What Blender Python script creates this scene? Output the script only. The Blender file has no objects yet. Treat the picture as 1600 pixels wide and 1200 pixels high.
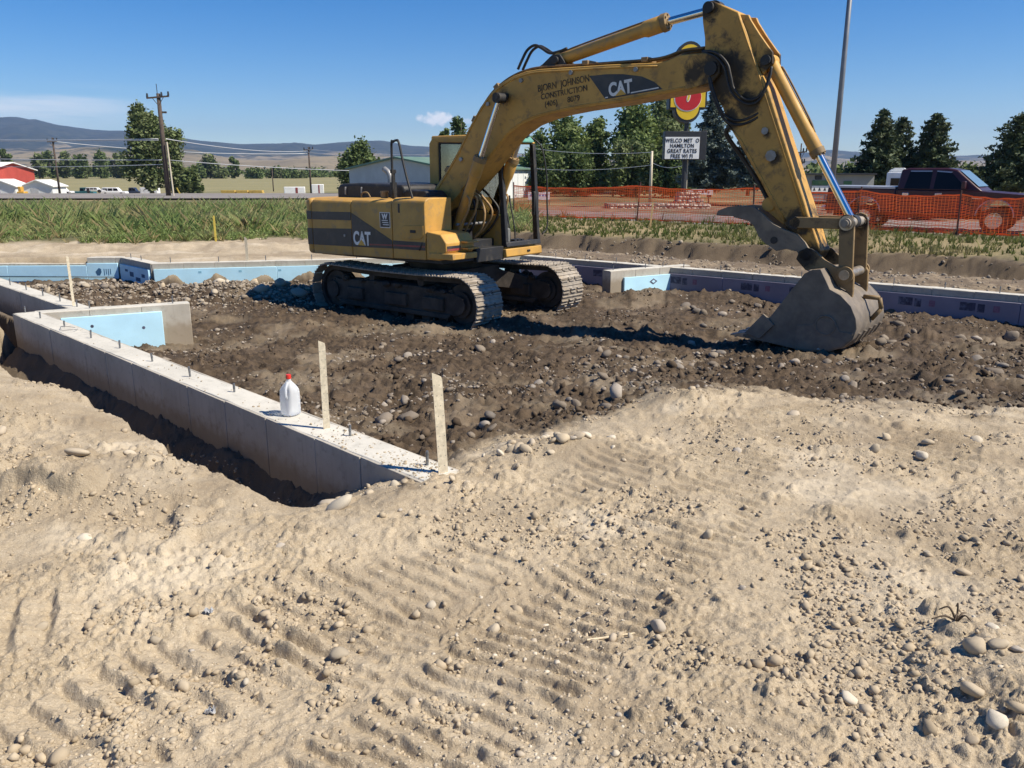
import bpy, bmesh, math, random
import numpy as np
from mathutils import Vector, Matrix, Euler

random.seed(7)
R = math.radians
scene = bpy.context.scene
col = scene.collection

# ---------------------------------------------------------------- camera
cam_d = bpy.data.cameras.new('camera')
cam = bpy.data.objects.new('camera', cam_d)
col.objects.link(cam)
cam.location = (0, 0, 1.7)
cam.rotation_euler = (R(90 - 14.5), 0, 0)
cam_d.sensor_width = 36
cam_d.lens = 28.8
cam_d.clip_start = 0.05
cam_d.clip_end = 40000
scene.camera = cam

# ---------------------------------------------------------------- sky and sun
SUN_EL, SUN_AZ = 50.0, -18.0          # elevation, direction measured from +X
w = bpy.data.worlds.new('World')
scene.world = w
w.use_nodes = True
nt = w.node_tree
nt.nodes.clear()
def N(t, tree=None, **kw):
    n = (tree or nt).nodes.new(t)
    for k, v in kw.items():
        setattr(n, k, v)
    return n
wo = N('ShaderNodeOutputWorld')
bg = N('ShaderNodeBackground')
sky = N('ShaderNodeTexSky', sky_type='NISHITA')
sky.sun_disc = False
sky.sun_elevation = R(SUN_EL)
sky.sun_rotation = R(90 - SUN_AZ)
sky.altitude = 1100
sky.air_density = 1.0
sky.dust_density = 0.0
sky.ozone_density = 4.0
bg.inputs['Strength'].default_value = 0.052
# thin high cloud streaks and small fair-weather puffs, everywhere in the sky by one rule
tc = N('ShaderNodeTexCoord')
sep = N('ShaderNodeSeparateXYZ')
nt.links.new(tc.outputs['Generated'], sep.inputs[0])
def math_node(op, a, b=None, tree=None, clamp=False):
    n = N('ShaderNodeMath', tree, operation=op)
    n.use_clamp = clamp
    t = tree or nt
    for i, v in enumerate((a, b)):
        if v is None: continue
        if isinstance(v, (int, float)): n.inputs[i].default_value = v
        else: t.links.new(v, n.inputs[i])
    return n.outputs[0]
def ss(v, a, b, tree=None):
    n = N('ShaderNodeMapRange', tree, interpolation_type='SMOOTHSTEP')
    (tree or nt).links.new(v, n.inputs[0])
    n.inputs[1].default_value = a; n.inputs[2].default_value = b
    return n.outputs[0]
mp = N('ShaderNodeMapping')
mp.inputs['Scale'].default_value = (3.0, 3.0, 34.0)
mp.inputs['Location'].default_value = (0.35, 0.0, 0.4)
nt.links.new(tc.outputs['Generated'], mp.inputs[0])
nz = N('ShaderNodeTexNoise')
nz.inputs['Scale'].default_value = 1.0; nz.inputs['Detail'].default_value = 7; nz.inputs['Roughness'].default_value = .55
nt.links.new(mp.outputs[0], nz.inputs['Vector'])
cirrus = ss(nz.outputs[0], .36, .62)
band = math_node('MULTIPLY', ss(sep.outputs[2], .030, .060), ss(sep.outputs[2], .092, .066))
west = ss(sep.outputs[0], -.36, -.47)
cirrus = math_node('MULTIPLY', math_node('MULTIPLY', cirrus, band), west)
# a small puff of cloud above the ridge
def puff(cx, cz, rx, rz, seed):
    dx = math_node('DIVIDE', math_node('SUBTRACT', sep.outputs[0], cx), rx)
    dz = math_node('DIVIDE', math_node('SUBTRACT', sep.outputs[2], cz), rz)
    d = math_node('SQRT', math_node('ADD', math_node('MULTIPLY', dx, dx), math_node('MULTIPLY', dz, dz)))
    n2 = N('ShaderNodeTexNoise'); n2.inputs['Scale'].default_value = 95; n2.inputs['Detail'].default_value = 6
    nt.links.new(tc.outputs['Generated'], n2.inputs['Vector'])
    v = math_node('SUBTRACT', math_node('ADD', 1.0, math_node('MULTIPLY', math_node('SUBTRACT', n2.outputs[0], .5), 2.4)), d)
    front = ss(sep.outputs[1], .2, .4)
    return math_node('MULTIPLY', ss(v, 0.1, .75), front)
p1 = puff(-.087, .0605, .027, .010, 1)
p2 = math_node('MULTIPLY', puff(-.055, .0575, .022, .004, 2), .4)
cl = math_node('MAXIMUM', math_node('MULTIPLY', cirrus, .75), math_node('MAXIMUM', math_node('MULTIPLY', p1, .95), p2))
mixw = N('ShaderNodeMix', data_type='RGBA')
nt.links.new(cl, mixw.inputs[0])
hsv = N('ShaderNodeHueSaturation')
hsv.inputs['Saturation'].default_value = 1.44
hsv.inputs['Value'].default_value = 1.62
hsv.inputs['Hue'].default_value = .508
nt.links.new(sky.outputs[0], hsv.inputs['Color'])
nt.links.new(hsv.outputs[0], mixw.inputs[6])
mixw.inputs[7].default_value = (14.5, 14.8, 15.2, 1)
nt.links.new(mixw.outputs[2], bg.inputs['Color'])
nt.links.new(bg.outputs[0], wo.inputs[0])

sun_d = bpy.data.lights.new('sun', 'SUN')
sun_d.energy = 5.0
sun_d.angle = R(0.53)
sun_d.color = (1.0, 0.92, 0.78)
sun = bpy.data.objects.new('sun', sun_d)
col.objects.link(sun)
sun_vec = Vector((math.cos(R(SUN_EL)) * math.cos(R(SUN_AZ)), math.cos(R(SUN_EL)) * math.sin(R(SUN_AZ)), math.sin(R(SUN_EL))))
sun.rotation_euler = sun_vec.to_track_quat('Z', 'Y').to_euler()
sun.location = sun_vec * 50

vs = scene.view_settings
vs.view_transform = 'Standard'
vs.look = 'None'
vs.gamma = 1
vs.exposure = 0.52
vs.use_curve_mapping = False

# ---------------------------------------------------------------- helpers
def tag(o, label=None, cat=None, group=None, kind=None):
    if label: o['label'] = label
    if cat: o['category'] = cat
    if group: o['group'] = group
    if kind: o['kind'] = kind
    return o

def empty(name, loc=(0, 0, 0), rz=0.0, label=None, cat=None, group=None):
    o = bpy.data.objects.new(name, None)
    o.empty_display_size = .2
    col.objects.link(o)
    o.location = loc
    o.rotation_euler = (0, 0, rz)
    return tag(o, label, cat, group)

def link(name, me, parent=None, loc=None, rot=None, scale=None):
    o = bpy.data.objects.new(name, me)
    col.objects.link(o)
    if parent is not None: o.parent = parent
    if loc is not None: o.location = loc
    if rot is not None: o.rotation_euler = rot
    if scale is not None: o.scale = scale
    return o

class MB:
    """collects faces; build() links them as one mesh object"""
    def __init__(s):
        s.v = []; s.f = []
    def add(s, vs_, fs):
        b = len(s.v)
        s.v += [tuple(p) for p in vs_]
        s.f += [tuple(i + b for i in f) for f in fs]
        return s
    def box(s, x0, x1, y0, y1, z0, z1, m=None):
        p = [(x, y, z) for z in (z0, z1) for y in (y0, y1) for x in (x0, x1)]
        if m is not None: p = [tuple(m @ Vector(q)) for q in p]
        return s.add(p, [(0, 2, 3, 1), (4, 5, 7, 6), (0, 1, 5, 4), (2, 6, 7, 3), (0, 4, 6, 2), (1, 3, 7, 5)])
    def prism(s, poly, y0, y1):
        """poly in (x, z), extruded along y"""
        n = len(poly)
        area = sum(poly[i][0] * poly[(i + 1) % n][1] - poly[(i + 1) % n][0] * poly[i][1] for i in range(n))
        if area < 0: poly = poly[::-1]
        v = [(x, y0, z) for x, z in poly] + [(x, y1, z) for x, z in poly]
        f = [tuple(range(n)), tuple(range(2 * n - 1, n - 1, -1))]
        f += [(i, i + n, (i + 1) % n + n, (i + 1) % n) for i in range(n)]
        return s.add(v, f)
    def slab(s, poly, z0, z1):
        """poly in (x, y), extruded along z"""
        n = len(poly)
        area = sum(poly[i][0] * poly[(i + 1) % n][1] - poly[(i + 1) % n][0] * poly[i][1] for i in range(n))
        if area < 0: poly = poly[::-1]
        v = [(x, y, z0) for x, y in poly] + [(x, y, z1) for x, y in poly]
        f = [tuple(range(n - 1, -1, -1)), tuple(range(n, 2 * n))]
        f += [(i, (i + 1) % n, (i + 1) % n + n, i + n) for i in range(n)]
        return s.add(v, f)
    def tube(s, pts, r, n=8, caps=True):
        pts = [Vector(p) for p in pts]
        rr = r if isinstance(r, (list, tuple)) else [r] * len(pts)
        base = len(s.v)
        up = None
        for i, p in enumerate(pts):
            t = (pts[min(i + 1, len(pts) - 1)] - pts[max(i - 1, 0)])
            t = t.normalized() if t.length > 1e-9 else Vector((0, 0, 1))
            if up is None:
                a = Vector((0, 0, 1)) if abs(t.z) < .9 else Vector((1, 0, 0))
                up = (a - t * a.dot(t)).normalized()
            else:
                up = (up - t * up.dot(t))
                up = up.normalized() if up.length > 1e-6 else t.orthogonal().normalized()
            sd = t.cross(up)
            for k in range(n):
                a = 2 * math.pi * k / n
                s.v.append(tuple(p + (up * math.cos(a) + sd * math.sin(a)) * rr[i]))
        for i in range(len(pts) - 1):
            for k in range(n):
                k2 = (k + 1) % n
                s.f.append((base + i * n + k, base + i * n + k2, base + (i + 1) * n + k2, base + (i + 1) * n + k))
        if caps:
            s.f.append(tuple(base + k for k in range(n - 1, -1, -1)))
            e = base + (len(pts) - 1) * n
            s.f.append(tuple(e + k for k in range(n)))
        return s
    def cyl(s, p0, p1, r0, r1=None, n=20):
        return s.tube([p0, p1], [r0, r0 if r1 is None else r1], n)
    def mesh(s, name, mat=None, smooth=False):
        me = bpy.data.meshes.new(name)
        me.from_pydata(s.v, [], s.f)
        if mat is not None: me.materials.append(mat)
        if smooth: me.shade_smooth()
        me.update()
        return me
    def build(s, name, mat=None, parent=None, bevel=0, smooth=False, seg=2, auto=None):
        me = s.mesh(name, mat, smooth)
        o = link(name, me, parent)
        if bevel:
            b = o.modifiers.new('bevel', 'BEVEL')
            b.width = bevel; b.segments = seg; b.limit_method = 'ANGLE'; b.angle_limit = R(28)
            b.harden_normals = False
            me.shade_smooth()
            for e in me.edges: pass
            try:
                me.set_sharp_from_angle(angle=R(28))
            except Exception: pass
        elif auto:
            me.shade_smooth()
            me.set_sharp_from_angle(angle=R(auto))
        return o

def spline(pts, n=8):
    """Catmull-Rom through pts"""
    P = [Vector(p) for p in pts]
    P = [P[0] * 2 - P[1]] + P + [P[-1] * 2 - P[-2]]
    out = []
    for i in range(1, len(P) - 2):
        for k in range(n):
            t = k / n
            a, b, c, d = P[i - 1], P[i], P[i + 1], P[i + 2]
            out.append(.5 * ((2 * b) + (c - a) * t + (2 * a - 5 * b + 4 * c - d) * t * t + (3 * b - a - 3 * c + d) * t ** 3))
    out.append(P[-2])
    return [tuple(p) for p in out]

def np_mesh(name, V, F, mat, smooth=False):
    """V (n,3), F (m,k) arrays -> mesh, quickly"""
    me = bpy.data.meshes.new(name)
    V = np.ascontiguousarray(V, np.float32); F = np.ascontiguousarray(F, np.int32)
    m, k = F.shape
    me.vertices.add(len(V)); me.vertices.foreach_set('co', V.ravel())
    me.loops.add(m * k); me.loops.foreach_set('vertex_index', F.ravel())
    me.polygons.add(m)
    me.polygons.foreach_set('loop_start', np.arange(0, m * k, k, dtype=np.int32))
    me.polygons.foreach_set('loop_total', np.full(m, k, np.int32))
    if mat is not None: me.materials.append(mat)
    me.update(calc_edges=True)
    if smooth: me.shade_smooth()
    return me

# ---------------------------------------------------------------- numpy noise
_rs = np.random.RandomState(11)
_perm = _rs.permutation(512).astype(np.int64)
_perm = np.concatenate([_perm, _perm])
_ga = _rs.rand(512) * 2 * np.pi
_gx, _gy = np.cos(_ga), np.sin(_ga)
_gx = _gx.astype(np.float32); _gy = _gy.astype(np.float32); _perm = _perm.astype(np.int32)
_hash = _perm[(_perm[np.arange(512)[:, None]] + np.arange(512)[None, :]) & 511].ravel().astype(np.int32)
_hx = _gx[_hash]; _hy = _gy[_hash]
def pn(x, y, seed=0):
    x = np.asarray(x, np.float32) + np.float32((seed * 17.31) % 400 + 3000); y = np.asarray(y, np.float32) + np.float32(3000 - (seed * 9.77) % 400)
    xi = x.astype(np.int32); yi = y.astype(np.int32)
    xf = x - xi; yf = y - yi
    x0 = (xi & 511) << 9; x1 = ((xi + 1) & 511) << 9; y0 = yi & 511; y1 = (yi + 1) & 511
    u = xf * xf * (3 - 2 * xf); v = yf * yf * (3 - 2 * yf)
    xm = xf - 1; ym = yf - 1
    h = x0 + y0; a = _hx[h] * xf + _hy[h] * yf
    h = x1 + y0; b = _hx[h] * xm + _hy[h] * yf
    h = x0 + y1; c = _hx[h] * xf + _hy[h] * ym
    h = x1 + y1; d = _hx[h] * xm + _hy[h] * ym
    a += (b - a) * u; c += (d - c) * u
    return (a + (c - a) * v) * np.float32(1.5)
def where_fbm(m, k, x, y, o=4, seed=0, gain=.5):
    """noise only where the mask holds, zero elsewhere"""
    out = np.zeros(x.shape, np.float32)
    if m.any(): out[m] = fbm(x[m] * k, y[m] * k, o, seed, gain)
    return out
def fbm(x, y, o=4, seed=0, gain=.5):
    r = 0; a = 1
    for i in range(o):
        r = r + a * pn(x, y, seed + i * 3); x = x * 2.03; y = y * 2.03; a *= gain
    return r
def clods(x, y, cell, seed, fill=.5, rmin=.18, rmax=.5):
    """crisp rounded lumps, one per cell where there is one: height in units of the cell size"""
    x = np.asarray(x, np.float32) / np.float32(cell) + np.float32(700 + seed * 3.7); y = np.asarray(y, np.float32) / np.float32(cell) + np.float32(700 + seed * 1.9)
    xi = x.astype(np.int32); yi = y.astype(np.int32)
    out = np.zeros(x.shape, np.float32)
    for dx in (-1, 0, 1):
        for dy in (-1, 0, 1):
            cx_, cy_ = xi + dx, yi + dy
            h = _hash[((cx_ & 511) << 9) + (cy_ & 511)]
            h2 = _hash[(((h * 7 + seed) & 511) << 9) + (cx_ & 511)]
            px_ = cx_ + (h & 31) / np.float32(31); py_ = cy_ + ((h >> 4) & 31) / np.float32(31)
            r = rmin + (rmax - rmin) * ((h2 & 63) / np.float32(63)) ** 1.8
            on = ((h2 >> 3) & 63) < fill * 64
            d2 = ((x - px_) ** 2 + ((y - py_) * (1 + .35 * ((h2 & 3) - 1))) ** 2) / (r * r)
            out = np.maximum(out, np.where(on & (d2 < 1), r * np.sqrt(np.maximum(1 - d2, 0)), 0))
    return out
def where_clods(m, x, y, cell, seed, **k):
    out = np.zeros(x.shape, np.float32)
    if m.any(): out[m] = clods(x[m], y[m], cell, seed, **k) * cell
    return out
def sstep(v, a, b):
    t = np.clip((np.asarray(v, float) - a) / (b - a), 0, 1)
    return t * t * (3 - 2 * t)

# ---------------------------------------------------------------- materials
def new_mat(name):
    m = bpy.data.materials.new(name); m.use_nodes = True
    t = m.node_tree; t.nodes.clear()
    out = N('ShaderNodeOutputMaterial', t)
    b = N('ShaderNodeBsdfPrincipled', t)
    t.links.new(b.outputs[0], out.inputs[0])
    return m, t, b
def noise(t, scale, detail=5, rough=.55, vec=None, dist=0.0):
    n = N('ShaderNodeTexNoise', t)
    n.inputs['Scale'].default_value = scale; n.inputs['Detail'].default_value = detail
    n.inputs['Roughness'].default_value = rough; n.inputs['Distortion'].default_value = dist
    if vec is not None: t.links.new(vec, n.inputs['Vector'])
    return n.outputs[0]
def mixc(t, fac, a, b, blend='MIX'):
    n = N('ShaderNodeMix', t, data_type='RGBA', blend_type=blend)
    if isinstance(fac, (int, float)): n.inputs[0].default_value = fac
    else: t.links.new(fac, n.inputs[0])
    for i, v in ((6, a), (7, b)):
        if isinstance(v, tuple): n.inputs[i].default_value = (*v, 1) if len(v) == 3 else v
        else: t.links.new(v, n.inputs[i])
    return n.outputs[2]
def bump(t, b, h, strength=.3, dist=.01):
    n = N('ShaderNodeBump', t)
    n.inputs['Strength'].default_value = strength; n.inputs['Distance'].default_value = dist
    t.links.new(h, n.inputs['Height']); t.links.new(n.outputs[0], b.inputs['Normal'])
    return n
def coord(t, which='Object'):
    return N('ShaderNodeTexCoord', t).outputs[which]
def simple(name, c, rough=.6, metal=0.0, var=.25, scale=6.0, dirt=None, dirt_amt=.5, bmp=.1, which='Object', spec=None):
    """base colour with uneven tone, optional dirt film in patches, fine relief"""
    m, t, b = new_mat(name)
    v = coord(t, which)
    n1 = noise(t, scale, 6, .6, v)
    dark = tuple(x * (1 - var) for x in c); lite = tuple(min(1, x * (1 + var * .6)) for x in c)
    cc = mixc(t, ss(n1, .35, .68, t), dark, lite)
    if dirt:
        n2 = noise(t, scale * .37, 7, .65, v, .6)
        cc = mixc(t, math_node('MULTIPLY', ss(n2, .46, .66, t), dirt_amt, t), cc, dirt)
    t.links.new(cc, b.inputs['Base Color'])
    b.inputs['Roughness'].default_value = rough; b.inputs['Metallic'].default_value = metal
    if spec is not None: b.inputs['Specular IOR Level'].default_value = spec
    if bmp:
        bump(t, b, noise(t, scale * 5, 5, .6, v), bmp, .01)
    return m
def glass(name, tint=(.8, .9, .9), rough=.02, alpha=.25):
    m, t, b = new_mat(name)
    out = [n for n in t.nodes if n.type == 'OUTPUT_MATERIAL'][0]
    tr = N('ShaderNodeBsdfTransparent', t); tr.inputs[0].default_value = (*tint, 1)
    gl = N('ShaderNodeBsdfGlossy', t); gl.inputs['Roughness'].default_value = rough
    fr = N('ShaderNodeFresnel', t); fr.inputs[0].default_value = 1.5
    mx = N('ShaderNodeMixShader', t)
    t.links.new(math_node('ADD', fr.outputs[0], alpha * .3, t), mx.inputs[0]); t.links.new(tr.outputs[0], mx.inputs[1]); t.links.new(gl.outputs[0], mx.inputs[2])
    t.links.new(mx.outputs[0], out.inputs[0])
    t.nodes.remove(b)
    return m

# ================================================================ GROUND
P1 = np.array([-.53, 4.37]); P0 = np.array([-6.2, 10.06])          # outer line of the near foundation wall
WE = (P0 - P1) / np.linalg.norm(P0 - P1); WN = np.array([WE[1] * -1, WE[0]])
if WN[0] > 0: WN = -WN
WLEN = float(np.linalg.norm(P0 - P1))
RN = np.array([.634, .773]); RC = 14.535                               # right wall: RN . p = RC
SB_X = np.array([-6, -.6, -.41, -.16, .21, .77, 1.2, 1.62, 2.04, 2.46, 3.19, 3.8, 6, 14])
SB_Y = np.array([3.2, 4.35, 4.55, 4.72, 5.1, 5.75, 6.2, 6.45, 6.4, 6.15, 5.95, 5.7, 5.1, 3.5])

TRACKS = [  # crawler prints: centre, bar direction, half length along bar, half length across, bar spacing, depth
    ((.30, 3.00), (.82, -.57), .32, 1.75, .088, .024),
    ((1.75, 5.30), (.80, -.60), .32, 1.05, .092, .022),
    ((-1.20, 2.35), (.82, -.57), .32, 1.15, .112, .030),
    ((2.75, 5.00), (.74, -.67), .30, .60, .092, .020),
    ((-.45, 3.05), (.82, -.57), .28, .70, .090, .018),
    ((1.15, 2.55), (.84, -.54), .28, .60, .090, .012),
    ((.55, 4.55), (.70, -.71), .30, .55, .090, .018),
    ((1.55, 3.60), (.86, -.51), .30, .90, .100, .010),
    ((-1.95, 2.85), (.42, -.91), .26, .40, .135, .030),
]

def soil(x, y):
    """returns height and soil masks (dark, wet, vegetation, gravel) at x, y"""
    x = np.asarray(x, float); y = np.asarray(y, float)
    rx, ry = x - P1[0], y - P1[1]
    t = rx * WE[0] + ry * WE[1]
    d = rx * WN[0] + ry * WN[1]
    n_lo = fbm(x * .45, y * .45, 3, 1)
    n_md = fbm(x * 1.6, y * 1.6, 3, 5)
    # --- the open sandy yard in front
    z = .028 * n_lo + .012 * n_md
    z = z + .20 * np.exp(-(((x + 3.75) / 1.2) ** 2 + ((y - 5.5) / .8) ** 2)) \
          + .10 * np.exp(-(((x + 2.3) / .9) ** 2 + ((y - 4.35) / .45) ** 2)) \
          + .03 * np.exp(-(((x + .9) / .5) ** 2 + ((y - 3.75) / .2) ** 2)) \
          + .09 * np.exp(-(((x - 1.28) / .32) ** 2 + ((y - 6.05) / .25) ** 2)) \
          + .07 * np.exp(-(((x - .30) / .45) ** 2 + ((y - 4.95) / .22) ** 2)) \
          - .05 * np.exp(-(((x - .2) / .8) ** 2 + ((y - 3.0) / .3) ** 2)) \
          + .12 * np.exp(-(((x - 1.75) / .25) ** 2 + ((y - 2.3) / .5) ** 2)) \
          - .06 * np.exp(-(((x + 1.75) / .45) ** 2 + ((y - 3.85) / .16) ** 2))
    # scarp of crumbled clods on the left bank
    nearm = y < 8
    sc = .085 * sstep(where_fbm(nearm & (x < -1), 2.2, x, y, 3, 9) + .25 - np.abs((y - 3.9 - .32 * (-1.9 - x)) / .35), 0, .5) * sstep(-x, 1.2, 1.8)
    z = z + sc
    # --- trench along the outer face of the wall
    trm = (d > -.9) & (d < 2) & (t > 0) & (t < WLEN + 7)
    dd = d + .63 * sstep(t, WLEN - .05, WLEN + .1) + .07 * where_fbm(trm, 1.3, x, y, 3, 13)
    prof = np.interp(dd, [-.3, 0, .12, .32, .50, .66, .82, 1.05], [-.42, -.42, -.52, -.66, -.62, -.42, -.05, 0])
    tm = sstep(t, -.15, 1.35) * (1 - sstep(t, WLEN + 5, WLEN + 7))
    tz = prof * tm + .03 * where_fbm(trm, 5, x, y, 3, 15) * sstep(-prof, .05, .3) * tm
    z = np.where(d > -.16 - .63 * (t > WLEN), z + tz, z)
    # --- the pit inside the foundation
    yb = np.interp(x, SB_X, SB_Y) + .10 * where_fbm((y > 4) & nearm, 1.8, x, y, 3, 21)
    pm = (y > 4.2) & (y < 19)
    s = y - yb
    front = x > -.62
    zp = -.17 - .43 * sstep(y, 5.4, 12.0)
    zp = zp + .16 * np.exp(-(((x - 1.9) / 1.3) ** 2 + ((y - 12.5) / .75) ** 2)) \
            + .10 * np.exp(-(((x - 1.2) / .5) ** 2 + ((y - 11.6) / .4) ** 2)) \
            + .09 * np.exp(-(((x - .15) / .5) ** 2 + ((y - 12.6) / .4) ** 2)) \
            + .11 * np.exp(-(((x - 5.4) / 1.6) ** 2 + ((y - 12.3) / .9) ** 2)) \
            + .17 * np.exp(-((y - 15.7 - .06 * (x + 6)) / .8) ** 2) * sstep(-x, 3.0, 5.2) \
            + .10 * np.exp(-(((x + 4.3) / .9) ** 2 + ((y - 9.4) / .6) ** 2)) \
            + .14 * np.exp(-(((x - 3.3) / 1.5) ** 2 + ((y - 15.2) / .6) ** 2)) \
            + .075 * np.exp(-(((x - 3.9) / 1.2) ** 2 + ((y - 10.3) / .8) ** 2)) \
            - .06 * np.exp(-(((x - 4.6) / 1.2) ** 2 + ((y - 7.6) / .7) ** 2))
    rough = .065 * where_fbm(pm, .75, x, y, 4, 31, .55) + .055 * np.abs(where_fbm(pm, 2.4, x, y, 4, 33, .6)) - .022
    wetm = sstep(x, 2.6, 4.6) * sstep(7.0 + 2.6 * where_fbm(pm & (x > 2), .5, x, y, 2, 37) + .9 * (x - 4), y - 1.2, y + .8) * sstep(s, .1, .6)
    ruts = .020 * np.sin((x * .55 + y * .85) * 9 + 2 * n_md) * sstep(y, 8.5, 7.2) * sstep(x, 1.2, 2.5)
    zp = zp + rough * (1 - .35 * wetm) + ruts
    m_front = sstep(s, -.45, 1.25)
    m_in = np.where(front, m_front, (d < -.16) * 1.0)
    in_wall = np.where(front, 1.0, sstep(-d, .2, .75))
    zi = np.where(front, zp, -.20 + (zp + .20) * in_wall)
    q = x * RN[0] + y * RN[1] - RC
    zi = np.where(d < -.16, zi, z)
    z_f = z * (1 - m_in) + zi * m_in
    # for the buried end of the wall
    inside = (q < .1) & (y < 18.6)
    dark_edge = sstep(s + .55 * where_fbm((y > 3.5) & (y < 9), 1.7, x, y, 5, 41, .62), -.15, .85)
    dark = np.where(front, dark_edge, (d < -.16) * 1.0)
    # --- outside, beyond the far walls
    left_back = sstep(y - (18.15 + .17 * np.minimum(x + 2.3, 0) * 0), 0, .12)
    far_y = np.interp(x, [-20, -8.6, -8.5, -7.4, .2, 5], [18.15, 18.2, 18.1, 16.9, 18.64, 19.8])
    bk = sstep(y - far_y, -.02, .06)
    z_back = -.14 + .08 * np.exp(-((y - 20.8 - .09 * (x + 7)) / .55) ** 2) * (1 + .8 * n_md) + .10 * sstep(y, 20, 23) + .02 * n_md
    rt = sstep(q, .08, .16)
    bw = .30 * where_fbm((q > 1) & (q < 6), .8, x, y, 3, 51)
    bank = sstep(q + bw, 2.75, 3.05)
    z_rt = -.15 + (.035 * n_md + .05 * sstep(n_lo, .1, .6)) * (1 - sstep(q, 9, 11)) + .26 * bank - .12 * np.exp(-((q - 2.5) / .35) ** 2) \
        - .38 * sstep(q, 9.9, 12.0)
    lr = sstep(x, -3.5, -.5)                                          # left field to right strip
    z_out = z_back * (1 - lr) + z_rt * lr
    out_m = np.where(x > .2, rt, bk)
    out_m = np.where((x > -3.5) & (x <= .2), np.maximum(bk, 0), out_m)
    z_f = z_f * (1 - out_m) + z_out * out_m
    dark = dark * (1 - out_m) * (1 - .26 * sstep(where_fbm(pm, .7, x, y, 5, 209, .65), .12, .6))
    # left, outside of the rear wall
    lo = (d > -.63) & (t > WLEN) & (y < far_y)
    dark = np.where(lo | ((d > -.16) & ~front), 0, dark)
    lf = sstep(-x / np.maximum(y, 1), -.06, .10)
    z_f = z_f + lf * np.interp(y, [22, 50, 80, 112, 190, 250, 400, 900], [0, -.6, -1.0, -1.3, -3.4, -2.9, -1.5, -1.5]) \
        + (1 - lf) * np.interp(y, [30, 45, 60, 100, 400, 900], [0, -.15, -.35, -.40, -.8, -1.5]) * out_m
    # trench soil coloured darker with depth; dark soil band along the bank
    dark_tone = sstep(-tz, .10, .4) * (out_m < .5) * np.where(d > -.16 - .63 * (t > WLEN), 1, 0)
    dark_tone = np.maximum(dark_tone, 1.15 * np.exp(-((q + bw - 2.95) / .45) ** 2) * lr * out_m)
    veg = np.maximum(sstep(y - 22.2 - .09 * (x + 7) + 1.0 * n_lo, 0, .9) * (1 - lr), sstep(q + bw, 3.0, 3.3) * lr * (1 - sstep(q, 10.6, 11.3)))
    veg = np.maximum(veg, sstep(y, 55, 60)) * out_m
    exterior = out_m * (1 - veg) * lr
    # --- fine relief
    ms = (dark < .98) & (y < 34); mp_ = (dark > .02) & (y < 20)
    rgh = sstep(where_fbm(ms & nearm, .9, x, y, 3, 68, .6), -.05, .45)
    sand_rel = .010 * where_fbm(ms, 7, x, y, 4, 61, .6) + .030 * np.maximum(where_fbm(ms & nearm, 2.6, x, y, 5, 65, .68) - .28, 0) \
        + .014 * sstep(where_fbm(ms & nearm, 19, x, y, 3, 67, .6), .18, .42) * rgh + .007 * where_fbm(ms & nearm, 46, x, y, 2, 69) * (.35 + .65 * rgh)
    msn = ms & nearm
    jx = x + .012 * where_fbm(msn | mp_, 30, x, y, 2, 201); jy = y + .012 * where_fbm(msn | mp_, 30, x, y, 2, 205)
    rg2 = sstep(where_fbm(msn, 1.3, x, y, 4, 95, .6), -.30, .42)
    rg2 = np.maximum(rg2, np.exp(-((x + 2.7) / 1.0) ** 2 - ((y - 4.3) / .7) ** 2))
    sand_rel = sand_rel + where_clods(msn, jx, jy, .034, 1, fill=.55) * (.1 + .9 * rg2) * .8 + where_clods(msn, jx, jy, .085, 2, fill=.36, rmax=.45) * rg2 * .95 \
        + where_clods(msn & (rg2 > .3), jx, jy, .2, 3, fill=.16, rmax=.4) * sstep(rg2, .3, .8) * .62
    pit_clod = where_clods(mp_, jx, jy, .07, 4, fill=.6) * .7 + where_clods(mp_, jx, jy, .16, 5, fill=.5) * .6 + where_clods(mp_, jx, jy, .38, 6, fill=.35) * .5 * sstep(where_fbm(mp_, .8, x, y, 3, 207), -.1, .3)
    pit_rel = pit_clod + .030 * np.abs(where_fbm(mp_, 8, x, y, 3, 71, .6)) + .018 * where_fbm(mp_, 24, x, y, 2, 75)
    near = sstep(y, 34, 22)
    z_f = z_f + near * (sand_rel * (1 - dark) + pit_rel * dark * (1 - .45 * wetm) + .02 * where_fbm((q > 0) & (q < 12) & (y < 34), 6, x, y, 3, 77) * exterior)
    # --- crawler prints
    for (c, u, hl, hw, sp, dep) in TRACKS:
        ux, uy = u; k = math.hypot(ux, uy); ux /= k; uy /= k
        sel = np.nonzero((np.abs(x - c[0]) < hw + .5) & (np.abs(y - c[1]) < hw + .5))[0]
        if not len(sel): continue
        xx, yy = x[sel], y[sel]
        ax = (xx - c[0]) * ux + (yy - c[1]) * uy
        ac = -(xx - c[0]) * uy + (yy - c[1]) * ux
        ac2 = ac + .022 * fbm(xx * 3.5, yy * 3.5, 4, 81, .6)
        wob = .10 * fbm(xx * 2.3, yy * 2.3, 3, 83)
        m = sstep(hl - np.abs(ax + wob), 0, .08) * sstep(hw - np.abs(ac), 0, .15) * sstep(fbm(xx * 2.1, yy * 2.1, 3, 85 + int(c[0] * 3)), -.75, -.10)
        ph = (ac2 / sp) % 1.0
        saw = np.where(ph < .26, ph / .26, ((1 - ph) / .74) ** .9)
        crumb = 1 + .40 * fbm(xx * 8, yy * 8, 4, 87, .6)
        z_f[sel] += m * (dep * 1.25 * (saw * crumb - .6) - .55 * sand_rel[sel])
    # tyre / blade scrape streaks
    return z_f, dark, wetm * dark, veg, dark_tone, exterior

def ground_z(x, y):
    return float(soil(np.array([x]), np.array([y]))[0][0])

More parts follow.
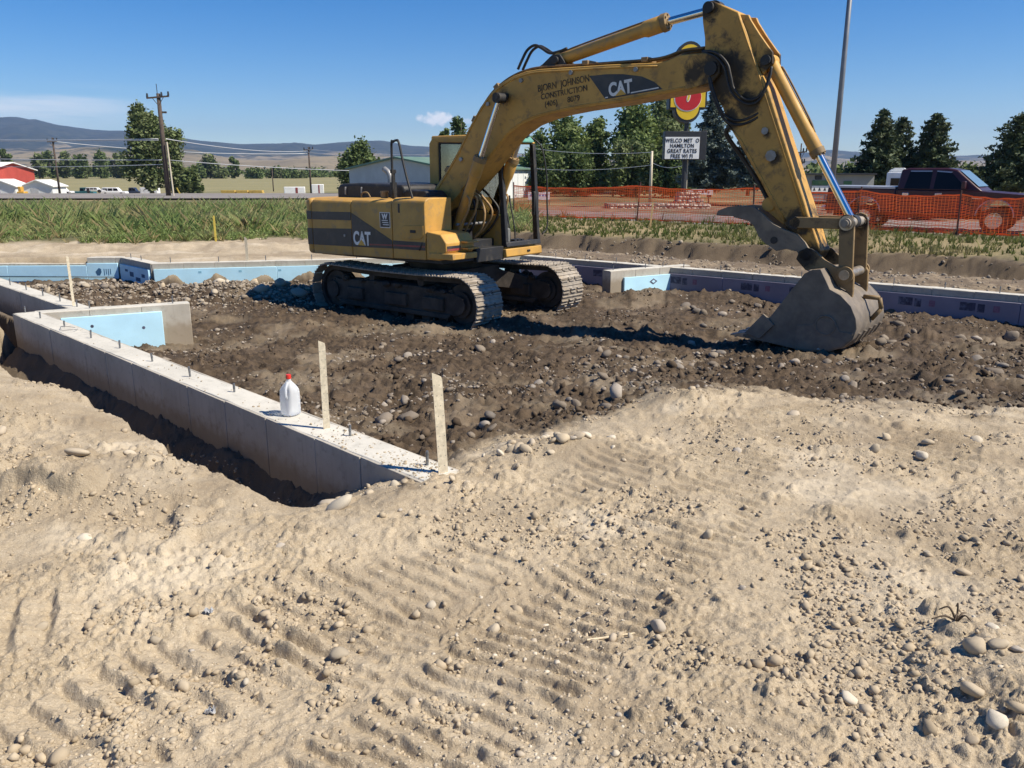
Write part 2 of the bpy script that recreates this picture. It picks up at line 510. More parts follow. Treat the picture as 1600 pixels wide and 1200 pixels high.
# rows spaced evenly in viewing angle near by, then widening out to the horizon
ang = np.linspace(R(62), math.atan(1.7 / 24.0), 880)
ys = 1.7 / np.tan(ang)
ys = np.concatenate([ys, np.geomspace(24.4, 1500, 70)])
tc_ = np.concatenate([np.linspace(-1.5, -.70, 40, endpoint=False), np.linspace(-.70, .70, 620, endpoint=False), np.linspace(.70, 1.5, 40)])
Yg, Tg = np.meshgrid(ys, tc_, indexing='ij')
Xg = (Yg + .35) * Tg
zz, dk, wt, vg, dp, ex = soil(Xg.ravel(), Yg.ravel())
V = np.stack([Xg.ravel(), Yg.ravel(), zz], 1)
nr, nc = Yg.shape
ii = np.arange(nr * nc).reshape(nr, nc)
F = np.stack([ii[:-1, :-1], ii[:-1, 1:], ii[1:, 1:], ii[1:, :-1]], -1).reshape(-1, 4)

m_ground, t, b = new_mat('soil_and_sand')
v = coord(t, 'Object')
at = N('ShaderNodeVertexColor', t); at.layer_name = 'soil'
sepc = N('ShaderNodeSeparateColor', t); t.links.new(at.outputs[0], sepc.inputs[0])
at2 = N('ShaderNodeVertexColor', t); at2.layer_name = 'soil2'
sep2 = N('ShaderNodeSeparateColor', t); t.links.new(at2.outputs[0], sep2.inputs[0])
nA = noise(t, 1.1, 6, .6, v); nB = noise(t, 9, 7, .65, v); nC = noise(t, 70, 4, .7, v); nD = noise(t, 150, 3, .75, v)
sand = mixc(t, ss(nA, .32, .68, t), (.34, .272, .185), (.47, .385, .27))
sand = mixc(t, math_node('MULTIPLY', ss(nB, .45, .72, t), .55, t), sand, (.33, .255, .165))
sand = mixc(t, math_node('MULTIPLY', ss(nC, .58, .72, t), .5, t), sand, (.58, .49, .36))
sand = mixc(t, math_node('MULTIPLY', ss(nC, .45, .32, t), .65, t), sand, (.20, .15, .095))  # dark grit specks, here and below, also put crevice shade into the colour
sand = mixc(t, math_node('MULTIPLY', ss(nD, .42, .34, t), .55, t), sand, (.24, .185, .12))
sand = mixc(t, math_node('MULTIPLY', ss(nD, .58, .66, t), .5, t), sand, (.72, .64, .50))
sand = mixc(t, math_node('MULTIPLY', ss(noise(t, .75, 5, .55, v), .53, .63, t), .6, t), sand, (.58, .50, .38))
sand = mixc(t, math_node('MULTIPLY', ss(noise(t, .6, 7, .66, v), .48, .62, t), .55, t), sand, (.235, .18, .118))
brown = mixc(t, ss(nB, .35, .65, t), (.038, .026, .016), (.098, .068, .042))
brown = mixc(t, math_node('MULTIPLY', ss(nA, .5, .7, t), .5, t), brown, (.17, .125, .085))
brown = mixc(t, math_node('MULTIPLY', ss(nC, .60, .70, t), .5, t), brown, (.24, .19, .14))
mid = mixc(t, ss(nB, .35, .65, t), (.16, .12, .08), (.28, .22, .15))
mid = mixc(t, math_node('MULTIPLY', ss(nA, .40, .58, t), .6, t), mid, (.11, .08, .055))
vegc = mixc(t, ss(nB, .4, .6, t), (.055, .07, .025), (.16, .14, .07))
vegc = mixc(t, ss(noise(t, .06, 4, .5, v), .45, .6, t), vegc, (.27, .21, .11))
spv = N('ShaderNodeSeparateXYZ', t); t.links.new(v, spv.inputs[0])
vegc = mixc(t, math_node('MULTIPLY', ss(spv.outputs[1], 180, 235, t), .85, t), vegc, (.25, .225, .11))
c = mixc(t, sep2.outputs[1], sand, mid)
c = mixc(t, sepc.outputs[0], c, brown)
c = mixc(t, math_node('MULTIPLY', sepc.outputs[1], math_node('MULTIPLY', ss(nB, .35, .6, t), .85, t), t), c, (.045, .034, .026))
c = mixc(t, sepc.outputs[2], c, vegc)
c = mixc(t, math_node('MULTIPLY', sep2.outputs[0], .85, t, True), c, (.10, .073, .047))
t.links.new(c, b.inputs['Base Color'])
rg = math_node('SUBTRACT', .95, math_node('MULTIPLY', math_node('MULTIPLY', sepc.outputs[1], ss(nA, .46, .58, t), t), .62, t), t)
t.links.new(rg, b.inputs['Roughness'])
b.inputs['Specular IOR Level'].default_value = .3
hh = math_node('ADD', math_node('MULTIPLY', nB, .45, t), math_node('ADD', math_node('MULTIPLY', nC, .45, t), math_node('MULTIPLY', nD, .15, t), t), t)
bump(t, b, hh, .8, .026)
me = np_mesh('ground', V, F, m_ground, True)
def set_col(me, name, a, b_, c_):
    ca = me.color_attributes.new(name, 'FLOAT_COLOR', 'POINT')
    arr = np.ones((len(a), 4), np.float32); arr[:, 0] = a; arr[:, 1] = b_; arr[:, 2] = c_
    ca.data.foreach_set('color', arr.ravel())
set_col(me, 'soil', dk, wt, vg)
set_col(me, 'soil2', dp, ex, 0 * dp)
ground = link('ground', me)
tag(ground, 'bare sandy construction yard with dark brown cobbly soil inside the foundation', kind='structure')

# ================================================================ STONES
def stone_mat(name, cols, dusty=None, obj=True):
    m, t, b = new_mat(name)
    rnd = N('ShaderNodeObjectInfo', t).outputs['Random'] if obj else N('ShaderNodeNewGeometry', t).outputs['Random Per Island']
    cr = N('ShaderNodeValToRGB', t)
    e = cr.color_ramp.elements
    while len(e) < len(cols): e.new(.5)
    for i, cc in enumerate(cols):
        e[i].position = i / (len(cols) - 1); e[i].color = (*cc, 1)
    t.links.new(rnd, cr.inputs[0])
    v = coord(t, 'Object')
    c = cr.outputs[0]
    n1 = noise(t, 14 if obj else 40, 5, .6, v)
    c = mixc(t, ss(n1, .3, .75, t), c, (.30, .25, .19), 'MULTIPLY') if False else mixc(t, math_node('MULTIPLY', ss(n1, .42, .70, t), .45, t), c, dusty or (.40, .33, .24))
    t.links.new(c, b.inputs['Base Color'])
    b.inputs['Roughness'].default_value = .85
    b.inputs['Specular IOR Level'].default_value = .25
    bump(t, b, noise(t, 60, 4, .6, v), .25, .006)
    return m
pale = [(.36, .29, .20), (.47, .395, .29), (.39, .315, .22), (.57, .51, .41), (.32, .27, .20), (.48, .39, .27), (.38, .34, .29)]
dim = [(.13, .105, .08), (.27, .225, .175), (.18, .145, .11), (.40, .35, .29), (.16, .14, .12), (.23, .185, .135)]
m_st_pale = stone_mat('pale_cobble', pale)
m_st_dim = stone_mat('soil_stained_cobble', dim, (.12, .088, .06))
m_st_pale_s = stone_mat('pale_pebbles', pale, None, False)
m_st_dim_s = stone_mat('soil_stained_pebbles', dim, (.12, .088, .06), False)
m_st_mid_s = stone_mat('dusty_cobbles', [(.17, .135, .10), (.30, .25, .19), (.23, .19, .145), (.40, .345, .27), (.20, .175, .15), (.27, .22, .16)], (.22, .17, .12), False)
m_clod_d = stone_mat('brown_clods', [(.055, .038, .024), (.12, .085, .055), (.08, .057, .037)], (.07, .05, .03), False)
m_clod_s = stone_mat('sand_clods', [(.33, .262, .178), (.45, .367, .258), (.29, .23, .155)], (.385, .312, .215), False)

def ico(sub):
    bm = bmesh.new(); bmesh.ops.create_icosphere(bm, subdivisions=sub, radius=1)
    bm.verts.ensure_lookup_table()
    v = np.array([p.co[:] for p in bm.verts]); f = np.array([[q.index for q in p.verts] for p in bm.faces]); bm.free()
    return v, f
I1, I2, I3 = ico(1), ico(2), ico(3)      # 20, 80 and 320 faces
def lumpy(v, rs, amp, cuts=0):
    k = rs.randn(5, 3) * 1.6; ph = rs.rand(5) * 6
    r = 1 + amp * np.sum(np.sin(v @ k.T + ph), 1) / 2.2
    v = v * r[:, None]
    for _ in range(cuts):            # broken, flattened sides
        n = rs.randn(3); n /= np.linalg.norm(n)
        over = np.maximum(v @ n - rs.uniform(.45, .8), 0)
        v = v - over[:, None] * n * .92
    return v
rs = np.random.RandomState(5)
cob_p, cob_d = [], []
for i in range(7):
    vv = lumpy(I3[0] if i < 0 else I2[0], rs, .20, i % 4) * np.array([1, .62 + .3 * rs.rand(), .45 + .25 * rs.rand()])
    for arr, mt in ((cob_p, m_st_pale), (cob_d, m_st_dim)):
        arr.append(np_mesh('stone', vv, I2[1], mt, True))

def place_stone(name, x, y, r, arr, rs, sink=.3, parent=None, rz=None, stretch=1.0):
    me = arr[rs.randint(len(arr))]
    z = ground_z(x, y)
    o = link(name, me, parent, (x, y, z + r * (.5 - sink)), (rs.randn() * .35, rs.randn() * .35, rs.rand() * 6.3 if rz is None else rz), (r * stretch, r, r * (.8 + .4 * rs.rand())))
    return o

def avoid_walls(x, y):
    rx, ry = x - P1[0], y - P1[1]
    t = rx * WE[0] + ry * WE[1]; d = rx * WN[0] + ry * WN[1]
    q = x * RN[0] + y * RN[1] - RC
    ok = ~((t > -.1) & (t < WLEN + .1) & (np.abs(d + .14) < .22))
    ok &= ~((np.abs(q) < .28) & (x > -.4))
    ok &= ~((np.abs(d + .72) < .2) & (t > WLEN - .2))
    ok &= ~((x > -5.9) & (x < -4.2) & (np.abs(y - 10.1 - .5 * (x + 5.8)) < .22))
    ok &= ~((x < .4) & (np.abs(y - np.interp(x, [-20, -8.6, -8.5, -7.4, .2, 5], [18.15, 18.2, 18.1, 16.9, 18.64, 19.8])) < .35))
    return ok

# the largest cobbles are single pieces of the ground
def scatter(n, xr, yr, rs, accept):
    out = []
    while len(out) < n:
        x = rs.uniform(*xr, 400); y = rs.uniform(*yr, 400)
        ok = accept(x, y) & avoid_walls(x, y)
        out += list(zip(x[ok], y[ok]))
    return out[:n]
rs = np.random.RandomState(21)
big = []
for (x, y) in scatter(95, (-2.2, 4.5), (5, 11), rs, lambda x, y: soil(x, y)[1] > .6):
    big.append((x, y, rs.choice([.035, .045, .06, .08], p=[.35, .35, .22, .08]), 'd'))
for (x, y) in scatter(55, (3.0, 9.0), (8.5, 15), rs, lambda x, y: (soil(x, y)[1] > .6)):
    big.append((x, y, rs.choice([.06, .08, .11], p=[.4, .4, .2]), 'd'))
for (x, y) in scatter(28, (-9.5, -3.0), (14.6, 17.2), rs, lambda x, y: (soil(x, y)[1] > .6)):
    big.append((x, y, rs.choice([.06, .08, .11, .14], p=[.35, .35, .2, .1]), 'p'))
for (x, y) in scatter(70, (-2.4, 3.2), (2.1, 5.2), rs, lambda x, y: soil(x, y)[1] < .2):
    big.append((x, y, rs.choice([.016, .022, .03, .04], p=[.4, .3, .2, .1]), 'p'))
for i in range(20):
    a = rs.rand() * 6.3; rr = rs.rand() ** .7
    big.append((.28 + .42 * rr * math.cos(a), 4.98 + .26 * rr * math.sin(a), rs.uniform(.025, .055), 'p'))
for (x, y, r, k) in big:
    if avoid_walls(np.array([x]), np.array([y]))[0]:
        place_stone('stone', x, y, r, cob_p if k == 'p' else cob_d, rs, rs.uniform(.05, .4), ground)

# everything smaller: masses nobody could count
def pebble_mass(name, pts, rad, mat, base, rs, flat=.65, amp=.16, sink=.25, smooth=True):
    v0, f0 = base
    n = len(pts); k = len(v0)
    tmpl = np.stack([lumpy(v0, rs, amp, 2) for _ in range(12)])
    idx = rs.randint(0, 12, n)
    v = tmpl[idx].copy()
    sc = np.stack([np.ones(n), rs.uniform(.55, 1, n), rs.uniform(flat * .6, flat * 1.3, n)], 1) * rad[:, None]
    v *= sc[:, None, :]
    a = rs.rand(n) * 6.283; tx = rs.randn(n) * .4
    cx_, sx_ = np.cos(tx), np.sin(tx)
    y1 = v[:, :, 1] * cx_[:, None] - v[:, :, 2] * sx_[:, None]; z1 = v[:, :, 1] * sx_[:, None] + v[:, :, 2] * cx_[:, None]
    ca, sa = np.cos(a), np.sin(a)
    X = v[:, :, 0] * ca[:, None] - y1 * sa[:, None]; Y = v[:, :, 0] * sa[:, None] + y1 * ca[:, None]
    gz = soil(pts[:, 0], pts[:, 1])[0]
    X += pts[:, 0][:, None]; Y += pts[:, 1][:, None]
    Z = z1 + (gz + rad * flat * (.5 - sink))[:, None]
    VV = np.stack([X, Y, Z], -1).reshape(-1, 3)
    FF = (f0[None] + (np.arange(n) * k)[:, None, None]).reshape(-1, 3)
    o = link(name, np_mesh(name, VV, FF, mat, smooth), ground)
    o['kind'] = 'stuff'
    return o
def many(n, xr, ymin, ymax, rs, accept, power=1.0):
    """points, denser towards the viewer"""
    P = []
    c = 0
    while c < n:
        u = rs.rand(n) ** power
        y = ymin * (ymax / ymin) ** u
        x = rs.uniform(-1, 1, n) * xr * (y + .5)
        ok = accept(x, y) & avoid_walls(x, y)
        P.append(np.stack([x[ok], y[ok]], 1)); c += ok.sum()
    return np.concatenate(P)[:n]
rs = np.random.RandomState(33)
clump = lambda x, y, lo=-.1, hi=.5, f=1.1, sd=91, bs=.10: rs.rand(len(x)) < bs + (1 - bs) * sstep(fbm(x * f, y * f, 3, sd), lo, hi)
is_sand = lambda x, y: (lambda s: (s[1] < .35) & (s[3] < .3) & (y < 9))(soil(x, y))
is_pit = lambda x, y: (soil(x, y)[1] > .45)
p = many(5000, .75, 1.6, 6.8, rs, lambda x, y: is_sand(x, y) & clump(x, y, .0, .6, .9, 91, .04))
pebble_mass('pebbles', p, rs.gamma(1.6, .0024, len(p)) + .003, m_st_pale_s, I1, rs, .6, .3, .45, False)
p = many(10000, .75, 1.6, 7.0, rs, lambda x, y: is_sand(x, y) & clump(x, y, .0, .55, 1.5, 95, .03))
pebble_mass('sand_clods', p, rs.gamma(1.7, .0034, len(p)) + .0035, m_clod_s, I1, rs, .8, .35, .35, False)
p = many(5500, .75, 4.8, 18, rs, lambda x, y: is_pit(x, y) & clump(x, y, -.1, .5, .8, 93, .05))
pebble_mass('cobbles', p, rs.gamma(1.8, .007, len(p)) + .007, m_st_dim_s, I1, rs, .58, .3, .5)
p = many(6000, .75, 4.8, 17.5, rs, lambda x, y: is_pit(x, y) & clump(x, y, -.1, .4, 1.0, 97, .06))
pebble_mass('soil_clods', p, rs.gamma(1.7, .0075, len(p)) + .006, m_clod_d, I1, rs, .85, .40, .45, False)
p = np.stack([rs.uniform(-9.8, -2.2, 6500), rs.normal(15.7, .8, 6500)], 1); p[:, 1] += .06 * (p[:, 0] + 6)
p = p[is_pit(p[:, 0], p[:, 1]) & avoid_walls(p[:, 0], p[:, 1])]
pebble_mass('bank_cobbles', p, rs.gamma(1.8, .009, len(p)) + .011, m_st_mid_s, I1, rs, .6, .22, .4)
p = many(2500, .8, 12.5, 22, rs, lambda x, y: (lambda s: (s[5] > .5) & (s[3] < .05) & clump(x, y, .0, .5, .7, 99))(soil(x, y)))
pebble_mass('roadside_gravel', p, rs.gamma(1.8, .009, len(p)) + .008, m_st_mid_s, I1, rs, .65, .25, .4)

# ================================================================ FOUNDATION WALLS
def concrete(name, c0, c1, speck=.5):
    m, t, b = new_mat(name)
    v = coord(t, 'Object')
    n1 = noise(t, 1.3, 7, .62, v); n2 = noise(t, 11, 6, .65, v); n3 = noise(t, 85, 3, .6, v)
    c = mixc(t, ss(n1, .3, .7, t), c0, c1)
    c = mixc(t, math_node('MULTIPLY', ss(n2, .52, .72, t), .5, t), c, tuple(x * .62 for x in c0))
    c = mixc(t, math_node('MULTIPLY', ss(n3, .66, .74, t), speck, t), c, tuple(x * .5 for x in c0))
    mpv = N('ShaderNodeMapping', t); mpv.inputs['Scale'].default_value = (9, 9, .6); t.links.new(v, mpv.inputs[0])
    st = noise(t, 1.2, 6, .7, mpv.outputs[0])
    c = mixc(t, math_node('MULTIPLY', ss(st, .50, .70, t), .35, t), c, tuple(x * .66 for x in c0))
    spz = N('ShaderNodeSeparateXYZ', t); t.links.new(v, spz.inputs[0])
    mud = ss(math_node('ADD', spz.outputs[2], math_node('MULTIPLY', n2, -.22, t), t), -.30, -.46, t)
    c = mixc(t, math_node('MULTIPLY', mud, .7, t), c, (.24, .185, .12))
    t.links.new(c, b.inputs['Base Color'])
    b.inputs['Roughness'].default_value = .9
    b.inputs['Specular IOR Level'].default_value = .25
    bump(t, b, math_node('ADD', n3, math_node('MULTIPLY', n2, .6, t), t), .35, .006)
    return m
m_conc = concrete('fresh_concrete', (.37, .335, .28), (.47, .43, .365))
m_conc_top = concrete('trowelled_concrete_top', (.49, .465, .405), (.60, .57, .50))
m_galv = simple('galvanised_steel', (.60, .525, .39), .6, .0, .18, 30, (.46, .39, .29), .5, .08)
m_bolt = simple('bolt_steel', (.28, .29, .30), .5, .8, .3, 40, (.20, .13, .08), .5, .1)
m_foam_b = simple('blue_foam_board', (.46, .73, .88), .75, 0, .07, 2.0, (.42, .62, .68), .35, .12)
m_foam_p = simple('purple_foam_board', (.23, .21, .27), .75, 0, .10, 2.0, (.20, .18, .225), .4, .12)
m_print = simple('dark_board_print', (.05, .05, .09), .8, 0, .3, 30, (.22, .24, .32), .6, 0)
m_print_b = simple('navy_board_print', (.03, .10, .20), .8, 0, .2, 30, None, 0, 0)
m_print_r = simple('maroon_board_print', (.22, .12, .18), .8, 0, .2, 30, None, 0, 0)

def bolt(parent, x, y, z, h=.085, lean=(0, 0)):
    mb = MB()
    mb.cyl((0, 0, -.05), (lean[0] * h, lean[1] * h, h), .0085, .0085, 10)
    n = 7
    for k in range(n):
        zt = h * (.45 + .5 * k / n)
        mb.cyl((lean[0] * zt, lean[1] * zt, zt), (lean[0] * zt, lean[1] * zt, zt + .003), .0096, .0096, 10)
    o = mb.build('anchor_bolt', m_bolt, parent, auto=40)
    o.location = (x, y, z)
    return o

def stem_wall(name, a, b, thick, z0, z1, label, panel=.61, side=1, joints=None):
    """cast wall from a to b; side +1 puts its body to the left of a->b. Form-panel faces on the a->b line"""
    a = Vector((*a, 0)); b = Vector((*b, 0))
    L = (b - a).length
    rz = math.atan2(b.y - a.y, b.x - a.x)
    e = empty(name, (a.x, a.y, 0), rz, label, 'wall')
    rg = random.Random(len(name) + int(L * 10))
    # core with a slightly uneven top
    n = max(2, int(L / .12)); V_, F_ = [], []
    yi, yo = (.018, thick) if side > 0 else (-thick, -.018)
    for i in range(n + 1):
        x = L * i / n
        for (yy, zt) in ((yi, z0), (yi, z1 - .004), (yi + .006 * 1, z1), (yo - .006, z1), (yo, z1 - .004), (yo, z0)):
            V_.append((x, yy, zt + (.004 * math.sin(x * 3.1) + rg.uniform(-.003, .003) if zt > z0 else 0)))
    for i in range(n):
        for k in range(5):
            p = i * 6 + k
            F_.append((p, p + 6, p + 7, p + 1))
    F_.append(tuple(range(6))); F_.append(tuple(n * 6 + k for k in range(5, -1, -1)))
    MB().add(V_, F_).build('wall_core', m_conc_top, e)
    # panels cast against the forms
    xs = joints or [panel * k for k in range(int(L / panel) + 1)]
    xs = sorted(set([0.0] + [x for x in xs if .1 < x < L - .1] + [L]))
    for x0, x1 in zip(xs[:-1], xs[1:]):
        off = rg.uniform(-.0025, .0025)
        mb = MB()
        ya, yb = (off, .020) if side > 0 else (-.020, -off)
        mb.box(x0 + .0035, x1 - .0035, ya, yb, z0, z1 - .002 + rg.uniform(-.003, .002))
        mb.build('form_panel', m_conc, e, bevel=.003, seg=1)
        yf, yk = (thick - .002, thick + .018) if side > 0 else (-thick - .018, -thick + .002)
        MB().box(x0 + .0035, x1 - .0035, yf, yk, z0, z1 - .003).build('form_panel', m_conc, e, bevel=.003, seg=1)
    return e, L
# near wall, seen from outside
MB_J = [.58, 1.1, 1.75, 2.38, 3.04, 3.59, 4.22, 4.89, 5.48, 6.06, 6.6, 7.07, 7.69]
pA = P1 - WE * .02
near_wall, L = stem_wall('foundation_wall', tuple(pA), tuple(P0), .27, -1.2, 0, 'long grey concrete foundation wall in front, with the milk jug standing on it', side=-1, joints=[j + .02 for j in MB_J])
for tt, dd_ in ((8.01, .14), (7.45, .15), (6.58, .15), (5.73, .15), (4.94, .16), (4.13, .16), (3.33, .16), (2.55, .17), (.97, .19), (.17, .2)):
    bolt(near_wall, tt + .02, -dd_, 0, random.uniform(.075, .095), (random.uniform(-.1, .1), random.uniform(-.1, .1)))
tie = MB(); tie.tube(spline([(6.3, -.2, .012), (6.2, -.12, .03), (6.35, -.05, .015), (6.5, -.1, .03), (6.45, -.22, .01)], 6), .003, 6)
tie.build('tie_wire', m_bolt, near_wall, smooth=True)
rsw = np.random.RandomState(8)
cr_ = MB()
for k in range(420):
    tt = .02 + abs(rsw.randn()) * (.5 if k < 300 else 2.5); rr = rsw.gamma(1.6, .0022) + .002
    if tt > 7.8: continue
    vv_ = lumpy(I1[0], rsw, .3) * rr * np.array([1, .8, .6]) + np.array([tt, -rsw.uniform(.02, .26), .003])
    cr_.add([tuple(q) for q in vv_], [tuple(q) for q in I1[1]])
cr_.build('soil_crumbs', m_clod_s, near_wall)['kind'] = 'stuff'
# wall going back on the left
rear_wall, L = stem_wall('foundation_wall', (-5.55, 10.32), (-10.6, 15.4), .24, -1.2, -.01, 'grey concrete foundation wall leading back from the corner at the far left', side=-1)
for s_ in (.32, 1.0, 1.75, 2.55, 3.4, 4.3):
    bolt(rear_wall, s_, -.12, 0, .09)
# short return wall with blue foam on its sunny face
ra, rb = Vector((-5.95, 10.10, 0)), Vector((-4.34, 10.95, 0))
ret_wall, L = stem_wall('foundation_wall', (ra.x, ra.y), (rb.x, rb.y), .22, -1.1, -.006, 'short concrete return wall with a light blue foam board on its face', side=1)
MB().box(.28, 1.46, -.055, -.002, -.75, -.085).build('foam_board', m_foam_b, ret_wall, bevel=.004, seg=1)
for (fx, fz) in ((.62, -.21), (1.22, -.28)):
    MB().cyl((fx, -.057, fz), (fx, -.053, fz), .02, .02, 12).build('board_fastener', m_print, ret_wall)
for s_ in (.62, 1.62):
    bolt(ret_wall, s_, .11, 0, .09)

def foam_run(parent, x0, x1, y, z0, z1, mat, board=2.44, out=-1, prints=None):
    x = x0
    while x < x1 - .05:
        xe = min(x + board, x1)
        ya, yb = (y, y + .05 * out) if out > 0 else (y + .05 * out, y)
        MB().box(x + .003, xe - .003, ya, yb, z0, z1).build('foam_board', mat, parent, bevel=.004, seg=1)
        x = xe
ZF = -.12
far_l, L = stem_wall('foundation_wall', (-13.5, 18.0), (-9.35, 18.12), .22, -1.2, -.25, 'low far wall faced in blue foam at the left edge, below the sandy bank', side=1)
foam_run(far_l, 0, L, 0, -1.0, -.29, m_foam_b)
MB().tube([(0, -.10, -.50), (L + .6, -.09, -.53)], .014, 8).build('conduit', simple('dark_conduit', (.06, .11, .16), .5), far_l, smooth=True)
far_m, L = stem_wall('foundation_wall', (-9.35, 18.12), (-8.62, 18.16), .24, -1.2, ZF, 'short far wall with raised grey concrete top above a darker blue foam panel', side=1)
foam_run(far_m, 0, L - .06, 0, -1.0, -.24, m_foam_b)
fl = MB(); fl.prism([(.18, -.42), (.26, -.34), (.30, -.36), (.31, -.43), (.27, -.50), (.21, -.50)], -.053, -.051); fl.build('board_emblem', m_print_b, far_m)
for k in range(4):
    MB().box(.36 + k * .045, .375 + k * .045, -.053, -.051, -.5 + .02 * (k % 2), -.36).build('board_lettering', m_print_b, far_m)
jog, L = stem_wall('foundation_wall', (-8.62, 18.16), (-7.42, 16.90), .24, -1.2, ZF, 'far corner block with dark printed blue foam on its shaded side', side=1)
foam_run(jog, .02, L - .04, 0, -1.0, -.25, m_foam_b)
for (px, pz, pw, ph_) in ((.35, -.36, .16, .05), (.62, -.42, .22, .10), (.95, -.50, .26, .08), (1.30, -.40, .18, .07)):
    MB().box(px, px + pw, -.053, -.051, pz - ph_ / 2, pz + ph_ / 2).build('board_lettering', m_print_b, jog)
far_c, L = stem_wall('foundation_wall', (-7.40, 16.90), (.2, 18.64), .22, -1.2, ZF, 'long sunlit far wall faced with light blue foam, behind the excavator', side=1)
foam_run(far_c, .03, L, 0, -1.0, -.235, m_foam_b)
for k in range(9):
    MB().box(.9 + k * .8, .96 + k * .8, -.053, -.051, -.33, -.29).build('board_lettering', simple('faint_board_print', (.22, .45, .58), .8, 0, .1, 20, None, 0, 0) if k == 0 else bpy.data.materials['faint_board_print'], far_c)
for k in range(7):
    bolt(far_c, .35 + k * .95, .11, ZF, .11)
for k in range(2):
    bolt(jog, .3 + k * .6, .12, ZF, .10)
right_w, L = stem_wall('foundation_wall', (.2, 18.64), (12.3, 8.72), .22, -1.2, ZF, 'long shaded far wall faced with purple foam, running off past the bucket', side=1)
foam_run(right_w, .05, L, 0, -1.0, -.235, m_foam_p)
for k in range(15):
    bolt(right_w, .9 + k * .78, .11, ZF, .10)
x = 2.0
for k in range(9):
    if 4.3 < x < 5.2: x = 5.3
    MB().box(x, x + .22, -.053, -.051, -.42, -.29).build('board_logo', m_print, right_w)
    MB().box(x + .25, x + .35, -.053, -.051, -.43, -.30).build('board_lettering', m_print, right_w)
    MB().box(x + .47, x + .56, -.053, -.051, -.41, -.31).build('board_lettering', m_print_r, right_w)
    x += .92
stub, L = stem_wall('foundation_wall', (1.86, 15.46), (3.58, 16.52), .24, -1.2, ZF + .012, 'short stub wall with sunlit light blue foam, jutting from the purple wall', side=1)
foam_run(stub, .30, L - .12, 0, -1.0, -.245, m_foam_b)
fl = MB(); fl.prism([(.92, -.36), (1.02, -.30), (1.12, -.36), (1.02, -.42)], -.053, -.051); fl.build('board_emblem', m_print, stub)
fl = MB(); fl.prism([(.97, -.36), (1.02, -.33), (1.07, -.36), (1.02, -.39)], -.056, -.0535); fl.build('board_emblem', m_foam_b, stub)
for s_ in (.15, .95, 1.4): bolt(stub, s_, .12, ZF, .1)

# ---------------------------------------------------------------- hold-down straps standing in the walls
def strap(x, y, z, h, wd, yaw, lean, label, bend=.03):
    e = empty('hold_down_strap', (x, y, z), yaw, label, 'metal strap', 'steel straps standing in the foundation walls')
    mb = MB()
    n = 14
    pts = [(lean * h * (k / n), bend * (k / n) ** 2, h * k / n) for k in range(n + 1)]
    for p in pts:
        tw = .0
        mb.v += [(p[0] - wd / 2, p[1] - .0015, p[2]), (p[0] + wd / 2, p[1] - .0015, p[2]), (p[0] + wd / 2, p[1] + .0015, p[2]), (p[0] - wd / 2, p[1] + .0015, p[2])]
    # clipped corner at the tip
    mb.v[-2 if False else len(mb.v) - 3] = (pts[-1][0] + wd * .42, pts[-1][1] - .0015, h - wd * .45)
    mb.v[len(mb.v) - 2] = (pts[-1][0] + wd * .42, pts[-1][1] + .0015, h - wd * .45)
    for k in range(n):
        b0 = k * 4
        for j in range(4):
            mb.f.append((b0 + j, b0 + (j + 1) % 4, b0 + 4 + (j + 1) % 4, b0 + 4 + j))
    mb.f.append((3, 2, 1, 0)); mb.f.append(tuple(n * 4 + j for j in range(4)))
    mb.build('strap_blade', m_galv, e)
    for k in range(9):
        zz_ = h * (.12 + .095 * k)
        for sx in ((-.25, .25) if wd > .045 else (0,)):
            fx = lean * zz_ + wd * sx + (.006 if k % 2 else -.006)
            yy = bend * (zz_ / h) ** 2
            MB().cyl((fx, yy - .0022, zz_), (fx, yy + .0022, zz_), .0028, .0028, 8).build('nail_hole', m_bolt, e)
    return e
strap(-.40, 4.50, -.03, .635, .060, .50, -.035, 'galvanised metal strap standing at the buried near end of the wall', .015)
strap(-1.27, 5.36, -.005, .62, .046, .48, 0.0, 'galvanised metal strap standing on the wall just beside the milk jug', .0)
strap(-5.78, 10.72, -.01, .66, .034, .9, 0.0, 'thin dark metal strap rising from the wall near the far left corner', .0)
strap(-5.62, 17.50, ZF, .50, .055, .1, 0.0, 'pale metal strap on the far blue wall, left of the excavator', .0)

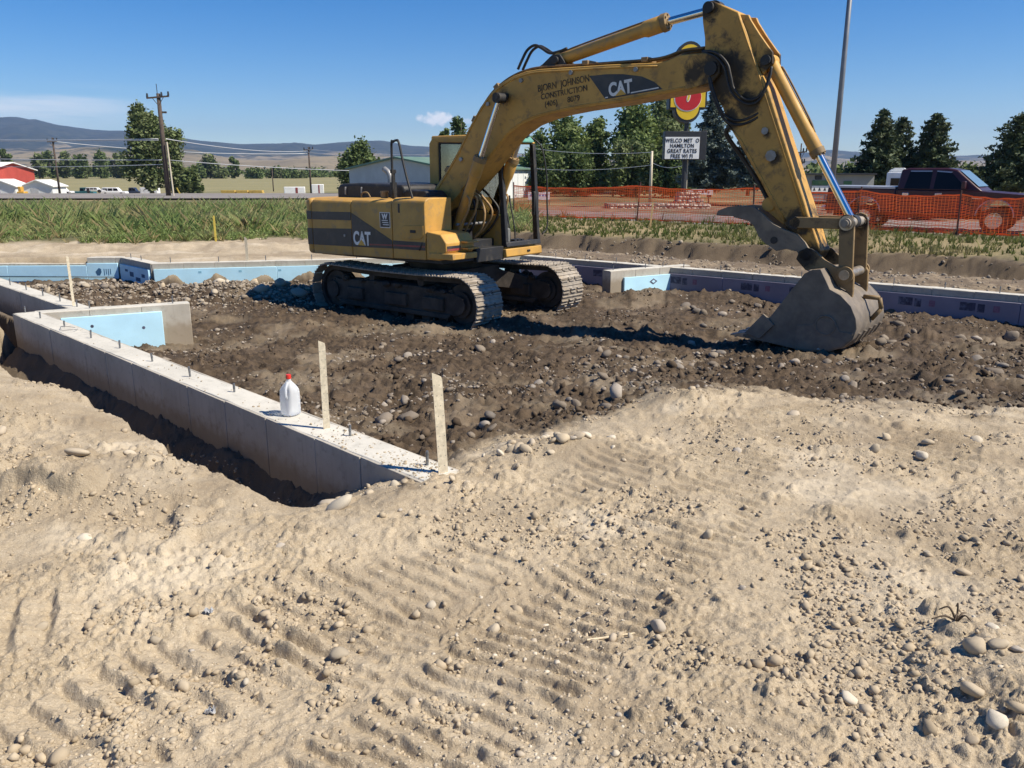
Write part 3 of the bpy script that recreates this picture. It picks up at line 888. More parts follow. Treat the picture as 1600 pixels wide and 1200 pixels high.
# ---------------------------------------------------------------- milk jug
m_hdpe, t, b = new_mat('translucent_white_plastic')
b.inputs['Base Color'].default_value = (.86, .88, .90, 1); b.inputs['Roughness'].default_value = .38
b.inputs['Transmission Weight'].default_value = .55; b.inputs['IOR'].default_value = 1.2
b.inputs['Subsurface Weight'].default_value = 0
vj = coord(t, 'Object'); bump(t, b, noise(t, 25, 4, .5, vj), .2, .004)
m_red = simple('red_plastic', (.72, .045, .03), .4, 0, .15, 20, None, 0, 0)
jug = empty('milk_jug', (-1.60, 5.69, .004), .95, 'white translucent plastic jug with a red cap on the foundation wall', 'jug')
mb = MB()
prof = [(.0, .066), (.006, .072), (.03, .076), (.10, .076), (.155, .075), (.175, .072), (.20, .058), (.222, .037), (.236, .023), (.246, .019), (.262, .019)]
n = 28
for (z, r) in prof:
    ex_ = .30 if z < .18 else .30 + .7 * min(1, (z - .18) / .05)
    for k in range(n):
        a = 2 * math.pi * k / n
        c_, s_ = math.cos(a), math.sin(a)
        pw = lambda q: math.copysign(abs(q) ** (.55 if z < .19 else .55 + .45 * min(1, (z - .19) / .04)), q)
        x_, y_ = r * pw(c_), r * pw(s_)
        # grip hollow on the left shoulder
        hol = math.exp(-(((a - 3.6) % 6.283 if (a - 3.6) % 6.283 < 3.14 else (a - 3.6) % 6.283 - 6.283) / .5) ** 2) * math.exp(-((z - .165) / .035) ** 2)
        f_ = 1 - .33 * hol
        mb.v.append((x_ * f_, y_ * f_, z))
for i in range(len(prof) - 1):
    for k in range(n):
        mb.f.append((i * n + k, i * n + (k + 1) % n, (i + 1) * n + (k + 1) % n, (i + 1) * n + k))
mb.f.append(tuple(range(n - 1, -1, -1))); mb.f.append(tuple((len(prof) - 1) * n + k for k in range(n)))
mb.build('jug_body', m_hdpe, jug, smooth=True)
jug.scale = (.80, .80, 1.05)
a0 = 3.6
hd = [(.066 * math.cos(a0) , .066 * math.sin(a0), .125), (.082 * math.cos(a0), .082 * math.sin(a0), .145), (.080 * math.cos(a0), .080 * math.sin(a0), .18), (.058 * math.cos(a0), .058 * math.sin(a0), .208), (.03 * math.cos(a0), .03 * math.sin(a0), .225)]
MB().tube(spline(hd, 5), .012, 10).build('handle', m_hdpe, jug, smooth=True)
cp = MB(); cp.cyl((0, 0, .252), (0, 0, .281), .0225, .0215, 24)
for k in range(24):
    a = 2 * math.pi * k / 24
    cp.cyl((.0222 * math.cos(a), .0222 * math.sin(a), .254), (.0215 * math.cos(a), .0215 * math.sin(a), .278), .0016, .0014, 5)
cp.build('cap', m_red, jug, auto=40)

# small tool left on the far purple wall
tl = empty('hand_tool', (5.36, 14.55, ZF + .004), -.68, 'small black and orange tool lying on top of the purple wall', 'tool')
MB().box(-.16, .0, -.035, .035, 0, .05).build('orange_handle', simple('orange_plastic', (.8, .12, .03), .5), tl, bevel=.012)
mb = MB(); mb.box(.0, .22, -.045, .045, 0, .07); mb.box(.05, .12, -.03, .03, .07, .10); mb.build('tool_body', simple('black_plastic', (.02, .02, .022), .5), tl, bevel=.012)

# ================================================================ EXCAVATOR
def paint(name, c, grease=(), dirt=(.25, .19, .12), dirt_amt=.6, rough=.5, low=None):
    """weathered machine paint; grease: (x, z, radius) stains around pins, in the machine's own coordinates"""
    m, t, b = new_mat(name)
    v = coord(t, 'Object')
    n1 = noise(t, 2.2, 6, .6, v); n2 = noise(t, 7, 7, .68, v, .4); n3 = noise(t, 38, 5, .7, v)
    cc = mixc(t, ss(n1, .3, .7, t), tuple(x * .82 for x in c), tuple(min(1, x * 1.1) for x in c))
    cc = mixc(t, math_node('MULTIPLY', ss(n2, .50, .70, t), dirt_amt, t), cc, dirt)
    cc = mixc(t, math_node('MULTIPLY', ss(n3, .66, .74, t), .75, t), cc, (.07, .04, .02))
    sp = N('ShaderNodeSeparateXYZ', t); t.links.new(v, sp.inputs[0])
    g = None
    for (gx, gz, gr) in grease:
        dx = math_node('SUBTRACT', sp.outputs[0], gx, t); dz = math_node('SUBTRACT', sp.outputs[2], gz, t)
        d = math_node('SQRT', math_node('ADD', math_node('MULTIPLY', dx, dx, t), math_node('MULTIPLY', dz, dz, t), t), None, t)
        k = math_node('SUBTRACT', math_node('DIVIDE', d, gr, t), math_node('MULTIPLY', math_node('SUBTRACT', n2, .5, t), 1.9, t), t)
        k = ss(k, 1.15, .45, t)
        g = k if g is None else math_node('MAXIMUM', g, k, t)
    rr = math_node('ADD', rough - .08, math_node('MULTIPLY', n2, .3, t), t)
    if g is not None:
        cc = mixc(t, math_node('MULTIPLY', g, .93, t), cc, (.012, .010, .008))
    if low is not None:      # mud splashed on the lower edge
        cc = mixc(t, math_node('MULTIPLY', ss(math_node('ADD', sp.outputs[2], math_node('MULTIPLY', n2, -.25, t), t), low, low - .12, t), .8, t), cc, dirt)
    t.links.new(cc, b.inputs['Base Color']); t.links.new(rr, b.inputs['Roughness'])
    b.inputs['Specular IOR Level'].default_value = .4
    bump(t, b, math_node('ADD', n3, n2, t), .12, .008)
    return m
YEL = (.51, .285, .065)
m_yel = paint('faded_machine_yellow', YEL)
m_yel_low = paint('faded_machine_yellow_muddy', YEL, low=1.02)
m_boom = paint('boom_yellow_greasy', YEL, ((4.93, 3.68, .36), (1.50, 3.53, .15), (.02, 1.82, .30), (4.62, 3.66, .15)), dirt=(.15, .105, .06), dirt_amt=.65)
m_stick = paint('stick_yellow_greasy', YEL, ((4.74, 4.43, .17), (5.00, 3.60, .42), (5.56, 3.75, .16), (5.35, 3.25, .20), (5.10, 3.05, .20), (6.08, 1.80, .22), (5.75, 2.58, .10), (5.62, 2.88, .07), (6.32, 1.42, .18), (5.55, 2.25, .10)), dirt=(.12, .085, .05), dirt_amt=.7)
m_black = paint('machine_black', (.022, .022, .024), (), (.10, .085, .065), .45, .5)
m_decal = simple('black_decal_film', (.022, .024, .032), .45, 0, .2, 8, (.10, .08, .06), .35, 0)
m_white = simple('white_decal_film', (.74, .74, .72), .5, 0, .1, 10, (.4, .34, .26), .4, 0)
m_redd = simple('dull_red_decal', (.28, .05, .045), .5, 0, .2, 8, (.14, .08, .05), .5, 0)
m_ink = simple('worn_black_lettering', (.035, .022, .012), .6, 0, .3, 30, (.40, .235, .055), .75, 0)
m_yd = simple('yellow_decal', (.62, .36, .06), .5, 0, .1, 8, None, 0, 0)
m_steel = simple('track_steel', (.34, .295, .24), .6, .2, .3, 9, (.30, .24, .17), .75, .25)
m_under = simple('muddy_undercarriage', (.050, .040, .031), .9, .0, .35, 5, (.10, .078, .056), .7, .5)
m_bucket = simple('worn_bucket_steel', (.17, .14, .11), .65, .1, .25, 5, (.27, .215, .15), .65, .15)
m_edge = simple('polished_wear_steel', (.42, .36, .29), .4, .6, .3, 10, (.25, .18, .11), .5, .12)
m_rust = paint('rusty_linkage', (.25, .165, .075), ((6.73, 1.82, .14), (6.30, 1.42, .2)), (.09, .06, .04), .7, .55)
m_chrome, t, b = new_mat('chromed_rod')
b.inputs['Base Color'].default_value = (.72, .73, .75, 1); b.inputs['Metallic'].default_value = 1; b.inputs['Roughness'].default_value = .16
m_rubber = simple('black_rubber_hose', (.018, .017, .016), .55, 0, .3, 20, (.07, .055, .04), .5, .1)
m_hose_t = simple('dusty_tan_hose', (.36, .22, .085), .6, 0, .3, 20, (.16, .11, .07), .5, .1)
m_pipe = simple('brown_boom_pipe', (.19, .115, .05), .55, 0, .3, 12, (.10, .07, .045), .5, .1)
m_glass = glass('cab_glass', (.50, .52, .51), .03, .3)
m_green = simple('green_tinted_hatch', (.10, .32, .25), .35, 0, .12, 6, (.3, .36, .3), .3, .05)
m_grey = simple('dull_grey_steel', (.30, .30, .30), .5, .4, .2, 12, (.2, .15, .1), .4, .1)

EX = empty('excavator', (-1.15, 14.3, -.72), R(-37.5), 'large yellow tracked excavator with raised boom and its bucket on the ground', 'excavator')
TR_ROT = R(-1.7)

def text(name, body, parent, loc, h, mat, rot=(R(90), 0, 0), sx=1.0, bold=0.0, align='LEFT', depth=.0015, spacing=1.0):
    cu = bpy.data.curves.new(name, 'FONT')
    cu.body = body; cu.size = h / .69; cu.extrude = depth; cu.offset = bold; cu.align_x = align
    cu.space_character = spacing
    cu.materials.append(mat)
    tmp = bpy.data.objects.new(name, cu); col.objects.link(tmp)
    me = bpy.data.meshes.new_from_object(tmp.evaluated_get(bpy.context.evaluated_depsgraph_get()))
    bpy.data.objects.remove(tmp); bpy.data.curves.remove(cu)
    if not me.materials: me.materials.append(mat)
    return link(name, me, parent, loc, rot, (sx, 1, 1))

# ---- tracks
TL, TRr, SW, TG = 3.85, .425, .59, 2.17
half = TL / 2 - TRr
def shoe_mesh():
    mb = MB()
    p = .186; hw = SW / 2
    for (y0, y1, f0, f1) in ((-hw, -.12, -.49, .47), (-.12, -.065, -.30, .30), (-.065, .065, -.49, .47), (.065, .12, -.30, .30), (.12, hw, -.49, .47)):
        mb.box(p * f0, p * f1, y0, y1, 0, .012)
    for gx, gh in ((-.38, .030), (-.02, .026), (.36, .030)):
        for (y0, y1) in (((-hw, hw),) if abs(gx) < .1 else ((-hw, -.125), (-.062, .062), (.125, hw))):
            mb.prism([(p * gx - .013, .0115), (p * gx + .013, .0115), (p * gx + .007, gh), (p * gx - .007, gh)], y0 + .001, y1 - .001)
    # link lugs under the plate
    for y_ in (-.10, .085):
        mb.box(-p * .45, p * .45, y_, y_ + .03, -.085, -.0005)
    return mb.mesh('track_shoe', m_steel)
shoe_me = shoe_mesh()
per = 4 * half + 2 * math.pi * TRr
NS = 47
def track_point(s):
    """position and outward angle along the loop; the upper run sags a little"""
    s %= per
    if s < 2 * half:
        x = -half + s
        return x, 2 * TRr - .02 * math.sin(math.pi * s / (2 * half)) * 1.5, math.pi / 2
    s -= 2 * half
    if s < math.pi * TRr:
        a = math.pi / 2 - s / TRr
        return half + TRr * math.cos(a), TRr + TRr * math.sin(a), a
    s -= math.pi * TRr
    if s < 2 * half:
        return half - s, 0, -math.pi / 2
    s -= 2 * half
    a = -math.pi / 2 - s / TRr
    return -half + TRr * math.cos(a), TRr + TRr * math.sin(a), a
for side in (-1, 1):
    yc = side * TG / 2
    fr = MB()
    fr.prism([(-1.45, .24), (1.45, .24), (1.55, .42), (1.45, .58), (.5, .64), (-.5, .64), (-1.45, .60), (-1.58, .42)], -.17, .17)
    fr.prism([(-1.30, .18), (1.25, .18), (1.30, .26), (-1.35, .26)], -.21, .21)
    for (bx, bw) in ((-.9, .2), (.1, .25), (.95, .22)):
        fr.box(bx - bw, bx + bw, -.23, .23, .30, .50)
    trk = fr.build('track', m_under, EX, bevel=.015)
    trk.location = (-yc * math.sin(TR_ROT), yc * math.cos(TR_ROT), .03); trk.rotation_euler = (0, 0, TR_ROT)
    # chain inside the shoes
    ch = MB(); K = 90
    for k in range(K):
        x0, z0, a0 = track_point(per * k / K)
        for (rr, yy) in ((-.028, -.13), (-.028, .13), (-.10, .13), (-.10, -.13)):
            ch.v.append((x0 + rr * math.cos(a0), yy, z0 + rr * math.sin(a0)))
    for k in range(K):
        k2 = (k + 1) % K
        for j in range(4):
            ch.f.append((k * 4 + j, k * 4 + (j + 1) % 4, k2 * 4 + (j + 1) % 4, k2 * 4 + j))
    ch.build('track_chain', m_under, trk)
    for k in range(NS):
        x0, z0, a0 = track_point(per * (k + .3) / NS)
        o = link('track_shoe', shoe_me, trk, (x0, 0, z0), (0, math.pi / 2 - a0, 0))
    for (hx, nm) in ((half - .02, 'idler_wheel'), (-half + .02, 'drive_sprocket')):
        wv = MB()
        for (y0, y1, r0) in ((-.10, .10, .31), (-.155, .155, .20), (-.215, .215, .14)):
            wv.cyl((hx, y0, TRr), (hx, y1, TRr), r0, r0, 28)
        if nm == 'drive_sprocket':
            for k in range(21):
                a = 2 * math.pi * k / 21
                wv.cyl((hx + .31 * math.cos(a), -.03, TRr + .31 * math.sin(a)), (hx + .31 * math.cos(a), .03, TRr + .31 * math.sin(a)), .035, .035, 6)
            for k in range(12):
                a = 2 * math.pi * k / 12
                for ys in (-1, 1):
                    wv.cyl((hx + .165 * math.cos(a), .156 * ys, TRr + .165 * math.sin(a)), (hx + .165 * math.cos(a), .172 * ys, TRr + .165 * math.sin(a)), .014, .014, 6)
        wv.build(nm, m_under, trk, auto=40)
    for k in range(7):
        hx = -1.12 + k * .37
        MB().cyl((hx, -.15, .15), (hx, .15, .15), .095, .095, 18).build('track_roller', m_under, trk, auto=40)
    for hx in (-.55, .6):
        MB().cyl((hx, -.13, .70), (hx, .13, .70), .07, .07, 16).build('carrier_roller', m_under, trk, auto=40)
    rsx = random.Random(side + 3)
    cl_ = MB()
    for k in range(26):   # caked lumps of soil along the frame top
        hx = rsx.uniform(-1.3, 1.35); yy = rsx.choice((-1, 1)) * rsx.uniform(.10, .22); rr = rsx.uniform(.03, .075)
        vv_, ff_ = I1
        vv_ = lumpy(vv_, np.random.RandomState(k + 50), .3) * rr * np.array([1.3, 1, .8]) + np.array([hx, yy, .61 + .02 * rsx.random()])
        cl_.add([tuple(q) for q in vv_], [tuple(q) for q in ff_])
    cl_.build('caked_mud', m_under, trk)['kind'] = 'stuff'

cb = MB()
cb.slab([(-.75, -.55), (.75, -.55), (.75, .55), (-.75, .55)], .55, .86)
for sy in (-1, 1):
    for sx_ in (-1, 1):
        cb.add([(sx_ * .35, sy * .45, .50), (sx_ * .75, sy * .45, .50), (sx_ * 1.15, sy * .95, .42), (sx_ * .65, sy * .95, .42),
                (sx_ * .35, sy * .45, .82), (sx_ * .75, sy * .45, .82), (sx_ * 1.15, sy * .95, .62), (sx_ * .65, sy * .95, .62)],
               [(0, 1, 2, 3), (7, 6, 5, 4), (0, 4, 5, 1), (1, 5, 6, 2), (2, 6, 7, 3), (3, 7, 4, 0)])
cb.build('carbody', m_under, EX)
sb = MB(); sb.cyl((0, 0, .86), (0, 0, 1.04), .62, .62, 40); sb.cyl((0, 0, .93), (0, 0, .99), .68, .68, 40)
sb.build('swing_bearing', m_under, EX, auto=40)

# ---- upper structure
dk_ = MB(); dk_.box(-1.85, 1.0, -1.18, 1.18, 1.03, 1.14); dk_.box(-.3, 1.05, -.42, .30, 1.0, 1.22)
dk_.build('upper_deck', m_black, EX, bevel=.01)
W2 = 1.29
cw = MB()
plan = [(-1.93, -W2)]
for k in range(13):
    a = k / 12
    yy = -W2 + 2 * W2 * a
    plan.append((-2.06 - .52 * (1 - (2 * a - 1) ** 2) ** .8, yy))
plan += [(-1.93, W2)]
cwo = None
cw.slab(plan, 1.04, 1.985)
cwo = cw.build('counterweight', m_yel_low, EX, bevel=.07, seg=4)
def plan_off(z0, z1, nm, mat, off=.004):
    mb = MB(); n = len(plan)
    for i, (x, y) in enumerate(plan):
        x0, y0 = plan[max(i - 1, 0)]; x1, y1 = plan[min(i + 1, n - 1)]
        tx, ty = x1 - x0, y1 - y0; L_ = math.hypot(tx, ty) or 1
        nx, ny = -ty / L_, tx / L_
        if nx > 0: nx, ny = -nx, -ny
        if i in (0, n - 1): nx, ny = 0, (-1 if i == 0 else 1)
        elif i in (1, n - 2): nx, ny = -.55, (-.83 if i == 1 else .83)
        for z in (z0, z1):
            mb.v += [(x + nx * off, y + ny * off, z), (x - nx * .006, y - ny * .006, z)]
    for i in range(n - 1):
        p, q_ = i * 4, i * 4 + 4
        mb.f += [(p, q_, q_ + 2, p + 2), (p + 2, q_ + 2, q_ + 3, p + 3), (p, p + 1, q_ + 1, q_)]
    return mb.build(nm, mat, cwo)
plan_off(1.63, 1.77, 'black_stripe', m_decal)
plan_off(1.20, 1.48, 'black_stripe', m_decal)

# right-hand house: three doors and the tank, each a panel of its own with an open joint between
def house_panel(name, x0, x1, zb0, zb1, zt, y=-W2, mat=None):
    mb = MB()
    r_ = .09
    # cross-section rounds over at the top outer edge
    sec = [(y, None)]
    for (xx, zb) in ((x0, zb0), (x1, zb1)):
        for (yy, z) in ((y, zb), (y, zt - r_), (y + .025, zt - .035), (y + r_, zt), (y + .62, zt + .004), (y + .62, zb)):
            mb.v.append((xx, yy, z))
    n = 6
    mb.f += [(0, 1, 2, 3, 4, 5), tuple(range(11, 5, -1))]
    for i in range(n): mb.f.append((i, i + n, (i + 1) % n + n, (i + 1) % n))
    o = mb.build(name, mat or m_yel_low, EX, bevel=.012)
    return o
hp1 = house_panel('rear_door', -1.915, -.928, 1.045, 1.068, 1.99)
hp2 = house_panel('pump_door', -.915, .028, 1.068, 1.078, 2.005)
tank = house_panel('fuel_tank', .042, .75, 1.080, 1.095, 2.03)
house_l = MB(); house_l.box(-1.9, .0, .40, W2, 1.06, 1.98); house_l.box(-.62, .0, W2 - .02, W2 - .01, 1.1, 1.9); house_l.build('left_body', m_yel, EX, bevel=.03)
core = MB(); core.box(-1.88, -.05, -.70, .42, 1.10, 1.96); core.build('engine_compartment', m_black, EX)
def decal(parent, nm, poly, mat, y=-W2, th=.004):
    return MB().prism(poly, y - th, y + .002).build(nm, mat, parent)
decal(hp1, 'black_stripe', [(-1.912, 1.63), (-1.912, 1.765), (-.93, 1.78), (-.93, 1.645)], m_decal)
decal(hp1, 'black_stripe', [(-1.912, 1.20), (-1.912, 1.48), (-.93, 1.51), (-.93, 1.215)], m_decal)
decal(hp2, 'black_wedge', [(-.913, 1.215), (-.913, 1.77), (-.86, 1.75), (.026, 1.36), (.026, 1.235)], m_decal)
decal(hp2, 'red_line', [(-.50, 1.262), (-.50, 1.283), (.026, 1.297), (.026, 1.275)], m_redd, th=.006)
decal(tank, 'black_stripe', [(.044, 1.235), (.044, 1.365), (.748, 1.365), (.748, 1.24)], m_decal)
decal(tank, 'red_line', [(.044, 1.275), (.044, 1.30), (.748, 1.312), (.748, 1.287)], m_redd, th=.006)
text('logo_lettering', 'CAT', hp2, (-.885, -W2 - .007, 1.262), .205, m_white, (R(90), 0, 0), .70, .011)
decal(hp2, 'logo_triangle', [(-.775, 1.248), (-.690, 1.345), (-.605, 1.248)], m_yd, th=.012)
decal(hp2, 'sticker_border', [(-.24, 1.555), (-.24, 1.80), (-.005, 1.80), (-.005, 1.555)], m_white)
decal(hp2, 'sticker_face', [(-.228, 1.567), (-.228, 1.788), (-.017, 1.788), (-.017, 1.567)], m_decal, th=.006)
text('sticker_letter', 'W', hp2, (-.122, -W2 - .008, 1.695), .078, m_white, (R(90), 0, 0), 1.0, .006, 'CENTER')
for k in range(3):
    decal(hp2, 'sticker_line', [(-.19 + .012 * k, 1.665 - .033 * k), (-.19 + .012 * k, 1.678 - .033 * k), (-.055 + .012 * k, 1.678 - .033 * k), (-.055 + .012 * k, 1.665 - .033 * k)], m_white, th=.008)
# latch and hatch
MB().box(-1.12, -1.08, -W2 - .012, -W2, 1.37, 1.41).build('door_latch', m_grey, hp1, bevel=.004)
hatch = MB(); hatch.prism([(.24, 1.43), (.27, 1.395), (.66, 1.41), (.72, 1.47), (.72, 1.62), (.30, 1.61), (.24, 1.56)], -W2 - .012, -W2 + .003)
hatch = hatch.build('tank_hatch', m_yel, tank, bevel=.008)
MB().box(.44, .56, -W2 - .020, -W2 - .006, 1.50, 1.545).build('hatch_handle', m_black, tank, bevel=.006)
MB().box(.18, .215, -W2 - .004, -W2 + .01, 1.80, 1.94).build('tank_slot', m_black, tank)
# tool box and step in front of the tank
tb = MB(); tb.prism([(.76, 1.10), (.76, 1.53), (1.06, 1.50), (1.17, 1.37), (1.17, 1.24), (1.02, 1.10)], -W2 + .01, -.62); tb = tb.build('tool_box', m_yel, EX, bevel=.015)
MB().box(1.171, 1.175, -W2 + .03, -.95, 1.285, 1.325).build('black_stripe', m_decal, tb)
MB().box(1.171, 1.175, -W2 + .03, -.95, 1.252, 1.282).build('red_line', m_redd, tb)
for k in range(2):
    MB().box(1.16, 1.30, -.93, -.66, 1.26 + .10 * k, 1.285 + .10 * k).build('step_tread', m_yel, tb, bevel=.004)
MB().box(.82, 1.32, -W2 - .01, -.72, 1.125, 1.215).build('step_plate', m_yel, EX, bevel=.01)
# handrail
rl = [(-.06, -1.15, 1.99), (-.06, -1.15, 2.82), (-.02, -1.15, 2.88), (.05, -1.15, 2.90), (.11, -1.15, 2.85), (.26, -1.17, 2.38), (.66, -1.25, 1.46), (.68, -1.28, 1.35), (.62, -1.29, 1.24)]
MB().tube(spline(rl, 5), .019, 10).build('handrail', m_black, EX, smooth=True)
# engine hood and its fittings
hd_ = MB(); hd_.prism([(-1.90, 1.96), (-1.90, 2.15), (-1.82, 2.22), (-1.35, 2.24), (-.30, 2.22), (-.24, 2.16), (-.24, 1.96)], -.72, .75); hood = hd_.build('engine_hood', m_black, EX, bevel=.05, seg=3)
for hx in (-1.66, -1.25):
    MB().box(hx - .015, hx + .015, -.745, -.715, 2.04, 2.17).build('hood_latch', m_grey, hood, bevel=.005)
MB().prism([(-.20, 1.98), (-.20, 2.10), (-.12, 2.14), (.30, 2.13), (.38, 2.06), (.38, 1.98)], -.80, -.35).build('tool_tray', m_black, EX, bevel=.02)
exh = MB().tube(spline([(-1.55, .25, 2.2), (-1.55, .25, 2.34), (-1.60, .25, 2.42), (-1.70, .25, 2.48)], 5), .05, 14).build('exhaust_stack', m_grey, EX, smooth=True)
fc = MB(); fc.cyl((-.47, -.95, 2.0), (-.47, -.95, 2.09), .06, .06, 16); fc.cyl((-.47, -.95, 2.09), (-.47, -.95, 2.12), .072, .066, 16); fc.build('filler_cap', m_rust, EX, auto=40)
pc = MB(); pc.cyl((-.28, -.92, 2.0), (-.28, -.92, 2.26), .055, .055, 14); pc.cyl((-.28, -.92, 2.26), (-.28, -.92, 2.44), .035, .03, 12); pc.cyl((-.28, -.92, 2.40), (-.28, -.92, 2.46), .05, .05, 12)
pc.build('air_pre_cleaner', m_black, EX, auto=40)
MB().tube(spline([(-.95, -1.02, 2.0), (-.93, -1.02, 2.08), (-.82, -1.0, 2.09), (-.72, -1.02, 2.0)], 5), .012, 8).build('lifting_eye', m_rust, EX, smooth=True)

# ---- cab
CY0, CY1 = .30, 1.28
cab = MB()   # lower box, right and rear
cab.prism([(-.60, 1.16), (-.60, 1.80), (.62, 1.80), (.72, 1.72), (1.0, 1.72), (1.02, 1.22), (.98, 1.16)], CY0, CY0 + .05)
cab.box(-.60, -.55, CY0 + .051, CY1, 1.16, 1.95)
cab.prism([(-.60, 1.16), (-.60, 1.75), (-.15, 1.75), (-.15, 1.16)], CY1 - .05, CY1)
cab.box(-.549, 1.02, CY0 + .051, CY1 - .051, 1.16, 1.20)
cab = cab.build('cab', m_yel, EX, bevel=.012)
fr_ = MB()
for yy in (CY0, CY1 - .07):
    fr_.prism([(-.615, 1.79), (-.61, 2.90), (-.53, 3.00), (-.40, 2.93), (-.40, 2.0), (-.36, 1.79)], yy + .001, yy + .069)
    fr_.prism([(-.41, 2.92), (-.53, 3.0), (.90, 2.98), (.98, 2.90), (.93, 2.88)], yy + .002, yy + .068)
fr_.box(-.608, -.54, CY0 + .07, CY1 - .07, 1.95, 2.04); fr_.box(-.606, -.54, CY0 + .07, CY1 - .07, 2.88, 2.97)
fr_.build('cab_frame', m_yel, cab, bevel=.012)
fp = MB()
for yy in (CY0, CY1 - .075):
    fp.prism([(1.00, 1.20), (1.10, 1.22), (.985, 2.88), (.90, 2.90)], yy - .004, yy + .075)
fp.prism([(1.03, 1.20), (1.12, 1.20), (1.10, 1.28), (1.02, 1.28)], CY0, CY1)
fp.build('front_pillars', m_black, cab, bevel=.012)
MB().box(.97, 1.04, CY1 - .10, CY1 + .03, 1.68, 2.10).build('pillar_guard', m_black, cab, bevel=.02)
rf = MB(); rf.slab([(-.57, CY0 + .01), (.30, CY0 + .01), (.30, CY1 - .01), (-.57, CY1 - .01)], 2.96, 3.03); rf = rf.build('cab_roof', m_yel, cab, bevel=.025)
gh_ = MB(); gh_.prism([(.301, 2.95), (.301, 3.03), (.62, 3.05), (.88, 3.02), (.97, 2.94), (.96, 2.90)], CY0 + .06, CY1 - .02); gh_.build('roof_hatch', m_green, cab, bevel=.03, seg=3)
MB().box(.82, .95, CY1 - .30, CY1 - .12, 3.00, 3.06).build('work_lamp', m_black, cab, bevel=.015)
MB().prism([(-.39, 1.81), (-.39, 2.915), (.90, 2.875), (.99, 1.73), (.70, 1.73), (.62, 1.81)], CY0 + .030, CY0 + .036).build('side_window', m_glass, cab)
MB().box(-.585, -.579, CY0 + .072, CY1 - .072, 2.042, 2.878).build('rear_window', m_glass, cab)
wf = MB()
for a_, b_ in (((-.39, 1.81), (-.385, 2.91)), ((-.385, 2.91), (.89, 2.87)), ((-.39, 1.81), (.64, 1.80)), ((.40, 1.80), (.36, 2.89))):
    wf.tube([(a_[0], CY0 + .028, a_[1]), (b_[0], CY0 + .028, b_[1])], .018, 6)
wf.build('window_seal', m_black, cab)
cbm = MB(); cbm.prism([(.55, 1.02), (.55, 1.15), (1.03, 1.17), (1.11, 1.17), (1.125, 1.04), (1.07, 1.02)], CY0 - .02, CY1 + .02); cbm = cbm.build('cab_base', m_yel, EX, bevel=.012)
MB().box(1.115, 1.135, CY1 - .42, CY1 - .34, 1.09, 1.125).build('base_slot', m_black, cbm, bevel=.008)
# seat, console and levers inside
seat = MB(); seat.box(-.15, .38, .58, 1.02, 1.45, 1.58); seat.box(-.28, -.12, .58, 1.02, 1.5, 2.25); seat.box(-.2, .3, .62, .98, 1.2, 1.45); seat.build('operator_seat', m_black, cab, bevel=.04)
cn = MB()
for yy in (.42, 1.08):
    cn.box(-.1, .45, yy, yy + .13, 1.2, 1.66)
cn.box(.75, .95, .40, .62, 1.2, 1.5)
cn.build('console', simple('grey_cab_plastic', (.16, .16, .15), .6), cab, bevel=.03)
lv = MB()
for (yy, xx) in ((.72, .86), (.86, .86)):
    lv.tube(spline([(xx, yy, 1.2), (xx - .02, yy, 1.5), (xx - .12, yy, 1.95)], 4), .012, 8); lv.cyl((xx - .12, yy, 1.93), (xx - .13, yy, 2.03), .02, .018, 8)
for yy in (.70, .80, .90):
    lv.box(.86, 1.0, yy - .035, yy + .035, 1.22, 1.30)
lv.build('control_levers', m_black, cab)
wr = [(.86, CY1, 3.0), (.98, CY1 + .05, 2.93), (1.06, CY1 + .10, 2.78), (1.13, CY1 + .13, 2.35), (1.14, CY1 + .13, 1.98), (1.15, CY1 + .13, 1.50), (1.12, CY1 + .02, 1.36)]
MB().tube(spline(wr, 5), .014, 8).build('mirror_bar', m_black, cab, smooth=True)

# ---- boom
BOOM = [(.53, 2.73), (.82, 3.15), (1.02, 3.40), (1.21, 3.59), (1.45, 3.735), (1.67, 3.82), (1.91, 3.87), (2.15, 3.885), (2.63, 3.875), (3.37, 3.86), (4.08, 3.83), (4.24, 3.85), (4.40, 3.90), (4.72, 3.90), (4.88, 3.87), (4.97, 3.77), (4.97, 3.63), (4.87, 3.52),
        (4.55, 3.465), (4.20, 3.43), (3.54, 3.355), (2.80, 3.30), (2.45, 3.26), (2.15, 3.21), (1.84, 3.12), (1.56, 2.97), (1.30, 2.73), (.94, 2.39), (.60, 2.10), (.31, 1.87), (.12, 1.70), (-.03, 1.68), (-.13, 1.78), (-.13, 1.94), (-.03, 2.10), (.28, 2.43)]
bm_ = MB(); bm_.prism(BOOM, -.26, .26)
boom = bm_.build('boom', m_boom, EX, bevel=.014)
# raised rim along the upper edge of the side plate, weld bead below
rim = MB()
top = [(x, z) for x, z in BOOM[:11]]
for sgn in (-1, 1):
    rim.tube(spline([(x + .01, sgn * .262, z - .045) for x, z in [(-.0, 2.10), (.28, 2.43)] + top], 4), .014, 6)
    rim.tube(spline([(x, sgn * .262, z + .035) for x, z in [(4.5, 3.46), (4.2, 3.43), (3.54, 3.355), (2.8, 3.30), (2.15, 3.21), (1.84, 3.12), (1.56, 2.97), (1.30, 2.73), (.6, 2.1)]], 4), .011, 6)
rim.build('weld_rim', m_boom, boom, smooth=True)
decal(boom, 'black_decal', [(3.02, 3.73), (3.30, 3.735), (3.56, 3.72), (3.86, 3.67), (4.05, 3.59), (4.18, 3.49), (3.30, 3.405)], m_decal, -.26)
text('logo_lettering', 'CAT', boom, (3.355, -.268, 3.445), .165, m_white, (R(90), R(-5.5), 0), .78, .010)
decal(boom, 'logo_triangle', [(3.455, 3.438), (3.545, 3.525), (3.632, 3.455)], m_yd, -.26, .012)
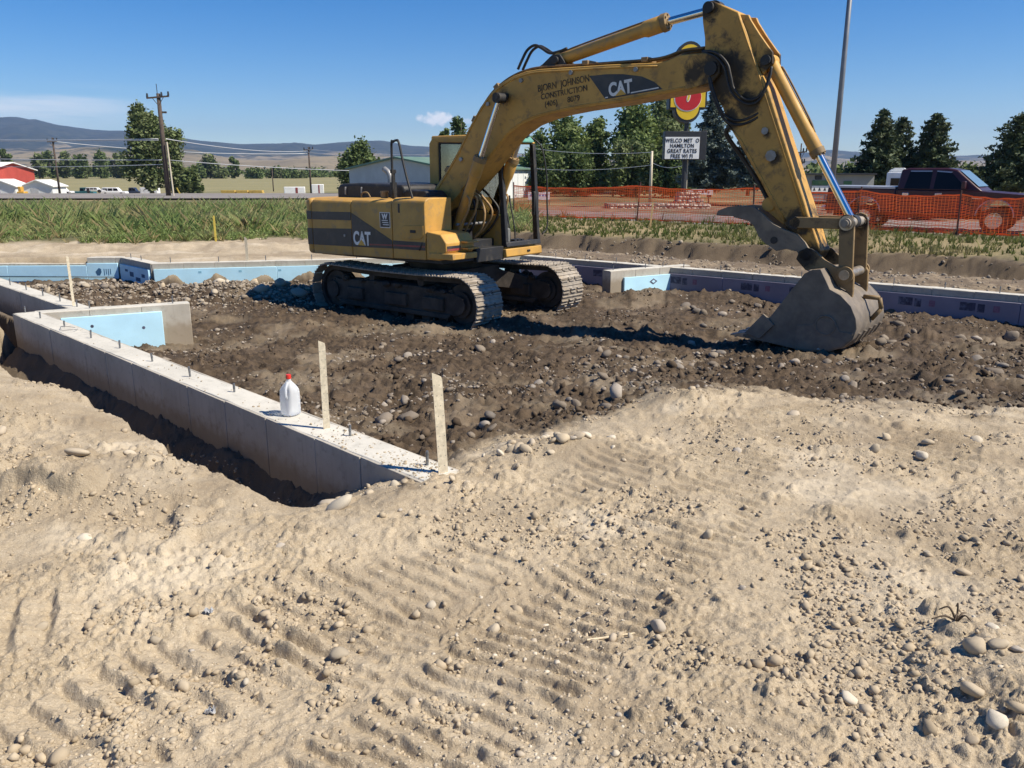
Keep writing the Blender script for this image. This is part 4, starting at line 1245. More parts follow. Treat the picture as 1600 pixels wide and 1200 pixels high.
decal(boom, 'white_line', [(3.70, 3.462), (3.70, 3.477), (4.12, 3.520), (4.12, 3.505)], m_white, -.26, .006)
decal(boom, 'white_line', [(3.293, 3.42), (3.293, 3.434), (3.338, 3.438), (3.338, 3.424)], m_white, -.26, .006)
ang_ = R(-6)
text('owner_lettering', 'BJORN', boom, (2.13, -.264, 3.565), .092, m_ink, (R(90), ang_, 0), .86, .0015)
text('owner_lettering', 'JOHNSON', boom, (2.54, -.264, 3.608), .092, m_ink, (R(90), ang_, 0), .80, .0015)
text('owner_lettering', 'CONSTRUCTION', boom, (2.19, -.264, 3.455), .078, m_ink, (R(90), ang_, 0), .92, .0015)
text('owner_lettering', '(406)', boom, (2.26, -.264, 3.350), .075, m_ink, (R(90), ang_, 0), 1.0, .001)
text('owner_lettering', '8079', boom, (2.66, -.264, 3.392), .075, m_ink, (R(90), ang_, 0), 1.0, .001)
# pipes and hoses on the boom's back
for k, (yy, dz, rr, mt) in enumerate(((-.16, .035, .017, m_pipe), (-.08, .04, .022, m_pipe), (.08, .04, .022, m_pipe), (.16, .035, .017, m_rubber))):
    pts = [(-.05, yy, 2.12 + dz), (.28, yy, 2.45 + dz)] + [(x - .015, yy, z + dz) for x, z in BOOM[:10]] + [(4.05, yy, 3.86 + dz), (4.4, yy, 3.93 + dz), (4.7, yy, 3.94 + dz)]
    MB().tube(spline(pts, 5), rr, 8).build('boom_pipe', mt, boom, smooth=True)
for (hx, hz, a) in ((.85, 3.22, 1.0), (1.3, 3.68, .6), (2.9, 3.90, 0), (3.85, 3.87, 0), (.25, 2.45, .85)):
    mb = MB(); mb.box(-.05, .05, -.2, .2, -.01, .055, Matrix.Translation((hx, 0, hz)) @ Matrix.Rotation(-a, 4, 'Y')); mb.build('pipe_clamp', m_rust, boom, bevel=.008)
for (hx, hz) in ((1.83, 3.745), (1.19, 3.44), (2.72, 3.795), (3.77, 3.765), (.62, 2.62)):
    MB().cyl((hx, -.29, hz), (hx, -.25, hz), .032, .032, 12).build('clamp_boss', m_grey, boom, auto=40)
for yy in (-.06, .06):
    pts = [(1.64, yy - .04, 3.93), (1.72, yy - .04, 4.06), (1.80, yy - .02, 4.19), (1.92, yy, 4.25), (2.05, yy, 4.20), (2.2, yy, 4.12), (2.38, yy, 4.13), (2.5, yy, 4.16)]
    MB().tube(spline(pts, 5), .021, 8).build('hydraulic_hose', m_rubber, boom, smooth=True)
br = MB()
for yy in (-.13, .09):
    br.prism([(1.92, 3.87), (2.12, 3.97), (2.28, 4.08), (2.42, 4.08), (2.50, 3.98), (2.58, 3.87)], yy, yy + .04)
br.cyl((2.36, -.17, 4.0), (2.36, .17, 4.0), .055, .055, 16)
br.build('cylinder_bracket', m_black, boom, bevel=.008)
for (hx, hz, hy, hr) in ((4.86, 3.70, .30, .085), (.0, 1.82, .50, .09), (1.53, 3.52, .52, .055)):
    MB().cyl((hx, -hy, hz), (hx, hy, hz), hr, hr, 20).build('pivot_pin', m_black, boom, auto=40)
# boom foot brackets and swing-frame clutter
bf = MB()
for yy in (-.45, .34):
    bf.prism([(-.45, 1.14), (-.30, 1.70), (-.10, 1.95), (.10, 1.95), (.22, 1.78), (.45, 1.50), (.80, 1.38), (.92, 1.14)], yy, yy + .06)
bf.build('boom_foot_bracket', m_black, EX, bevel=.012)
mb = MB(); mb.cyl((-.32, -.62, 1.75), (-.32, -.30, 1.75), .22, .22, 22); mb.cyl((-.1, -.60, 1.45), (-.1, -.46, 1.45), .16, .16, 18); mb.box(.15, .6, -.62, -.5, 1.15, 1.42)
mb.build('swing_motor', m_under, EX, auto=40)

# ---- hydraulic cylinders
def ram(name, base, gland, tip, y, rb_, rr_, flare=.0, mat=None, boss=.10):
    bx, bz = base; gx, gz = gland; tx, tz = tip
    L_ = math.hypot(gx - bx, gz - bz); ux, uz = (gx - bx) / L_, (gz - bz) / L_
    P = lambda s, : (bx + ux * s, y, bz + uz * s)
    mb = MB()
    mb.tube([P(.02), P(.05), P(L_ - .36), P(L_ - .30), P(L_ - .05), P(L_)], [rb_ * .85, rb_, rb_, rb_ + flare, rb_ + flare, rb_ * .9], 24)
    mb.cyl((bx, y - boss, bz), (bx, y + boss, bz), rb_ * 1.05, rb_ * 1.05, 20)
    o = mb.build(name, mat or m_yel, EX, auto=35)
    gl = MB(); gl.tube([P(L_ - .06), P(L_ - .055), P(L_ + .02), P(L_ + .025)], [rb_ * .6, rb_ + flare + .012, rb_ + flare + .006, rr_], 20)
    for k in range(6):
        a = 2 * math.pi * k / 6
        nx, nz = -uz, ux
        ox, oy = math.cos(a) * (rb_ + flare) * .8, math.sin(a) * (rb_ + flare) * .8
        c0 = Vector(P(L_ - .01)) + Vector((nx * ox, oy, nz * ox))
        gl.cyl(tuple(c0), tuple(c0 + Vector((ux * .05, 0, uz * .05))), .014, .014, 6)
    gl.build('gland', m_rust, o, auto=35)
    MB().tube([P(L_ - .02), (tx, y, tz)], rr_, 20).build('piston_rod', m_chrome, o, auto=40)
    ee = MB(); ee.cyl((tx, y - boss * .9, tz), (tx, y + boss * .9, tz), rr_ * 1.75, rr_ * 1.75, 20); ee.build('rod_eye', m_black, o, auto=40)
    # oil line along the barrel
    nx, nz = -uz, ux
    off = rb_ + .016
    MB().tube(spline([(P(.15)[0] + nx * rb_ * .7, y, P(.15)[2] + nz * rb_ * .7), (P(.2)[0] + nx * off, y, P(.2)[2] + nz * off), (P(L_ - .45)[0] + nx * off, y, P(L_ - .45)[2] + nz * off), (P(L_ - .25)[0] + nx * (rb_ + flare) * .9, y, P(L_ - .25)[2] + nz * (rb_ + flare) * .9)], 4), .013, 8).build('oil_line', m_pipe, o, smooth=True)
    return o
for yy in (-.42, .42):
    ram('boom_cylinder', (.55, 1.31), (1.15, 2.63), (1.54, 3.50), yy, .083, .043, .014)
ram('stick_cylinder', (2.36, 4.02), (4.06, 4.365), (4.76, 4.455), 0, .088, .052, .022, boss=.08)
ram('bucket_cylinder', (5.53, 3.76), (6.22, 2.64), (6.71, 1.83), 0, .080, .048, .004, boss=.08)

# ---- stick
STICK = [(4.65, 4.43), (4.68, 4.50), (4.77, 4.525), (4.89, 4.47), (5.14, 4.35), (5.26, 4.11), (5.36, 3.88), (5.47, 3.63), (5.59, 3.43), (5.71, 3.14), (5.81, 2.90), (5.95, 2.57), (6.04, 2.35), (6.17, 2.05), (6.26, 1.82), (6.34, 1.65), (6.42, 1.47), (6.37, 1.36), (6.26, 1.35), (6.16, 1.44),
         (5.93, 1.78), (5.68, 2.15), (5.50, 2.43), (5.26, 2.79), (5.10, 3.01), (5.00, 3.25), (4.88, 3.40), (4.80, 3.55), (4.72, 3.85), (4.71, 4.08), (4.67, 4.27)]
st_ = MB(); st_.prism(STICK, -.19, .19)
stick = st_.build('stick', m_stick, EX, bevel=.014)
gs = MB()
for yy in (-.15, .10):
    gs.prism([(5.12, 4.33), (5.26, 4.31), (5.29, 4.25), (5.42, 4.07), (5.54, 3.92), (5.60, 3.85), (5.61, 3.72), (5.50, 3.60), (5.40, 3.75), (5.28, 4.02)], yy, yy + .05)
gs.build('gusset_plate', m_stick, stick, bevel=.006)
rim = MB()
for sgn in (-1, 1):
    rim.tube([(5.16, sgn * .192, 4.28), (5.45, sgn * .192, 3.62), (5.66, sgn * .192, 3.12), (6.2, sgn * .192, 1.84)], .012, 6)
    rim.tube([(5.06, sgn * .192, 3.06), (5.30, sgn * .192, 2.80), (5.72, sgn * .192, 2.16), (5.95, sgn * .192, 1.82)], .012, 6)
rim.build('weld_rim', m_stick, stick, smooth=True)
for (hx, hz, rr) in ((5.60, 2.92, .045), (5.70, 2.62, .07)):
    MB().cyl((hx, -.215, hz), (hx, -.185, hz), rr, rr * .9, 8).build('clamp_plate', m_grey, stick, auto=40)
for (hx, hz, hy, hr) in ((4.75, 4.44, .24, .07), (6.08, 1.81, .27, .075), (6.29, 1.43, .34, .075), (5.53, 3.76, .19, .06)):
    MB().cyl((hx, -hy, hz), (hx, hy, hz), hr, hr, 20).build('pivot_pin', m_black, stick, auto=40)
for off in (0, .05):
    pts = [(4.70, -.20 - off * .3, 3.93 - off * .2), (4.92, -.27, 3.88 - off), (5.08 - off * .6, -.29, 3.74 - off), (5.14 - off * .8, -.29, 3.58 - off), (5.19 - off * .4, -.28, 3.43 - off), (5.32, -.25, 3.31 - off), (5.46, -.22, 3.31 - off), (5.56 - off * .3, -.20, 3.42 - off), (5.60 - off * .4, -.17, 3.56 - off * .6), (5.60, -.14, 3.68 - off * .3)]
    MB().tube(spline(pts, 6), .017, 8).build('hydraulic_hose', m_rubber, stick, smooth=True)
for off in (0, .05):
    pts = [(4.80, -.23, 3.72 - off), (4.90 - off * .5, -.27, 3.45), (5.02 - off * .6, -.27, 3.20), (5.08, -.25, 3.12 - off), (5.19, -.22, 3.06 - off), (5.30, -.20, 3.06 - off), (5.42, -.19, 3.10 - off), (5.49, -.18, 3.14 - off)]
    MB().tube(spline(pts, 6), .017, 8).build('hydraulic_hose', m_rubber, stick, smooth=True)
MB().tube(spline([(5.16, -.17, 3.02), (5.06, -.13, 2.90), (5.25, 0, 2.60), (5.55, 0, 2.20), (5.72, -.05, 1.92), (5.80, -.08, 1.86)], 6), .03, 8).build('thumb_hose', m_rubber, stick, smooth=True)

# ---- linkage
for yy in (-.27, .225):
    lk = MB(); lk.prism([(6.08, 1.745), (6.73, 1.755), (6.80, 1.80), (6.80, 1.85), (6.73, 1.89), (6.08, 1.88), (6.02, 1.84), (6.02, 1.78)], yy, yy + .045)
    lk.build('idler_link', m_rust, EX, bevel=.008)
    pl_ = MB(); pl_.prism([(6.64, 1.86), (6.66, 1.91), (6.72, 1.935), (6.79, 1.91), (6.82, 1.84), (6.855, 1.24), (6.84, 1.17), (6.78, 1.14), (6.72, 1.16), (6.69, 1.22), (6.66, 1.6)], yy - .05 if yy < 0 else yy + .05, yy - .003 if yy < 0 else yy + .097)
    pl_.build('power_link', m_rust, EX, bevel=.008)
pn_ = MB(); pn_.cyl((6.73, -.37, 1.83), (6.73, .37, 1.83), .06, .06, 20); pn_.cyl((6.73, -.40, 1.83), (6.73, .40, 1.83), .04, .04, 16); pn_.build('linkage_pin', m_steel, EX, auto=40)
for yy in (-.30, .30):
    MB().cyl((6.73, yy - .025, 1.83), (6.73, yy + .025, 1.83), .088, .088, 22).build('pin_collar', m_edge, EX, auto=40)

# ---- bucket
BW = .60
SIDE = [(5.70, .40), (5.87, .56), (6.01, .67), (6.20, .96), (6.38, 1.23), (6.47, 1.285), (6.57, 1.30), (6.65, 1.16), (6.70, 1.07), (6.83, 1.01), (6.96, .89), (7.03, .75), (7.05, .63), (7.02, .50), (6.92, .39), (6.74, .31), (6.50, .28), (6.24, .31), (5.90, .345), (5.69, .36)]
bk_ = MB()
BK = [(6.55, 1.29), (6.63, 1.17), (6.70, 1.065), (6.83, 1.005), (6.96, .885), (7.03, .745), (7.05, .63), (7.02, .50), (6.92, .39), (6.74, .31), (6.50, .28), (6.24, .31), (5.90, .345), (5.66, .375)]
n = len(BK)
inn = []
for i, (x, z) in enumerate(BK):
    x0, z0 = BK[max(0, i - 1)]; x1, z1 = BK[min(n - 1, i + 1)]
    tx, tz = x1 - x0, z1 - z0; L_ = math.hypot(tx, tz)
    inn.append((x + tz / L_ * .03, z - tx / L_ * .03))
for yy in (-BW, BW):
    for (x, z) in BK: bk_.v.append((x, yy, z))
    for (x, z) in inn: bk_.v.append((x, yy, z))
for i in range(n - 1):
    a, b2 = i, i + 1
    bk_.f += [(a, b2, 2 * n + b2, 2 * n + a), (n + a, 3 * n + a, 3 * n + b2, n + b2), (a, n + a, n + b2, b2), (2 * n + a, 2 * n + b2, 3 * n + b2, 3 * n + a)]
bk_.f += [(0, 2 * n, 3 * n, n), (n - 1, 2 * n - 1, 4 * n - 1, 3 * n - 1)]
bucket = bk_.build('bucket', m_bucket, EX, auto=50)
for sgn in (-1, 1):
    y0, y1 = (-BW - .025, -BW + .001) if sgn < 0 else (BW - .001, BW + .025)
    MB().prism(SIDE, y0, y1).build('bucket_side', m_bucket, bucket, bevel=.006)
    yc0, yc1 = (-BW - .06, -BW - .026) if sgn < 0 else (BW + .026, BW + .06)
    MB().prism([(5.70, .43), (5.925, .70), (5.98, .66), (6.07, .57), (5.90, .375)], yc0, yc1).build('side_cutter', m_bucket, bucket, bevel=.006)
    # doubler plate on the lower side, stamped ring
    dz = MB(); dz.prism([(6.33, .325), (6.35, .60), (6.52, .62), (6.60, .70), (6.80, .70), (6.86, .58), (7.02, .57), (6.99, .49), (6.90, .40), (6.73, .33), (6.50, .30)], *((-BW - .036, -BW - .024) if sgn < 0 else (BW + .024, BW + .036)))
    dz.build('side_wear_plate', m_bucket, bucket, bevel=.004)
    rg_ = MB(); ring = [(6.69 + .115 * math.cos(k * math.pi / 12), sgn * (BW + .034), .635 + .115 * math.sin(k * math.pi / 12)) for k in range(25)]
    rg_.tube(ring, .012, 6, False); rg_.cyl((6.69, sgn * (BW + .02), .635), (6.69, sgn * (BW + .034), .635), .10, .10, 24); rg_.build('stamped_ring', m_bucket, bucket, auto=40)
for k in range(5):
    yy = -BW + .09 + k * (2 * BW - .18) / 4
    tt_ = MB(); tt_.add([(5.74, yy - .07, .445), (5.74, yy + .07, .445), (5.74, yy + .07, .345), (5.74, yy - .07, .345), (5.47, yy - .045, .375), (5.47, yy + .045, .375), (5.47, yy + .045, .358), (5.47, yy - .045, .358)],
                        [(0, 1, 5, 4), (1, 2, 6, 5), (2, 3, 7, 6), (3, 0, 4, 7), (4, 5, 6, 7), (0, 3, 2, 1)])
    tt_.build('bucket_tooth', m_edge, bucket, bevel=.008)
for yy in (-.34, .285):
    MB().prism([(6.17, 1.37), (6.20, 1.47), (6.29, 1.515), (6.40, 1.48), (6.52, 1.38), (6.65, 1.31), (6.74, 1.315), (6.83, 1.29), (6.88, 1.22), (6.89, 1.0), (6.88, .90), (6.80, 1.035), (6.70, 1.08), (6.62, 1.20), (6.55, 1.29), (6.45, 1.27), (6.30, 1.24)], yy, yy + .055).build('bucket_ear', m_rust, bucket, bevel=.008)
pn_ = MB(); pn_.cyl((6.78, -.40, 1.22), (6.78, .40, 1.22), .06, .06, 20); pn_.build('bucket_pin', m_edge, bucket, auto=40)
for yy in (-.355, .355):
    MB().cyl((6.78, yy - .02, 1.22), (6.78, yy + .02, 1.22), .10, .10, 22).build('pin_boss', m_rust, bucket, auto=40)
lp = MB()
for (p0, p1) in (((6.93, .93), (7.12, .93)), ((7.12, .93), (7.15, .80)), ((7.15, .80), (7.05, .66))):
    lp.tube([(p0[0], 0, p0[1]), (p1[0], 0, p1[1])], .028, 8)
lp.build('lifting_loop', m_rust, bucket, smooth=True)
for k in range(5):
    yy = -BW + .14 + k * .235
    ws = MB(); ws.prism([(7.035, .55), (7.06, .55), (7.00, .43), (6.90, .355), (6.70, .288), (6.70, .305), (6.90, .385)], yy, yy + .06); ws.build('wear_strip', m_edge, bucket)

# ---- thumb
TH = [(5.06, 1.87), (5.08, 1.93), (5.22, 1.985), (5.35, 2.0), (5.56, 1.995), (5.67, 1.92), (5.83, 1.79), (5.96, 1.73), (6.14, 1.67), (6.24, 1.58), (6.31, 1.49), (6.33, 1.41), (6.28, 1.335), (6.22, 1.36), (6.16, 1.46), (6.02, 1.485), (5.90, 1.45)]
ser = []
base_ = [(5.90, 1.45), (5.77, 1.53), (5.66, 1.62), (5.58, 1.76), (5.51, 1.82), (5.40, 1.845), (5.30, 1.865), (5.06, 1.87)]
cum = []
for (a, b2) in zip(base_[1:-2], base_[2:-1]):
    for k in range(4):
        f0 = k / 4
        ser.append((a[0] + (b2[0] - a[0]) * f0, a[1] + (b2[1] - a[1]) * f0)); ser.append((a[0] + (b2[0] - a[0]) * (f0 + .14), a[1] + (b2[1] - a[1]) * (f0 + .14) - .016))
thb = MB()
for yy in (-.30, .20):
    thb.prism(TH + [(5.77, 1.53)] + ser + [(5.30, 1.865)], yy, yy + .06)
thb.box(5.30, 5.45, -.241, .199, 1.87, 1.95); thb.box(5.85, 6.0, -.241, .199, 1.52, 1.66)
thumb = thb.build('thumb', m_bucket, EX, bevel=.006)
MB().cyl((5.86, -.31, 1.585), (5.86, .27, 1.585), .045, .045, 18).build('thumb_pin', m_black, thumb, auto=40)
tk = MB(); tk.prism([(5.62, 1.98), (5.68, 2.12), (5.80, 2.10), (6.0, 1.92), (6.02, 1.80), (5.92, 1.76)], -.14, .14); tk.cyl((5.70, -.16, 2.02), (5.70, .16, 2.02), .09, .09, 16); tk.build('thumb_mount', m_stick, EX, bevel=.01)

# ---- hose bundle between the boom foot and the swing frame
rx_ = random.Random(4)
for k in range(4):
    y0 = -.24 + k * .15 + rx_.uniform(-.03, .03)
    mt = m_hose_t if k in (1, 2, 6, 7) else m_rubber
    p = [(.60 + .1 * rx_.random(), y0, 1.35), (.82 + .1 * rx_.random(), y0 + rx_.uniform(-.04, .04), 1.55), (.90 + .1 * rx_.random(), y0 + rx_.uniform(-.05, .05), 1.80), (.82, y0, 2.02), (.66, y0, 2.14)]
    MB().tube(spline(p, 6), .02, 8).build('hydraulic_hose', mt, EX, smooth=True)
for yy in (-.52, -.32, .33, .52):
    p = [(.72, yy, 1.48), (.82, yy, 1.62), (.93, yy * .95, 1.80), (.98, yy * .95, 1.98), (.94, yy, 2.06)]
    MB().tube(spline(p, 6), .018, 8).build('hydraulic_hose', m_hose_t, EX, smooth=True)
MB().tube([(.74, -.55, 1.60), (.74, .55, 1.60)], .022, 8).build('hose_bar', m_grey, EX)
mb = MB(); mb.box(.35, .85, -.40, .28, 1.12, 1.34); mb.cyl((.55, -.1, 1.3), (.55, -.1, 1.5), .12, .12, 14); mb.build('valve_block', m_black, EX, bevel=.01)

# ================================================================ STREET, HIGHWAY
def strip(name, poly_fn, mat, n=120):
    mb = MB()
    for i in range(n + 1):
        a, b2 = poly_fn(i / n)
        mb.v += [a, b2]
    for i in range(n): mb.f.append((i * 2, i * 2 + 2, i * 2 + 3, i * 2 + 1))
    return mb.build(name, mat)
RD = np.array([.773, -.634])       # direction of the right wall, fence and street
def rq(q, l): p = RN * (RC + q) + RD * l; return p
m_asph = simple('pinkish_worn_asphalt', (.20, .17, .155), .9, 0, .2, .6, (.27, .235, .20), .5, .25)
def zr(x, y): return np.interp(y, [30, 45, 60, 100], [0, -.15, -.35, -.40])
st = strip('street', lambda u: (lambda a, b2: ((a[0], a[1], -.215 + float(zr(*a))), (b2[0], b2[1], -.20 + float(zr(*b2)))))(rq(11.3 + .25 * math.sin(u * 90) * math.sin(u * 37), -32 + 80 * u), rq(23, -32 + 80 * u)), m_asph)
tag(st, 'grey asphalt street beyond the orange fence', kind='structure')
hw = strip('highway', lambda u: ((-260 + 262 * u, 84 + 4 * u, -.93), (-260 + 262 * u, 112 + 4 * u, -1.10)), simple('grey_highway_asphalt', (.23, .205, .185), .9, 0, .15, .2, None, 0, .1))
tag(hw, 'pale grey highway across the valley beyond the weeds', kind='structure')

# ================================================================ HILLS
SIL = np.array([(-900, 195), (-300, 190), (-60, 190), (0, 186), (32, 183), (60, 189), (66, 188), (100, 197), (150, 204), (200, 206), (260, 213), (300, 221), (340, 224), (380, 226), (430, 225), (470, 223), (500, 227), (560, 222), (600, 221), (640, 229), (690, 231), (760, 238), (900, 246), (1050, 250), (1230, 243), (1262, 241), (1290, 236), (1330, 240), (1400, 246), (1600, 244), (2400, 240)])
naz, nd = 420, 46
ua = np.linspace(-1.5, 1.5, naz)
du = np.concatenate([np.linspace(1500, 3200, 12), np.linspace(3400, 9000, nd - 12)])
U, D = np.meshgrid(ua, du, indexing='ij')
X = U * D; Y = D
px = 800 + 1280 * U / .968
el = np.radians(14.5) - np.arctan((600 - np.interp(px, SIL[:, 0], SIL[:, 1])) / 1280)
ridge = -np.tan(el) * 7600 / np.cos(np.radians(0))
rise = sstep(D, 3000, 7600) ** 1.15
rough = fbm(X / 900, Y / 900, 6, 111, .55)
spurs = np.abs(fbm(X / 520, Y / 1500, 5, 121, .55))
Z = -1.6 + ridge * rise * (1 - .0 * rough) * (1 - .22 * (1 - rise) * spurs) + (18 * rough + 10) * sstep(D, 2200, 4200) * (1 - .75 * sstep(D, 6500, 7600)) - 30 * spurs * sstep(D, 3200, 5000) * (1 - sstep(D, 6400, 7400))
Z += sstep(D, 1500, 2600) * 3 * rough - 60 * sstep(D, 7700, 9000)
# low tan foothills in front
fh = 62 * sstep(-U, -.12, .5) + 26
Z += fh * np.exp(-((D - 3700 - 500 * fbm(U * 3, U * 0 + 2, 3, 131)) / 700) ** 2) * (.8 + .5 * fbm(U * 6, D / 1600, 4, 133))
V = np.stack([X.ravel(), Y.ravel(), Z.ravel()], 1)
ii = np.arange(naz * nd).reshape(naz, nd)
F = np.stack([ii[:-1, :-1], ii[1:, :-1], ii[1:, 1:], ii[:-1, 1:]], -1).reshape(-1, 4)
m_hill, t, b = new_mat('forest_and_dry_grass_slopes')
v = coord(t, 'Object')
sp = N('ShaderNodeSeparateXYZ', t); t.links.new(v, sp.inputs[0])
n1 = noise(t, .0022, 8, .62, v); n2 = noise(t, .012, 5, .6, v)
hmask = ss(math_node('ADD', sp.outputs[2], math_node('MULTIPLY', math_node('SUBTRACT', n1, .5, t), 420, t), t), 70, 125, t)
grass_c = mixc(t, ss(n1, .4, .6, t), (.27, .215, .125), (.20, .16, .095))
grass_c = mixc(t, math_node('MULTIPLY', ss(n2, .56, .64, t), .8, t), grass_c, (.045, .055, .03))
forest = mixc(t, ss(n2, .4, .65, t), (.018, .028, .016), (.05, .055, .032))
c = mixc(t, hmask, grass_c, forest)
t.links.new(c, b.inputs['Base Color']); b.inputs['Roughness'].default_value = 1; b.inputs['Specular IOR Level'].default_value = 0
hills = link('hills', np_mesh('hills', V, F, m_hill, True))
tag(hills, 'forested blue mountain ridge with dry grassy foothills along the horizon', kind='structure')

# ================================================================ TREES
def leaf_mat(name, c0, c1, c2, trans=.25):
    m, t, b = new_mat(name)
    rnd = N('ShaderNodeNewGeometry', t).outputs['Random Per Island']
    v = coord(t, 'Object')
    c = mixc(t, rnd, c0, c1)
    c = mixc(t, ss(noise(t, .45, 4, .6, v), .45, .65, t), c, c2)
    t.links.new(c, b.inputs['Base Color'])
    b.inputs['Roughness'].default_value = .65; b.inputs['Specular IOR Level'].default_value = .25
    out = [n for n in t.nodes if n.type == 'OUTPUT_MATERIAL'][0]
    tl_ = N('ShaderNodeBsdfTranslucent', t); t.links.new(c, tl_.inputs[0])
    mx = N('ShaderNodeMixShader', t); mx.inputs[0].default_value = trans
    t.links.new(b.outputs[0], mx.inputs[1]); t.links.new(tl_.outputs[0], mx.inputs[2]); t.links.new(mx.outputs[0], out.inputs[0])
    return m
m_leaf_cot = leaf_mat('cottonwood_leaves', (0.081, 0.115, 0.041), (0.176, 0.216, 0.081), (0.216, 0.243, 0.115))
m_leaf_dark = leaf_mat('dark_broad_leaves', (0.068, 0.105, 0.035), (0.162, 0.209, 0.070), (0.108, 0.149, 0.051))
m_leaf_pop = leaf_mat('poplar_leaves', (0.081, 0.128, 0.041), (0.203, 0.257, 0.081), (0.149, 0.189, 0.061))
m_needle = leaf_mat('pine_needles', (0.038, 0.061, 0.027), (0.088, 0.115, 0.051), (0.108, 0.121, 0.057), .08)
m_needle_b = leaf_mat('blue_spruce_needles', (0.061, 0.084, 0.068), (0.149, 0.189, 0.169), (0.095, 0.121, 0.101), .08)
m_bark = simple('grey_brown_bark', (.13, .105, .08), .95, 0, .35, 3, None, 0, .5)

def leaves(rs, centres, radii, n, size, aspect=.6, droop=0.0, shell=.15, spread=None):
    """n leaf-clump faces through a set of uneven lobes"""
    centres = np.asarray(centres, float); radii = np.asarray(radii, float)
    if radii.ndim == 1: radii = np.stack([radii] * 3, 1)
    wgt = radii.prod(1) ** .67; wgt /= wgt.sum()
    k = rs.choice(len(centres), n, p=wgt)
    d = rs.randn(n, 3); d /= np.linalg.norm(d, axis=1)[:, None]
    r = rs.rand(n) ** (1 / (1 + 3 * shell))
    p = centres[k] + d * r[:, None] * radii[k] * (1 + .18 * rs.randn(n)[:, None])
    a = rs.randn(n, 3); a /= np.linalg.norm(a, axis=1)[:, None]
    a[:, 2] = a[:, 2] * .6 - droop
    a /= np.linalg.norm(a, axis=1)[:, None]
    bb = np.cross(a, rs.randn(n, 3)); bb /= np.linalg.norm(bb, axis=1)[:, None]
    s = size * (.55 + .9 * rs.rand(n))[:, None]
    q = np.stack([p - a * s, p + bb * s * aspect, p + a * s, p - bb * s * aspect], 1)
    return q.reshape(-1, 3)
def quads(V): return np.arange(len(V)).reshape(-1, 4)

def limbs(mb, h, r, rs, lean=0.0, n=7, top=.9, wd=9.0):
    pts = [(lean * h * (k / 6) + .02 * h * rs.randn() * (k > 0) * .4, .02 * h * rs.randn() * (k > 0) * .4, h * top * k / 6) for k in range(7)]
    mb.tube(pts, [r * (1.25 if k == 0 else 1 - .14 * k) for k in range(7)], 8)
    for i in range(n):
        k = 2 + i % 4
        p = Vector(pts[k]); a = rs.rand() * 6.283; L_ = min(h * (.16 + .16 * rs.rand()), wd * .6)
        q_ = p + Vector((math.cos(a) * L_, math.sin(a) * L_, L_ * .8))
        mb.tube([tuple(p), tuple((p + q_) / 2 + Vector((0, 0, -.05 * L_))), tuple(q_)], [r * .45, r * .3, r * .12], 6)

def broad_tree(name, x, y, z, h, wd, label, mat, seed, n=6075, size=.20, lobes=22, base=.18, group=None, cat='tree', pointy=.3):
    rs = np.random.RandomState(seed)
    e = empty(name, (x, y, z), 0, label, cat, group)
    mb = MB(); limbs(mb, h, max(.06, h * .022), rs, wd=wd)
    mb.build('trunk', m_bark, e, smooth=True)
    cs, rd = [], []
    for i in range(lobes):
        u = base + (1 - base) * (i + .5) / lobes * .93
        env = math.sin(math.pi * min(1, (u - base * .6) / (1 - base * .6)) ** (.75 + pointy * .4)) ** .8
        a = rs.rand() * 6.283; rr = wd * env * (.25 + .55 * rs.rand())
        cs.append((rr * math.cos(a), rr * math.sin(a), h * u))
        s_ = wd * (.22 + .26 * rs.rand()) * (.55 + .45 * env)
        rd.append((s_, s_, s_ * (1.0 + .5 * rs.rand())))
    V = leaves(rs, cs, rd, n, size)
    link('crown', np_mesh('crown', V, quads(V), mat), e)
    return e
def conifer(name, x, y, z, h, wd, label, mat, seed, n=8775, size=.17, group=None, base=.06, blunt=.0, cat='tree'):
    rs = np.random.RandomState(seed)
    e = empty(name, (x, y, z), 0, label, cat, group)
    mb = MB(); mb.tube([(0, 0, 0), (0, 0, h * .5), (0, 0, h * .98)], [h * .022, h * .013, .015], 8); mb.build('trunk', m_bark, e, smooth=True)
    cs, rd = [], []
    nl = 26
    for i in range(nl):
        u = base + (1 - base) * (i / nl) ** .92
        env = (1 - u) ** (.85 - .45 * blunt) * min(1, (u - base + .03) / .10)
        m_ = max(3, int(9 * (1 - u)))
        for j in range(m_):
            a = 6.283 * j / m_ + i * 1.1 + rs.rand() * .5
            L_ = wd * env * (.62 + .5 * rs.rand())
            for f_ in (.35, .65, .95):
                cs.append((L_ * f_ * math.cos(a), L_ * f_ * math.sin(a), h * u - L_ * f_ * .12 + .1 * rs.randn() * wd * .2))
                s_ = .07 * wd + .13 * wd * env * (1.1 - f_ * .5)
                rd.append((s_ * 1.2, s_ * 1.2, s_ * .65))
    cs.append((0, 0, h * .985)); rd.append((.05 * wd, .05 * wd, h * .03))
    V = leaves(rs, cs, rd, n, size, .42, .25, .2)
    link('crown', np_mesh('crown', V, quads(V), mat), e)
    return e
def ray_at(px, Y):          # lateral position at depth Y for a bearing read off the photograph
    return (px - 800) / 1280 * (Y * .968 + .43)
def zof(py, Y): return 1.7 - Y * math.tan(R(14.5) - math.atan((600 - py) / 1280))

